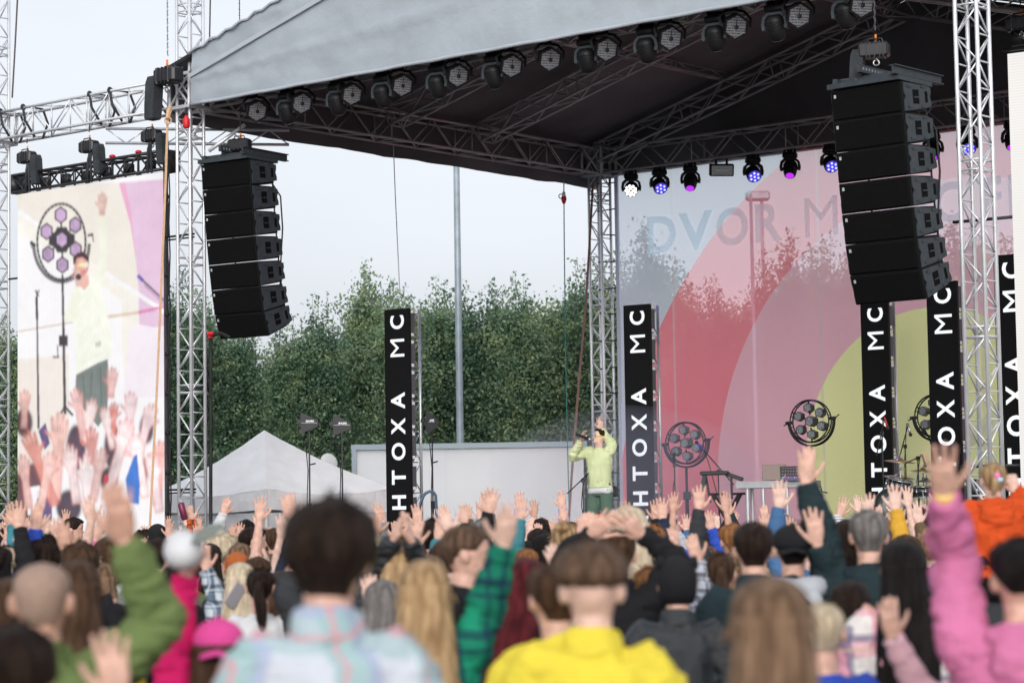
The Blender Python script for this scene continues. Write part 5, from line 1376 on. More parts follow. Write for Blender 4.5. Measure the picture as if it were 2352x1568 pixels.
def body_mesh(armL, armR, hyaw=0, hpitch=0, htilt=0, fem=False, voxel=.0062, dec=.45, face=False, legs=True, sx=1.0):
    mb = MB(); SHs = SHO.copy(); SHs.x *= (.90 if fem else 1.0)*sx
    def ell(z, rx, ry, cy, n=20): return [Vector((rx*sx*math.cos(2*PI*j/n), cy+ry*math.sin(2*PI*j/n), z)) for j in range(n)]
    k = .93 if fem else 1
    mb.loft([ell(*r) for r in ((.84, .14, .09, -.01), (.92, .168, .115, -.012), (1.04, .142*k, .10, 0), (1.16, .15*k, .108, .004), (1.28, .172*k, .118, .004), (1.37, .180*k, .112, -.004), (1.425, .150*k, .088, -.012), (1.46, .095, .066, -.014), (1.49, .06, .056, -.01))])
    mb.path([(0, -.012, 1.44), (0, -.008, 1.50), (0, .006, 1.58)], [.062, .056*(.92 if fem else 1), .054], 12)
    HM = head_mat(hyaw, hpitch, htilt)
    h = MB(); n = 26
    ts = [0, .04, .09, .15, .22, .30, .38, .46, .54, .62, .70, .78, .85, .91, .955, .985, 1]
    h.loft([[headpt(2*PI*j/n, t) for j in range(n)] for t in ts])
    h.loft([[Vector((x*w, y, z)) for x, y in ((-1, y0), (0, y1), (1, y0))] for z, w, y0, y1 in ((1.662, .006, .085, .099), (1.640, .009, .085, .109), (1.618, .015, .085, .121), (1.606, .014, .085, .112))])
    for s in (-1, 1):
        Re = Matrix.Rotation(s*R_(-22), 3, 'Z') @ Matrix.Rotation(R_(12), 3, 'X')
        h.ball((s*.079, -.004, 1.640), (.010, .021, .034), 10, 7, R=Re); h.ball((s*.085, -.012, 1.644), (.008, .017, .027), 10, 7, R=Re)
        h.ball((s*.034, .089, 1.668), (.020, .010, .007), 8, 5)
    h.ball((0, .096, 1.5835), (.024, .010, .006), 8, 5); h.ball((0, .095, 1.5745), (.020, .010, .006), 8, 5)
    h.ball((0, .082, 1.548), (.024, .016, .016), 8, 6)
    mb.add([HM @ p for p in h.v], h.f)
    hinfo = []
    for s, a in ((-1, armL), (1, armR)):
        e, w, d, nn, cu = arm_spec(s, a)
        sh = Vector((s*SHs.x, SHs.y, SHs.z))
        if w.z > 1.5: sh = sh+Vector((-s*.006, 0, .022))
        pts, rr = limb(sh, e, w, (.052, .040, .027))
        pts = [Vector((s*.12*sx, -.012, 1.40))]+pts; rr = [.06]+rr
        if fem: rr = [r*.9 for r in rr]
        mb.path(pts, rr, 10)
        hand(mb, w, d, nn, s > 0, cu, k=.93 if fem else 1.0)
    if legs == 'sit':
        for s in (-1, 1):
            mb.path([(s*.085, -.01, .92), (s*.13, .22, .93), (s*.14, .40, .88), (s*.14, .44, .70), (s*.14, .42, .52)], [.095, .080, .060, .052, .040], 10)
            mb.path([(s*.14, .40, .50), (s*.14, .58, .47)], [.036, .028], 8)
    elif legs:
        for s in (-1, 1):
            mb.path([(s*.085, -.01, .92), (s*.10, .0, .70), (s*.105, .01, .48), (s*.108, -.015, .30), (s*.11, -.02, .09), (s*.11, -.02, .03)], [.095, .082, .057, .055, .038, .04], 10)
            mb.path([(s*.11, -.07, .035), (s*.115, .06, .035), (s*.12, .17, .025)], [.034, .040, .026], 8)
    return remesh(mb, voxel, dec)
def remesh(mb, voxel, dec, smooth=1, wr=0.0, wf=14.0, seed=0):
    me = mb.mesh('tmp', [])
    o = bpy.data.objects.new('tmp', me); COL.objects.link(o)
    r = o.modifiers.new('r', 'REMESH'); r.mode = 'VOXEL'; r.voxel_size = voxel; r.use_smooth_shade = True
    if smooth: s = o.modifiers.new('s', 'SMOOTH'); s.iterations = smooth; s.factor = .5
    if dec < 1: d = o.modifiers.new('d', 'DECIMATE'); d.ratio = dec
    bpy.context.view_layer.update()
    out = bpy.data.meshes.new_from_object(o.evaluated_get(bpy.context.evaluated_depsgraph_get()))
    bpy.data.objects.remove(o); bpy.data.meshes.remove(me)
    if wr:
        nv = len(out.vertices); co = np.empty(nv*3, np.float32); out.vertices.foreach_get('co', co); co = co.reshape(-1, 3)
        no = np.empty(nv*3, np.float32); out.vertices.foreach_get('normal', no); no = no.reshape(-1, 3)
        dsp = np.array([mnoise.noise((p[0]*wf+seed, p[1]*wf, p[2]*wf*.8))+.8*(1-abs(mnoise.noise((p[0]*wf*.7+9, p[1]*wf*.7+seed, p[2]*wf*1.9)))*2.4) for p in co.tolist()], np.float32)
        co = co+no*(dsp*wr*1.35)[:, None]; out.vertices.foreach_set('co', co.ravel())
    out.polygons.foreach_set('use_smooth', [True]*len(out.polygons)); out.update()
    return out
def top_mesh(armL, armR, fem=False, style='sweat', loose=.020, short=(False, False), hem=.80, wr=.004, voxel=.0085, dec=.45, sx=1.0, seed=0, hoodk=1.0):
    mb = MB(); k = .94 if fem else 1; L = loose
    def ell(z, rx, ry, cy, n=24): return [Vector((rx*sx*math.cos(2*PI*j/n), cy+ry*math.sin(2*PI*j/n), z)) for j in range(n)]
    mb.loft([ell(*r) for r in ((hem, .165+L, .115+L, -.012), (hem+.04, .168+L, .118+L, -.012), (.95, .168+L, .116+L, -.012), (1.05, .158*k+L, .108+L, 0), (1.16, .160*k+L, .112+L, .002), (1.28, .176*k+L, .120+L, .002), (1.36, .186*k+L*.8, .116+L*.7, -.004), (1.415, .170*k+L*.5, .096+L*.5, -.014), (1.45, .120+L*.3, .078+L*.3, -.016), (1.475, .075+L*.25, .066+L*.25, -.012), (1.488, .064+L*.2, .062+L*.2, -.010))])
    if style in ('collar', 'jacket'):
        mb.path([(0, -.012, 1.46), (0, -.008, 1.505), (0, -.002, 1.525)], [.085, .078, .076], 18)
    if style in ('hoodie', 'hood'):
        pts = [Vector((.105*math.sin(a)*hoodk, -.012-.095*math.cos(a)*hoodk, 1.475-.045*(1-math.cos(a))*.6)) for a in [R_(q) for q in range(-150, 151, 25)]]
        mb.path(pts, [.022, .030, .036, .042, .046, .050, .052, .050, .046, .042, .036, .030, .022], 10)
        mb.ball((0, -.125*hoodk, 1.40), (.115*hoodk, .05, .105*hoodk), 14, 9)
    for i, (s, a) in enumerate(((-1, armL), (1, armR))):
        e, w, d, nn, cu = arm_spec(s, a)
        sh = Vector((s*SHO.x*(.92 if fem else 1)*sx, SHO.y, SHO.z))
        if w.z > 1.5: sh = sh+Vector((-s*.006, 0, .022))
        Ls = L*.85
        if short[i]:
            pts, rr = limb(sh, sh.lerp(e, .35), sh.lerp(e, .62), (.060+Ls, .056+Ls, .053+Ls))
        else:
            w2 = e.lerp(w, .90)
            pts, rr = limb(sh, e, w2, (.062+Ls, .048+Ls, .034+Ls*.7), 8)
            ax = max(1e-4, (w-sh).length)
            for j in range(2, len(rr)-1): rr[j] *= 1+.055*math.sin(j*2.1+seed)*(.6 if j < 4 else 1)
            rr[-1] *= .90
        pts = [Vector((s*.10*sx, -.012, 1.385))]+pts; rr = [.078+L*.4]+rr
        if fem: rr = [r*.94 for r in rr]
        mb.path(pts, rr, 12)
        if not short[i]:
            dd = (w-e).normalized(); b = e.lerp(w, .87); mb.path([b-dd*.012, b+dd*.028], [.036+Ls*.5]*2, 12)
    return remesh(mb, voxel, dec, 2, wr, 15, seed)
def trousers_mesh(sit=False):
    mb = MB(); n = 18
    def ell(z, rx, ry, cy): return [Vector((rx*math.cos(2*PI*j/n), cy+ry*math.sin(2*PI*j/n), z)) for j in range(n)]
    mb.loft([ell(1.02, .16, .118, -.005), ell(.95, .178, .128, -.012), ell(.88, .182, .128, -.012), ell(.82, .165, .11, -.01)])
    for s in (-1, 1):
        if sit: mb.path([(s*.088, -.01, .92), (s*.13, .22, .93), (s*.14, .40, .88), (s*.14, .45, .70), (s*.14, .43, .56)], [.105, .095, .082, .074, .066], 12); continue
        mb.path([(s*.088, -.01, .90), (s*.10, .0, .70), (s*.106, .01, .48), (s*.11, -.01, .28), (s*.112, -.015, .07)], [.100, .098, .082, .076, .070], 12)
    return remesh(mb, .014, .5, 2, .004, 12)
def hair_mesh(style, HM, seed=0, amp=1.0, capped=False):
    """closed shell following the skull, thick where hair grows and sunk under the skin elsewhere"""
    mb = MB(); n = 44; T = [.0, .06, .12, .18, .24, .30, .36, .42, .48, .54, .60, .66, .72, .78, .84, .89, .93, .965, .985, 1.0]
    cfg = {'short': (.020, .011, .80, .52, .17), 'crop': (.016, .007, .82, .55, .20), 'mop': (.036, .030, .78, .60, .60), 'buzz': (.006, .004, .84, .60, .22), 'fade': (.024, .012, .82, .60, .34), 'thick': (.034, .026, .74, .40, .05),
           'long': (.015, .016, .82, .10, .0), 'bob': (.022, .026, .80, .08, .0), 'pony': (.012, .010, .83, .46, .20), 'bun': (.012, .010, .83, .46, .20), 'curly': (.046, .036, .74, .32, .10), 'dark_long': (.018, .018, .82, .10, .0)}[style]
    tt_, ts_, hf, hs, hb = cfg
    rough = {'curly': .30, 'short': .22, 'mop': .14, 'thick': .20, 'fade': .2}.get(style, .08)*amp
    for ti, t in enumerate(T):
        rg_ = []
        for j in range(n):
            ph = 2*PI*j/n; a = abs(math.degrees(math.atan2(math.sin(ph), math.cos(ph))))
            if a < 42: hl = hf
            elif a < 75: hl = lerp(hf, hs, (a-42)/33)
            elif a < 105: hl = hs
            elif a < 140: hl = lerp(hs, hb, (a-105)/35)
            else: hl = hb
            hl += .03*mnoise.noise(Vector((ph*3, seed, 0)))
            th = lerp(ts_, tt_, max(0, min(1, (t-.45)/.4)))*(1 if style in ('long', 'bob', 'dark_long', 'mop') else lerp(.45, 1, max(0, min(1, (t-.15)/.35))))
            k = max(0.0, min(1.0, (t-hl)/.07+.5))
            p0 = headpt(ph, t)
            nz = mnoise.noise(p0*(34 if style == 'curly' else 24)+Vector((seed, 0, 0)))+.6*mnoise.noise(Vector((ph*14, t*3, seed)))
            off = lerp(-.012, th*(1+rough*nz*2)+.0015*mnoise.noise(Vector((ph*40, t*2, seed))), k)
            if capped and t > .5: off = min(off, .004)
            rg_.append(HM @ headpt(ph, t, off))
        if ti == 0: rings = []
        rings.append(rg_)
    mb.loft(rings)
    if style in ('long', 'bob', 'dark_long'):
        ze = {'long': 1.10, 'bob': 1.47, 'dark_long': 1.06}[style]; m = 64; rings = []
        zs = [1.675, 1.65, 1.62, 1.58, 1.54, 1.50, 1.46, 1.40, 1.33, 1.26, 1.19, 1.12]
        zs = [z for z in zs if z > ze]+[ze]
        for z in zs:
            f = max(0, (1.62-z)/.55)
            hw = .092+.040*min(1, f*1.7)-.02*max(0, f-.7); yb = -.112-.05*min(1, f*1.9); yf = .045-.10*min(1, f*2.2); r_ = []
            for j in range(m):
                q = 2*PI*j/m; c, s = math.cos(q), math.sin(q)
                w = 1+amp*(.07*mnoise.noise(Vector((q*7, z*2.0, seed)))+.07*mnoise.noise(Vector((q*15, z*1.6, seed+4)))*min(1, .3+f*2)+.035*math.sin(z*16+seed+q*2)*min(1, f*2))
                p = Vector((math.copysign(abs(s)**.92, s)*hw*w, (yf+yb)/2+c*(yf-yb)/2*w, z+(.02*mnoise.noise(Vector((q*9, seed, 0))) if z == zs[-1] else 0)))
                if z > 1.50: p = p.lerp(HM @ p, min(1, (z-1.50)/.06))
                r_.append(p)
            rings.append(r_)
        mb.loft(rings)
    if style == 'pony':
        pts = [HM @ Vector((0, -.085, 1.675)), HM @ Vector((0, -.135, 1.67)), HM @ Vector((0, -.15, 1.61)), HM @ Vector((0.01, -.14, 1.54)), HM @ Vector((.015, -.135, 1.46)), HM @ Vector((.02, -.13, 1.39))]
        mb.path(pts, [.022, .026, .036, .038, .032, .010], 12)
    if style == 'bun':
        mb.ball(HM @ Vector((0, -.095, 1.735)), (.042, .042, .036), 12, 8)
    # loose strands along the outline
    rs = random.Random(int(seed*10)+len(style)); pl = list(mb.f); ns = 0
    base = [(mb.v[f[0]].copy(), mb.v[f[1]].copy(), mb.v[f[2]].copy()) for f in pl if len(f) == 4]
    hc_ = HM @ Vector((0, -.01, 1.64)); lng = style in ('long', 'bob', 'dark_long')
    for _ in range(5000):
        if ns > (520 if style == 'curly' else 130 if lng else 420): break
        a, b, c = rs.choice(base); p = (a+b+c)/3
        out = Vector((p.x-hc_.x, p.y-hc_.y, p.z-hc_.z if p.z > hc_.z-.05 else 0))
        if out.length < .07: continue
        out.normalize()
        if p.z > 1.5 and (p-hc_).length < .088: continue
        dn_ = Vector((rs.gauss(0, .25), rs.gauss(0, .25), -1)) if (lng or p.z < 1.6) else Vector((rs.gauss(0, .6), -.5+rs.gauss(0, .5), rs.gauss(0, .4)))
        d = (dn_.normalized()*(1.0 if style != 'curly' else .5)+out*rs.uniform(.15, .75)).normalized(); L = rs.uniform(.02, .05)
        if lng: d = (dn_.normalized()+out*rs.uniform(.05, .35)).normalized(); L = rs.uniform(.03, .07)
        if style in ('short', 'crop', 'fade', 'buzz', 'mop'): L *= .55
        if style == 'buzz': continue
        sd_ = d.cross(out).normalized()*rs.uniform(.0007, .0016)
        q0 = p-out*.003; mb.add([q0-sd_, q0+sd_, q0+d*L*.6+sd_*.7+out*L*.12, q0+d*L], [(0, 1, 2, 3)]); ns += 1
    me = mb.mesh('hair', [], True)
    return me
def cap_mesh(kind, HM):
    mb = MB(); n = 32
    if kind == 'beanie' or kind == 'cat_beanie':
        rings = []
        for t, off in (((.14, .010), (.16, .026), (.34, .026), (.40, .024), (.50, .022), (.62, .020), (.74, .020), (.85, .022), (.93, .026), (.98, .032), (1, .034)) if kind == 'cat_beanie' else
                       ((.36, .014), (.38, .024), (.50, .026), (.53, .022), (.535, .016), (.62, .017), (.74, .020), (.85, .022), (.93, .024), (.98, .026), (1, .026))):
            rings.append([HM @ (headpt(2*PI*j/n, t, off+.0015*math.sin(j*2*PI/2))+Vector((0, 0, .012*max(0, t-.6)))) for j in range(n)])
        mb.loft(rings)
        if kind == 'cat_beanie':
            for s in (-1, 1): mb.lathe([(.036, -.01), (.022, .022), (.004, .042)], 10, HM @ Matrix.Translation((s*.070, -.005, 1.748)) @ Matrix.Rotation(s*R_(24), 4, 'Y'))
    else:
        rings = []
        for t, off in ((.56, .012), (.60, .020), (.70, .020), (.80, .022), (.88, .022), (.94, .022), (.98, .022), (1, .022)):
            rings.append([HM @ headpt(2*PI*j/n, t, off) for j in range(n)])
        mb.loft(rings)
        fy = -1 if kind == 'cap_back' else 1
        o = [Vector((.075*math.sin(a), fy*(.085*math.cos(a)+.015), 1.655-.012*abs(math.sin(a)))) for a in [R_(q) for q in range(-70, 71, 14)]]
        i_ = [Vector((.066*math.sin(a), fy*(.085+.095*math.cos(a)), 1.640-.020*abs(math.sin(a)))) for a in [R_(q) for q in range(-70, 71, 14)]]
        k = len(o); up = Vector((0, 0, .006))
        vs = [HM @ p for p in o+i_]+[HM @ (p+up) for p in o+i_]
        fs = []
        for q in range(k-1):
            fs += [(q, q+1, k+q+1, k+q), (2*k+q, 3*k+q, 3*k+q+1, 2*k+q+1), (k+q, k+q+1, 3*k+q+1, 3*k+q)]
        mb.add(vs, fs); mb.ball(HM @ Vector((0, .012, 1.775)), (.010, .010, .006), 8, 5)
    return mb.mesh('cap', [], True)
# ------------------------------------------------------------------ skin, hair and cloth
SKINS = [mat('skin_'+str(i), c, .5, 0, .17, 28, spec=.35) for i, c in enumerate([(.58, .35, .275), (.50, .285, .215), (.63, .42, .35), (.44, .25, .18)])]
for m in SKINS:
    p = m.node_tree.nodes['Principled BSDF']; p.inputs['Subsurface Weight'].default_value = .12; p.inputs['Subsurface Radius'].default_value = (.012, .004, .002)
def hairmat(name, c, c2, sheen=.35):
    m = mat(name, c, .5, 0, 0, 1, .9, 110, spec=.12, col2=c2, stretch=(1, 1, .06)); 
    for n in m.node_tree.nodes:
        if n.type == 'TEX_NOISE': n.inputs['Scale'].default_value = 42 if n.inputs['Scale'].default_value < 50 else 170
    return m
HAIR = {'dark brown': hairmat('hair_dark_brown', (.010, .006, .005), (.036, .021, .015)), 'black': hairmat('hair_black', (.005, .004, .004), (.016, .012, .012)), 'brown': hairmat('hair_brown', (.034, .017, .010), (.105, .057, .033)),
        'light brown': hairmat('hair_light_brown', (.075, .042, .025), (.30, .185, .115)), 'blonde': hairmat('hair_blonde', (.24, .135, .06), (.60, .41, .23)), 'pale blonde': hairmat('hair_pale_blonde', (.48, .38, .25), (.78, .66, .50)),
        'grey': hairmat('hair_grey', (.10, .09, .085), (.27, .25, .24)), 'mid brown': hairmat('hair_mid_brown', (.055, .032, .021), (.18, .108, .070)), 'ginger': hairmat('hair_ginger', (.20, .075, .025), (.40, .19, .075)), 'dark red': hairmat('hair_dark_red', (.035, .006, .009), (.15, .020, .026)), 'stubble': mat('hair_stubble', (.30, .20, .155), .75, 0, .12, 60)}
CL = {}
def cloth(name, col, var=.10, rough=.85, bump=.35, col2=None, scale=5, spec=.2):
    if name not in CL: CL[name] = mat('cloth_'+name.replace(' ', '_'), col, rough, 0, var, scale, bump, 160, spec=spec, col2=col2)
    return CL[name]
def plaid(name, base, bands, thin, sc=9.0, wob=.02):
    if name in CL: return CL[name]
    m = bpy.data.materials.new('cloth_'+name.replace(' ', '_')); m.use_nodes = True; tr = m.node_tree; p = tr.nodes['Principled BSDF']; p.inputs['Roughness'].default_value = .88; p.inputs['Specular IOR Level'].default_value = .15
    tcn = tr.nodes.new('ShaderNodeTexCoord'); no = tr.nodes.new('ShaderNodeTexNoise'); no.inputs['Scale'].default_value = 6
    tr.links.new(tcn.outputs['Object'], no.inputs['Vector'])
    vm = tr.nodes.new('ShaderNodeVectorMath'); vm.operation = 'MULTIPLY_ADD'; vm.inputs[1].default_value = (wob*2,)*3
    tr.links.new(no.outputs['Color'], vm.inputs[0]); tr.links.new(tcn.outputs['Object'], vm.inputs[2])
    sp = tr.nodes.new('ShaderNodeSeparateXYZ'); tr.links.new(vm.outputs[0], sp.inputs[0])
    def M_(op, a, b):
        n = tr.nodes.new('ShaderNodeMath'); n.operation = op
        for i, x in enumerate((a, b)):
            if isinstance(x, (int, float)): n.inputs[i].default_value = x
            else: tr.links.new(x, n.inputs[i])
        return n.outputs[0]
    def band(ax, w, ph): return M_('LESS_THAN', M_('FRACT', M_('ADD', M_('MULTIPLY', ax, sc), ph), 0), w)
    cur = None
    xh = M_('ADD', sp.outputs['X'], M_('MULTIPLY', sp.outputs['Y'], .7)); zz = sp.outputs['Z']
    for ax, col, w, ph, f in ((xh, bands[0], .45, 0, .8), (zz, bands[0], .45, .1, .55), (xh, bands[1], .16, .62, .7), (zz, bands[1], .16, .72, .7), (xh, thin, .06, .9, .8), (zz, thin, .06, .95, .8)):
        n = tr.nodes.new('ShaderNodeMix'); n.data_type = 'RGBA'; tr.links.new(M_('MULTIPLY', band(ax, w, ph), f), n.inputs[0])
        if cur is None: n.inputs[6].default_value = (*base, 1)
        else: tr.links.new(cur, n.inputs[6])
        n.inputs[7].default_value = (*col, 1); cur = n.outputs[2]
    tr.links.new(cur, p.inputs['Base Color'])
    CL[name] = m; return m
def patches(name, cols, sc=5.0):
    if name in CL: return CL[name]
    m = bpy.data.materials.new('cloth_'+name.replace(' ', '_')); m.use_nodes = True; tr = m.node_tree; p = tr.nodes['Principled BSDF']; p.inputs['Roughness'].default_value = .85; p.inputs['Specular IOR Level'].default_value = .2
    tcn = tr.nodes.new('ShaderNodeTexCoord'); no = tr.nodes.new('ShaderNodeTexNoise'); no.inputs['Scale'].default_value = sc; no.inputs['Detail'].default_value = 1.5
    tr.links.new(tcn.outputs['Object'], no.inputs['Vector']); rp = tr.nodes.new('ShaderNodeValToRGB'); e = rp.color_ramp.elements
    for i, (ps, c) in enumerate(cols):
        k = e[i] if i < 2 else e.new(ps)
        k.position = ps; k.color = (*c, 1)
    tr.links.new(no.outputs['Fac'], rp.inputs[0]); tr.links.new(rp.outputs[0], p.inputs['Base Color']); CL[name] = m; return m
cloth('black', (.012, .012, .014)); cloth('charcoal', (.035, .037, .042)); cloth('navy', (.018, .026, .055)); cloth('grey', (.22, .225, .235)); cloth('light grey', (.46, .47, .51)); cloth('white', (.58, .58, .60)); cloth('olive', (.135, .185, .065), .12)
cloth('magenta', (.56, .012, .115), .08); cloth('pink', (.56, .165, .32), .06); cloth('light pink', (.70, .42, .48), .06); cloth('yellow', (.74, .60, .06), .05); cloth('mustard', (.60, .33, .04)); cloth('red', (.50, .03, .03)); cloth('orange', (.56, .072, .014), .08); cloth('rust', (.36, .10, .03))
cloth('blue', (.03, .075, .42)); cloth('denim', (.06, .14, .28)); cloth('teal', (.05, .20, .24)); cloth('brown', (.11, .075, .045)); cloth('beige', (.50, .40, .28)); cloth('lilac', (.45, .36, .60)); cloth('hot pink', (.68, .075, .30), .06); cloth('lime', (.56, .61, .36), .05); cloth('maroon', (.13, .02, .035)); cloth('sage', (.085, .135, .105), .1)
cloth('leather', (.014, .018, .022), .2, .42, .4, spec=.5); cloth('dark teal', (.016, .030, .036)); cloth('trouser', (.03, .035, .05)); cloth('white cuff', (.75, .75, .78))
plaid('blue plaid', (.50, .56, .62), ((.04, .08, .14), (.02, .03, .05)), (.65, .7, .75), 10); plaid('green plaid', (.012, .235, .135), ((.008, .13, .085), (.010, .022, .06)), (.01, .02, .06), 5.5); plaid('mono plaid', (.55, .57, .64), ((.03, .04, .07), (.015, .02, .035)), (.7, .72, .8), 11)
plaid('pink plaid', (.66, .62, .60), ((.62, .22, .32), (.13, .12, .22)), (.55, .40, .22), 6); plaid('fire plaid', (.75, .13, .02), ((.02, .015, .015), (.02, .015, .015)), (.7, .1, .02), 12)
plaid('pastel patches', (.50, .525, .585), ((.27, .41, .42), (.33, .37, .53)), (.56, .27, .30), 4.6, .05)
def striped():
    m = bpy.data.materials.new('cloth_striped'); m.use_nodes = True; tr = m.node_tree; p = tr.nodes['Principled BSDF']; p.inputs['Roughness'].default_value = .85
    tcn = tr.nodes.new('ShaderNodeTexCoord'); wv = tr.nodes.new('ShaderNodeTexWave'); wv.bands_direction = 'Z'; wv.inputs['Scale'].default_value = 14; tr.links.new(tcn.outputs['Object'], wv.inputs['Vector'])
    rp = tr.nodes.new('ShaderNodeValToRGB'); rp.color_ramp.elements[0].position, rp.color_ramp.elements[1].position = .28, .34; rp.color_ramp.elements[0].color = (.12, .12, .16, 1); rp.color_ramp.elements[1].color = (.72, .72, .74, 1)
    tr.links.new(wv.outputs['Fac'], rp.inputs[0]); tr.links.new(rp.outputs[0], p.inputs['Base Color']); CL['striped'] = m
striped()
TROUS = [trousers_mesh(), trousers_mesh(True)]
# ------------------------------------------------------------------ one person
CACHE = {}
def cached(key, fn):
    if key not in CACHE: CACHE[key] = fn()
    return CACHE[key]
def setmat(o, me, m):
    if not me.materials: me.materials.append(m)
    o.material_slots[0].link = 'OBJECT'; o.material_slots[0].material = m
def person(x, ytop, D, label, hair='short', hc='dark brown', top='black', style='sweat', armL='down', armR='down', face=0.0, hyaw=0.0, hpitch=0.0, htilt=0, skin=0, fem=False, cap=None, capcol=None, kind='src', group=None, loose=.020, trous='trouser',
           short=(False, False), near=False, sx=1.0, topz=None, lift=0.0, wr=.004, hoodk=1.0, extra=None, hem=.80, amp=1.0, legs=True):
    """x, ytop: photo position of the crown of the head, D metres away. face: turn of the body in degrees (0 = to the stage)"""
    p = S(x, ytop, D) if kind == 'src' else Vector(x)
    hgt = p.z-lift if topz is None else topz
    sc = hgt/1.765
    az = math.atan2(p.x, p.y)
    M = Matrix.Translation((p.x, p.y, lift)) @ Matrix.Rotation(R_(face)-az*.5, 4, 'Z') @ Matrix.Scale(sc, 4)
    Mi = M.inverted()
    def arm(a, s):
        if isinstance(a, str): return a
        # photo points: elbow, wrist, finger tip, each (x, y, metres nearer(-)/farther(+)); then optional palm normal, curl
        q_seed = int(x) if kind == 'src' else 3
        e, w, t = [Mi @ S(q[0], q[1], D+(q[2] if len(q) > 2 else 0)) for q in a[:3]]
        nn = Vector(a[3]) if len(a) > 3 and a[3] else Vector((0, 1, 0))
        return (e, w, (t-w), nn, a[4] if len(a) > 4 else .04+.05*(int(q_seed*7+s) % 5))
    aL, aR = arm(armL, -1), arm(armR, 1)
    simple = isinstance(aL, str) and isinstance(aR, str)
    vx, dc = (.0055, .5) if near else (.0062, .40)
    key = (aL, aR, round(hyaw/15), round(hpitch/10), htilt, fem, sx) if simple else None
    HM = head_mat(R_(hyaw), R_(hpitch), R_(htilt))
    bm_f = lambda: body_mesh(aL, aR, R_(hyaw), R_(hpitch), R_(htilt), fem, vx, dc, legs=legs, sx=sx)
    tm_f = lambda: top_mesh(aL, aR, fem, style, loose, short, hem, wr=wr, sx=sx, seed=(0 if simple else int(x) % 17 if kind == 'src' else 3), hoodk=hoodk)
    me = cached(('b',)+key, bm_f) if simple else bm_f()
    o = bpy.data.objects.new('person', me); COL.objects.link(o); o.matrix_world = M; setmat(o, me, SKINS[skin]); tag(o, label, 'person', group)
    WORLD[o.name] = M.copy()
    tme = cached(('t',)+key+(style, short, loose, hoodk, hem), tm_f) if simple else tm_f()
    nm = {'sweat': 'sweater', 'hoodie': 'hoodie', 'hood': 'hoodie', 'jacket': 'jacket', 'collar': 'shirt'}[style]
    c = bpy.data.objects.new(nm, tme); COL.objects.link(c); c.parent = o; setmat(c, tme, CL[top])
    c = bpy.data.objects.new('trousers', TROUS[legs == 'sit']); COL.objects.link(c); c.parent = o; setmat(c, TROUS[legs == 'sit'], CL[trous])
    if hair:
        hk = ('h', hair, bool(cap), amp, round(hyaw/15), round(hpitch/10), htilt, (int(x)*7 % 3) if kind == 'src' else int(p.x*10) % 3)
        hm = cached(hk, lambda: hair_mesh(hair, HM, hk[-1]*3.7, amp, bool(cap)))
        c = bpy.data.objects.new('hair', hm); COL.objects.link(c); c.parent = o; setmat(c, hm, HAIR[hc])
    if cap:
        cm = cached(('c', cap, round(hyaw/15), round(hpitch/10), htilt), lambda: cap_mesh(cap, HM))
        c = bpy.data.objects.new('knit_hat' if 'beanie' in cap else 'cap', cm); COL.objects.link(c); c.parent = o; setmat(c, cm, CL[capcol])
    PEOPLE.append((p.x, p.y, hgt))
    return o, M, HM, aL, aR
PEOPLE = []
# ------------------------------------------------------------------ the singer
Pp = person
o, Ms, HMs, aL_, aR_ = Pp(1496.5, 1070, 34, 'singer in a pale lime top and green trousers on stage, arm over his head', 'short', 'dark brown', 'lime', 'sweat', armL=((1530, 1110, .0), (1502.5, 1072, -.02), (1499, 1043, -.05), (-.3, 1, 0), .05), armR=((1430, 1142, -.02), (1452, 1102, -.14), (1460, 1074, -.16), (-1, .1, .3), .22),
    face=158, hyaw=-42, hpitch=16, skin=2, lift=SZ, trous='sage', near=True, hem=.93, wr=.007, loose=.024, sx=.93)
def worn(name, mb, m, person_, local=True, smooth=True): return mb.build(name, m, person_, smooth, local)
mb = MB(); mb.loft([[Vector((rx*math.cos(2*PI*j/24), -.012+ry*math.sin(2*PI*j/24), z+.012*math.sin(j*1.2))) for j in range(24)] for z, rx, ry in ((.862, .190, .142), (.90, .188, .140), (.945, .180, .132))]); worn('undershirt', mb, CL['white'], o)
mb = MB()
fr_ = [HMs @ (headpt(R_(a), .575, .016)) for a in range(-100, 101, 10)]
lo_ = [HMs @ (headpt(R_(a), .575-.12*max(0, math.cos(R_(a*1.0)))**.5 if abs(a) < 75 else .54, .014)) for a in range(-100, 101, 10)]
mb.loft([[a_, a_+(HMs.to_3x3() @ Vector((0, .004, 0))), b_+(HMs.to_3x3() @ Vector((0, .004, 0))), b_] for a_, b_ in zip(fr_, lo_)]); g_ = worn('sunglasses', mb, mat('glasses_yellow', (.80, .62, .02), .3), o)
mb = MB()
for s in (-1, 1): mb.ball(HMs @ Vector((s*.034, .108, 1.650)), (.030, .010, .017), 12, 8, R=HMs.to_3x3() @ Matrix.Rotation(-s*R_(22), 3, 'Z'))
mb.build('lens', mat('mirror_lens', (.55, .60, .80), .08, .9), g_, True, True)
mb = MB(); mb.ball(HMs @ Vector((0, .100, 1.577)), (.016, .008, .011), 10, 6, R=HMs.to_3x3()); worn('mouth', mb, mat('mouth_dark', (.10, .02, .02), .5), o)
mb = MB()
for i, (x, z, w, h) in enumerate(((-.02, 1.025, .05, .007), (-.02, 1.010, .045, .007), (-.085, 1.04, .03, .006))): mb.box((x, .128, z), (w, .012, h))
worn('print', mb, mat('print_grey', (.42, .48, .28), .8), o)
a, b = S(1439, 1084, 33.72), S(1477, 1099, 33.78); d = (b-a).normalized()
mt = thing('microphone', 'black hand microphone held to the mouth of the singer', 'microphone', tuple(a))
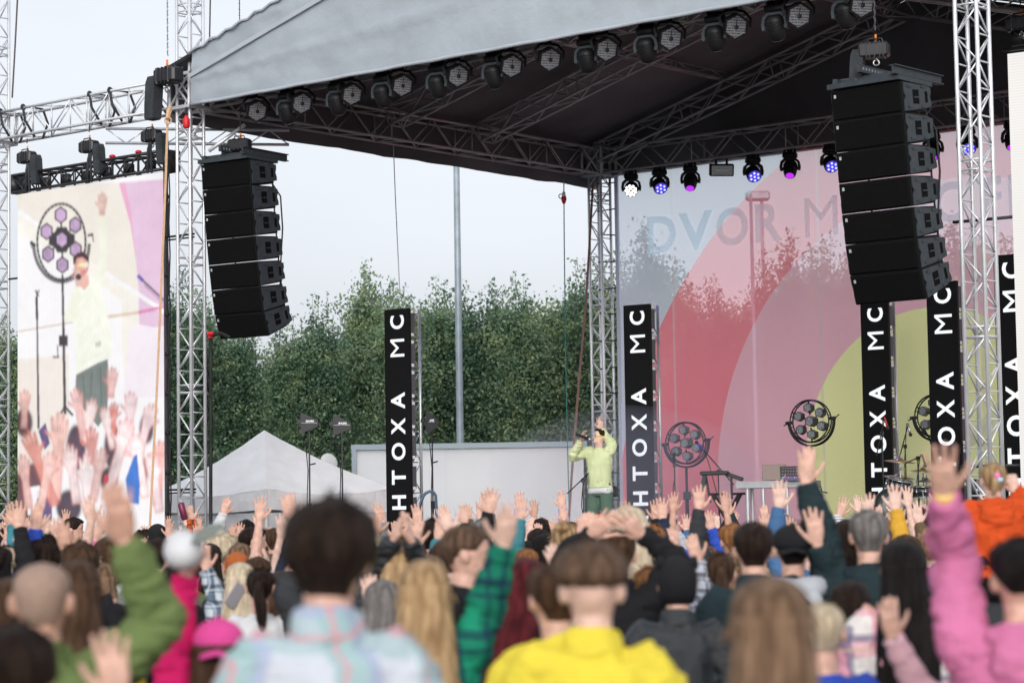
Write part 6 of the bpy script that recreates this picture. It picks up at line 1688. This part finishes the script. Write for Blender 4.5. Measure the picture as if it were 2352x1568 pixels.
mb = MB(); mb.path([a, a+d*.03, b-d*.07, b-d*.05], [.015, .017, .021, .024], 10); mb.build('handle', BLACKM, mt, True)
mb = MB(); mb.ball(b-d*.02, .028, 12, 8); mb.build('grille', mat('mic_silver', (.42, .42, .44), .35, .7), mt, True)
# ------------------------------------------------------------------ people near the camera (positions read off the photo)
Pp(104, 1398, 6.5, 'bald man in an olive green jacket with his right arm raised, near left corner', 'buzz', 'stubble', 'olive', 'jacket', armR=((405, 1560, .0), (312, 1352, -.05), (285, 1222, -.1), (.2, 1, 0)), loose=.022, near=True, wr=.010, skin=1, sx=1.04)
Pp(35, 1578, 5.3, 'dark haired person at the bottom left corner with one hand up', 'thick', 'dark brown', 'beige', 'sweat', armR=((330, 1930, .1), (292, 1745, .1), (268, 1552, .1), (0, 1, 0)), near=True, skin=0)
o, M_, HM_, _, _ = Pp(545, 1548, 7.6, 'girl in a hot pink baseball cap and magenta sleeve holding up a white cap', 'long', 'brown', 'magenta', 'sweat', armL=((430, 1630, .0), (466, 1432, .0), (462, 1366, -.02), (.3, 1, 0), .75), cap='cap_back', capcol='hot pink', fem=True, near=True, loose=.03, wr=.008)
q = S(462, 1362, 7.5); hc_ = thing('white_cap', 'white baseball cap with grey-green brim held up by the girl in magenta', 'cap', tuple(q))
mb = MB(); Rc = Matrix.Rotation(R_(-25), 3, 'Y') @ Matrix.Rotation(R_(20), 3, 'X')
mb.ball((-.005, 0, -.015), (.062, .085, .060), 18, 12, R=Rc); mb.build('crown', CL['white'], hc_, True, True)
mb = MB(); mb.ball((.070, -.03, .035), (.065, .06, .011), 16, 6, R=Rc); mb.build('brim', mat('cap_brim', (.17, .19, .17), .8), hc_, True, True)
Pp(190, 1396, 9, 'woman with wavy brown hair and a mustard top right behind the bald man', 'long', 'brown', 'mustard', 'sweat', fem=True)
Pp(22, 1442, 9.5, 'woman with long brown hair at the left edge beside the bald man', 'long', 'brown', 'charcoal', 'sweat', fem=True)
Pp(818, 1264, 5.5, 'tall dark haired person in a pastel plaid shirt, biggest head in front', 'thick', 'dark brown', 'pastel patches', 'collar', near=True, sx=.92, loose=.018, wr=.008, hyaw=-10, htilt=2, skin=0, amp=.6)
Pp(1060, 1396, 8, 'woman with long straight blonde hair raising a green plaid sleeve', 'long', 'blonde', 'green plaid', 'sweat', armR=((1205, 1545, .0), (1262, 1362, -.05), (1270, 1262, -.1), (-.2, 1, 0)), fem=True, near=True, loose=.028, wr=.007, skin=2, amp=.5)
Pp(1160, 1316, 10.3, 'man with swept brown hair in profile to the right, black hoodie', 'fade', 'mid brown', 'black', 'hoodie', face=-50, hyaw=-35, near=True)
Pp(1300, 1393, 9.3, 'person with long dark red hair and black top behind the green plaid sleeve', 'dark_long', 'dark red', 'black', 'sweat', face=-25, hyaw=-30, fem=True, near=True)
Pp(995, 1362, 12, 'blonde woman clapping over her head in a black leather jacket', 'long', 'blonde', 'leather', 'jacket', armL=((932, 1440, .0), (982, 1350, -.1), (1004, 1280, -.1), (1, .3, 0)), armR=((1050, 1440, .0), (1028, 1352, -.12), (1014, 1282, -.12), (-1, .3, 0)), fem=True, wr=.008)
Pp(1072, 1388, 12.6, 'person with short light brown hair raising a black sleeve beside the clapping hands', 'bob', 'light brown', 'black', 'sweat', armL=((1020, 1450, 0), (1034, 1362, 0), (1046, 1288, 0)), fem=True)
Pp(1118, 1350, 13.5, 'person behind the swept-hair man raising one big pale hand', 'short', 'brown', 'grey', 'sweat', armL=((1155, 1425, 0), (1130, 1335, 0), (1088, 1252, 0)), short=(True, True), skin=2)
Pp(1080, 1303, 18, 'man with dark tousled hair in front of the white cabin, beside the left column', 'thick', 'dark brown', 'navy', 'sweat')
Pp(1195, 1303, 16, 'person with ash grey hair in a bun behind the swept-hair man', 'bun', 'grey', 'beige', 'sweat', fem=True)
Pp(1478, 1368, 6.5, 'man in a bright yellow jacket with brown mop over shaved sides', 'mop', 'mid brown', 'yellow', 'jacket', near=True, sx=.96, loose=.024, wr=.009, skin=2, amp=.5)
Pp(1388, 1408, 7.5, 'person with brown hair and a yellow hood left of the yellow jacket', 'short', 'brown', 'yellow', 'hoodie', fem=True, near=True, loose=.02, hoodk=1.45, face=15)
Pp(1542, 1328, 11.5, 'man with short brown hair joining both hands in a heart overhead', 'short', 'brown', 'black', 'jacket', armL=((1408, 1400, 0), (1476, 1336, -.05), (1532, 1288, -.1), (.3, 1, .4)), armR=((1694, 1402, 0), (1606, 1336, -.05), (1550, 1288, -.1), (-.3, 1, .4)), near=True, wr=.007)
Pp(1620, 1416, 12, 'woman with a low ginger ponytail left of the black cat-eared hat', 'pony', 'ginger', 'charcoal', 'sweat', fem=True)
Pp(1692, 1400, 10.2, 'person in a black knit hat with cat ears and dark leather jacket', 'crop', 'brown', 'leather', 'collar', cap='cat_beanie', capcol='black', near=True, wr=.006)
Pp(1882, 1307, 10.6, 'man with dense dark hair in a dark blue-green jacket behind the long-haired woman', 'short', 'dark brown', 'dark teal', 'jacket', near=True, amp=.5)
Pp(1925, 1436, 5.1, 'woman with long smooth light brown hair, nearest on the right', 'long', 'light brown', 'beige', 'sweat', fem=True, near=True, sx=1.05, amp=.45)
Pp(1800, 1382, 12.6, 'person raising a black and white plaid sleeve right of the cat-eared hat', 'pony', 'brown', 'mono plaid', 'sweat', armL=((1788, 1492, 0), (1744, 1402, 0), (1714, 1298, 0)), fem=True, loose=.03)
Pp(1572, 1262, 13.2, 'tall person with pale blonde hair and dark printed shirt behind the heart hands', 'long', 'pale blonde', 'charcoal', 'sweat', fem=True, hyaw=20)
Pp(1440, 1338, 14, 'person holding up a phone in an orange case in front of the singer', 'short', 'dark brown', 'white', 'sweat', armR=((1488, 1420, 0), (1482, 1345, 0), (1478, 1282, 0), (0, 1, 0), .35), armL=((1440, 1420, 0), (1455, 1350, 0), (1462, 1290, 0), (0, 1, 0), .3))
q = S(1476, 1308, 14.15); ph = thing('phone', 'phone in a bright orange case held up in front of the singer', 'phone', tuple(q), R_(8))
mb = MB(); mb.box((0, 0, 0), (.155, .012, .078), Matrix.Rotation(R_(-14), 3, 'Y'), bev=.006); mb.build('case', mat('case_orange', (.85, .10, .015), .45), ph, local=True); mb = MB(); mb.box((.058, -.008, .03), (.03, .006, .03), Matrix.Rotation(R_(-14), 3, 'Y'), bev=.003); mb.build('camera_bump', BLACK, ph, local=True)
Pp(1665, 1283, 21, 'young man with cropped brown hair under the second column, hand beside his head', 'crop', 'brown', 'light grey', 'sweat', armR=((1712, 1375, 0), (1692, 1335, 0), (1674, 1292, 0)))
ocap = Pp(1980, 1312, 11.5, 'man in a black cap with light grey hood, raising his right palm', 'short', 'black', 'dark teal', 'hoodie', armR=((2104, 1500, .0), (2043, 1358, -.1), (2030, 1255, -.12), (-.1, 1, 0)), cap='cap_back', capcol='black', near=True, loose=.03, wr=.008)[0]
mb = MB(); mb.path([(.118*math.sin(a), -.02-.135*math.cos(a), 1.475-.03*(1-abs(math.sin(a)))) for a in [R_(q) for q in range(-120, 121, 20)]], [.035, .042, .048, .054, .060, .066, .068, .066, .060, .054, .048, .042, .035], 12); mb.ball((0, -.165, 1.40), (.13, .055, .10), 14, 9); mb.build('hood', CL['light grey'], ocap, True, True)
Pp(2170, 1276, 11.5, 'grey haired man in a dark fleece stretching one arm very high', 'short', 'grey', 'dark teal', 'hoodie', armL=((2060, 1345, .0), (2014, 1205, .0), (2019, 1098, .0), (0, 1, 0)), near=True, sx=1.08, loose=.03, wr=.007)
Pp(2222, 1330, 17, 'person in a dark visor cap looking right, behind the grey haired man', 'bob', 'dark brown', 'white', 'sweat', face=-60, hyaw=-30, cap='cap', capcol='navy', skin=2)
Pp(2255, 1350, 9.5, 'woman with long nearly black hair and pink plaid overshirt', 'dark_long', 'black', 'pink plaid', 'jacket', fem=True, near=True, loose=.035)
opi = Pp(2550, 1350, 7.0, 'man with dark faded hair in a pink hoodie at the right edge, arm stretched up', 'fade', 'black', 'pink', 'hoodie', armL=((2384, 1385, .12), (2360, 1238, -.05), (2346, 1080, -.15), (.1, 1, 0), .05), near=True, loose=.026, wr=.009, sx=1.05, skin=0)
opk = Pp(2440, 1552, 7.8, 'short person in light pink raising a palm with grey cuff, bottom right', 'bob', 'brown', 'light pink', 'sweat', armL=((2300, 1725, .0), (2230, 1590, -.05), (2212, 1442, -.1), (0, 1, 0)), fem=True, near=True)
def band(res, name, m, t0, t1, r):
    o_, M_, H_, aL, aR = res; e, w = Vector(aL[0]), Vector(aL[1]); d = (w-e).normalized(); a, b = e.lerp(w, t0), e.lerp(w, t1)
    mb = MB(); mb.path([a-d*.004, a, b, b+d*.004], [r*.8, r, r*.95, r*.75], 14); mb.build(name, m, o_, True, True)
band(opk, 'cuff', cloth('cuff grey', (.16, .175, .20), .1), .62, .97, .043); band(opi, 'wristband', mat('band_yellow', (.75, .50, .18), .6), .95, 1.04, .033)
Pp(2055, 1507, 8, 'short blond person in blue half hidden by the long brown hair', 'crop', 'pale blonde', 'blue', 'sweat')
Pp(2125, 1452, 10, 'person in a denim jacket between the black cap and the plaid overshirt', 'bob', 'dark brown', 'denim', 'jacket', fem=True)
och, Mc, HMc, _, _ = Pp(2482, 1158, 13, 'small child in an orange hooded jacket riding on the shoulders of a black haired person', 'short', 'blonde', 'orange', 'hoodie', armR=((2590, 1275, 0), (2538, 1228, 0), (2530, 1196, 0), (0, 1, 0), .8), armL='down', lift=.70, trous='white', near=True, hem=1.05, loose=.045, wr=.012, legs='sit', hyaw=8, skin=2, amp=.5)
mb = MB(); mb.path([HMc @ Vector((0, -.09, 1.66)), HMc @ Vector((-.01, -.135, 1.65)), HMc @ Vector((-.02, -.14, 1.60)), HMc @ Vector((-.04, -.13, 1.54))], [.03, .034, .030, .012], 10); cx_ = mb.build('ponytail', HAIR['blonde'], och, True, True)
mb = MB(); mb.ball(HMc @ Vector((-.008, -.150, 1.675)), (.022, .018, .022), 10, 7, m=0); mb.ball(HMc @ Vector((.010, -.155, 1.648)), (.024, .016, .016), 10, 7, m=1); mb.build('hair_tie', [mat('tie_pink', (.8, .2, .45), .7), mat('tie_blue', (.35, .62, .80), .7)], och, True, True)
Pp(2462, 1372, 12.95, 'black haired person carrying the orange-jacketed child', 'bob', 'black', 'charcoal', 'sweat', armL='front', armR='front')
Pp(600, 1404, 14, 'woman with platinum hair and blue plaid sleeves, hand up', 'long', 'pale blonde', 'blue plaid', 'sweat', armL=((548, 1505, 0), (514, 1422, 0), (510, 1358, 0)), armR=((622, 1560, 0), (594, 1525, -.1), (584, 1480, -.1), (0, 1, 0), .7), fem=True, loose=.03)
q = S(588, 1488, 13.85); ph = thing('phone', 'silver phone held low by the platinum haired woman', 'phone', tuple(q), R_(30)); mb = MB(); mb.box((0, 0, 0), (.075, .010, .145), Matrix.Rotation(R_(35), 3, 'Y'), bev=.005); mb.build('case', mat('phone_grey', (.30, .28, .30), .35, .3), ph, local=True)
Pp(285, 1420, 16, 'bald older man turned left in a charcoal jacket under the green sleeve', 'buzz', 'stubble', 'charcoal', 'jacket', face=60, hyaw=30, skin=2)
Pp(255, 1405, 14, 'woman with straight light brown hair left of the older bald man', 'long', 'light brown', 'charcoal', 'sweat', fem=True)
Pp(650, 1420, 13, 'woman with dark brown ponytail left of the biggest head', 'pony', 'dark brown', 'white', 'sweat', fem=True)
Pp(702, 1425, 14, 'woman with brown hair just left of the biggest head', 'long', 'brown', 'maroon', 'sweat', fem=True)
Pp(955, 1450, 11, 'person with greyish hair right of the biggest head holding a hand up', 'bob', 'grey', 'pink', 'sweat', armL=((935, 1560, 0), (928, 1515, 0), (920, 1440, 0)), skin=2)
# ------------------------------------------------------------------ people in the middle distance
mid = [
 (182, 1294, 27, 'man with short dark hair in profile to the right below the video screen', dict(hair='short', hc='dark brown', top='black', face=-60, hyaw=-30)),
 (393, 1312, 25, 'person in a black knit hat below the left lattice tower', dict(hair=None, cap='beanie', capcol='black', top='charcoal')),
 (30, 1324, 21, 'woman with curly dark brown hair at the far left, below the edge tower', dict(hair='curly', hc='dark brown', top='navy', fem=True)),
 (553, 1342, 19, 'person with curly pale blonde hair in front of the white tent', dict(hair='curly', hc='pale blonde', top='beige', face=-30, hyaw=-15)),
 (600, 1356, 17.5, 'woman with smooth light brown hair in front of the tent, beside the blonde curls', dict(hair='long', hc='light brown', top='charcoal', fem=True)),
 (630, 1315, 19, 'man with dark brown hair looking right, white lanyard and navy jacket', dict(hair='short', hc='dark brown', top='navy', style='jacket', face=-40, hyaw=-35)),
 (614, 1300, 25, 'person with black hair right behind the man in navy', dict(hair='short', hc='black', top='charcoal')),
 (592, 1383, 16.5, 'person in a rust orange knit hat behind the platinum hair', dict(hair=None, cap='beanie', capcol='rust', top='charcoal')),
 (524, 1358, 18.5, 'woman with long dark hair left of the blonde curls', dict(hair='dark_long', hc='dark brown', top='black', fem=True)),
 (395, 1345, 15, 'man with dark hair just right of the raised olive sleeve', dict(hair='short', hc='dark brown', top='grey', hyaw=-15)),
 (437, 1410, 14.5, 'dark haired woman behind the magenta sleeve', dict(hair='long', hc='dark brown', top='black', fem=True)),
 (110, 1352, 15, 'dark curly haired person raising a bright blue knit sleeve, left', dict(hair='curly', hc='dark brown', top='blue', armL=((84, 1400, 0), (89, 1322, 0), (94, 1250, 0)))),
 (258, 1382, 16.8, 'blonde woman raising a lilac pink sleeve behind the olive sleeve', dict(hair='long', hc='blonde', top='pink', armL=((214, 1428, 0), (238, 1350, 0), (250, 1300, 0)), fem=True)),
 (268, 1345, 16, 'brown haired person with a bare raised arm below the video screen', dict(hair='bob', hc='brown', top='white', armL=((212, 1388, 0), (228, 1302, 0), (216, 1235, 0)), short=(True, True), skin=2)),
 (200, 1362, 13, 'person with brown hair waving a tanned hand behind the bald head', dict(hair='thick', hc='brown', top='black', armL=((182, 1445, 0), (166, 1378, 0), (150, 1298, 0)), short=(True, True), skin=3)),
 (22, 1370, 17, 'person with thick dark brown hair, mid crowd at the left edge', dict(hair='thick', hc='dark brown', top='denim')),
 (474, 1330, 24, 'person in an orange and black plaid sleeve lifting a dark red can', dict(hair='short', hc='brown', top='fire plaid', armL=((486, 1342, 0), (478, 1300, 0), (470, 1258, 0), (0, 1, 0), .5))),
 (530, 1330, 23, 'person with pale sleeves reaching up in front of the tent peak', dict(hair='short', hc='light brown', top='white', armL=((545, 1325, 0), (558, 1284, 0), (572, 1236, 0)))),
 (790, 1352, 13, 'person hidden behind the biggest head waving one hand to its left', dict(hair='short', hc='dark brown', top='charcoal', armL=((738, 1395, 0), (730, 1305, 0), (714, 1222, 0)), short=(True, True))),
 (687, 1320, 21.5, 'man with brown hair and brown jacket left of the biggest head', dict(hair='crop', hc='brown', top='brown', style='jacket')),
 (942, 1345, 19.5, 'person in a grey knit hat raising a grey sleeve by the left column', dict(hair=None, cap='beanie', capcol='grey', top='grey', armR=((950, 1372, 0), (957, 1304, 0), (936, 1242, 0)))),
 (1025, 1340, 19, 'person in black raising one hand under the left column', dict(hair='short', hc='black', top='black', armR=((1052, 1370, 0), (1046, 1312, 0), (1040, 1245, 0)))),
 (1182, 1332, 16, 'person in black waving a hand high against the white cabin', dict(hair='short', hc='brown', top='black', armR=((1206, 1352, 0), (1222, 1282, 0), (1238, 1212, 0), (.1, 1, 0), .05))),
 (1352, 1296, 25, 'person with dark hair holding both hands up, left of the singer', dict(hair='short', hc='dark brown', top='lilac', armL='high', armR='high')),
 (1345, 1322, 19, 'dark haired person with palm up under the brown strap', dict(hair='short', hc='dark brown', top='navy', armR=((1402, 1400, 0), (1394, 1352, 0), (1384, 1290, 0)))),
 (1428, 1305, 24, 'person with flat brown hair under the singer', dict(hair='bob', hc='brown', top='lilac')),
 (1320, 1352, 18, 'person in a black cap and orange top, mid crowd left of the heart hands', dict(hair=None, cap='cap_back', capcol='black', top='orange')),
 (1450, 1432, 11.6, 'person in teal with one pale palm up left of the yellow jacket', dict(hair='short', hc='dark brown', top='teal', armL=((1424, 1505, 0), (1398, 1432, 0), (1362, 1336, 0)), short=(True, True), skin=2)),
 (1770, 1360, 18.5, 'woman with a light brown braid lifting a blue sleeve', dict(hair='pony', hc='light brown', top='blue', armR=((1800, 1378, 0), (1778, 1322, 0), (1772, 1264, 0)), fem=True)),
 (1862, 1328, 22.5, 'person in a dark denim sleeve stretching a hand under the keyboard', dict(hair='short', hc='brown', top='dark teal', armL=((1846, 1345, 0), (1824, 1284, 0), (1811, 1230, 0), (0, 1, 0), .04))),
 (1930, 1322, 22.5, 'person in light grey with hand up under the laptop table', dict(hair='bob', hc='brown', top='light grey', armL=((1918, 1350, 0), (1914, 1302, 0), (1905, 1245, 0)), fem=True)),
 (1800, 1320, 19.8, 'woman with dark red hair under the keyboard stand', dict(hair='dark_long', hc='dark red', top='black', fem=True)),
 (1725, 1374, 15.8, 'person in a royal blue cap behind the plaid sleeve', dict(hair=None, cap='cap_back', capcol='blue', top='grey')),
 (1826, 1380, 14, 'person with long light brown hair between the plaid sleeve and the dense dark hair', dict(hair='long', hc='light brown', top='teal', fem=True)),
 (1965, 1288, 23, 'woman with silver grey hair under the laptop', dict(hair='bob', hc='grey', top='light pink', fem=True)),
 (2108, 1352, 19, 'person in a red cap and striped sleeves with both hands up', dict(hair=None, cap='cap_back', capcol='red', top='striped', armL=((2082, 1348, 0), (2098, 1288, 0), (2114, 1236, 0)), armR=((2128, 1385, 0), (2112, 1342, 0), (2105, 1292, 0)))),
 (2215, 1320, 21, 'person with bare hand up in front of the bass drum', dict(hair='short', hc='brown', top='white', armL=((2196, 1350, 0), (2199, 1312, 0), (2194, 1266, 0)))),
 (2268, 1345, 18, 'person with thin bracelet hand raised beside the bass drum', dict(hair='bob', hc='brown', top='white', armL=((2258, 1362, 0), (2238, 1322, 0), (2246, 1280, 0)), short=(True, True), fem=True)),
 (2302, 1270, 22, 'man with short dark hair in front of the drum kit', dict(hair='short', hc='dark brown', top='charcoal', armL=((2330, 1340, 0), (2318, 1310, 0), (2312, 1276, 0)))),
]
for x, y, D, lab, kw in mid: Pp(x, y, D, lab, **kw)
q = S(457, 1277, 23.9); cn = thing('drink_can', 'dark red drinks can lifted above the crowd near the left tower', 'can', tuple(q), 0)
mb = MB(); mb.lathe([(.026, -.09), (.033, -.08), (.033, .07), (.027, .085)], 16, Matrix.Rotation(R_(-14), 4, 'Y')); mb.build('body', mat('can_red', (.16, .025, .06), .35, .4), cn, True, True); mb = MB(); mb.lathe([(.026, .086), (.001, .087)], 14, Matrix.Rotation(R_(-14), 4, 'Y')); mb.build('lid', STEEL, cn, local=True)
# wrist band, cuff and bracelet that the photo shows clearly
# ------------------------------------------------------------------ the rest of the crowd
rc = random.Random(21)
hs = ['short', 'short', 'crop', 'thick', 'long', 'long', 'bob', 'pony', 'bun', 'curly', 'fade', 'dark_long']
hn = {'short': 'short {} hair', 'crop': 'cropped {} hair', 'thick': 'thick {} hair', 'long': 'long {} hair', 'bob': 'bobbed {} hair', 'pony': 'a {} ponytail', 'bun': '{} hair in a bun', 'curly': 'curly {} hair', 'fade': 'swept {} hair', 'dark_long': 'long wavy {} hair'}
hcs = ['dark brown', 'dark brown', 'black', 'brown', 'brown', 'light brown', 'light brown', 'blonde', 'ginger', 'pale blonde']
tops = ['black', 'charcoal', 'navy', 'grey', 'light grey', 'white', 'olive', 'denim', 'teal', 'brown', 'beige', 'maroon', 'lilac', 'light pink', 'mustard', 'red', 'black', 'navy']
armn = {('down', 'down'): 'arms down', ('up', 'down'): 'left hand raised', ('down', 'up'): 'right hand raised', ('high', 'down'): 'left hand high', ('down', 'high'): 'right hand high', ('up', 'up'): 'both hands raised', ('high', 'high'): 'both hands high', ('wide', 'down'): 'left hand out', ('down', 'wide'): 'right hand out', ('clap', 'clap'): 'hands clapping', ('front', 'down'): 'left hand forward', ('down', 'front'): 'right hand forward'}
AK = list(armn)
AWT = [2.5, 3, 3, 3, 3, 2, 2, 2, 2, 2, 1, 1]
def czone(x):
    for lim, z in ((420, 'below the video screen'), (540, 'below the left tower'), (700, 'left half of the tent'), (960, 'right half of the tent'), (1090, 'below the left column'), (1400, 'below the white cabin'), (1580, 'below the singer'), (1680, 'below the second column'), (1850, 'below the keyboard'), (2080, 'below the silver table'), (2330, 'below the drum kit')):
        if x < lim: return z
    return 'below the right tower'
seen_l = set()
D = 14.5
row = 0
while D < 33.5:
    x = -40+rc.uniform(0, 60)
    step = max(.56, .47+.010*D)
    while x < 2600:
        dd = D+rc.uniform(-.3, .3); p = S(x, 1330, dd)
        okk = all((p.x-a)**2+(p.y-b)**2 > .36**2 for a, b, _ in PEOPLE)
        # keep off the stage
        rel = Vector((p.x, p.y, 0))-O0; bb = rel.dot(V)
        if bb > -1.3: okk = False
        if okk:
            hgt = rc.uniform(1.56, 1.79) if D > 13 else rc.uniform(1.54, 1.64)
            if D < 13: ak = ('down', 'down')
            else: ak = rc.choices(AK, AWT)[0]
            for _ in range(200):
                h, hcx, tp = rc.choice(hs), rc.choice(hcs), rc.choice(tops)
                lab = f'{hn[h].format(hcx)}, {tp} top, {armn[ak]}, {czone(x)}'
                if D < 15 and (hcx not in ('dark brown', 'brown', 'black') or tp not in ('black', 'charcoal', 'navy', 'grey', 'denim', 'brown')): continue
                if h == 'dark_long' and hcx in ('pale blonde',): continue
                if lab not in seen_l: break
            seen_l.add(lab)
            fm = h in ('long', 'bob', 'pony', 'bun', 'dark_long')
            Pp((p.x, p.y, hgt), 0, D, lab, h, hcx, tp, rc.choice(['sweat', 'sweat', 'hoodie']), armL=ak[0], armR=ak[1], face=rc.uniform(-14, 14), hyaw=rc.choice([0, 0, -15, 15]), hpitch=0, skin=rc.choice([0, 0, 1, 2]), fem=fm, kind='xyz', group='people in the crowd', short=rc.choice([(False, False), (False, False), (True, True)]))
        x += step*6044/D*rc.uniform(.85, 1.25)
    D += .82+.010*D
    row += 1
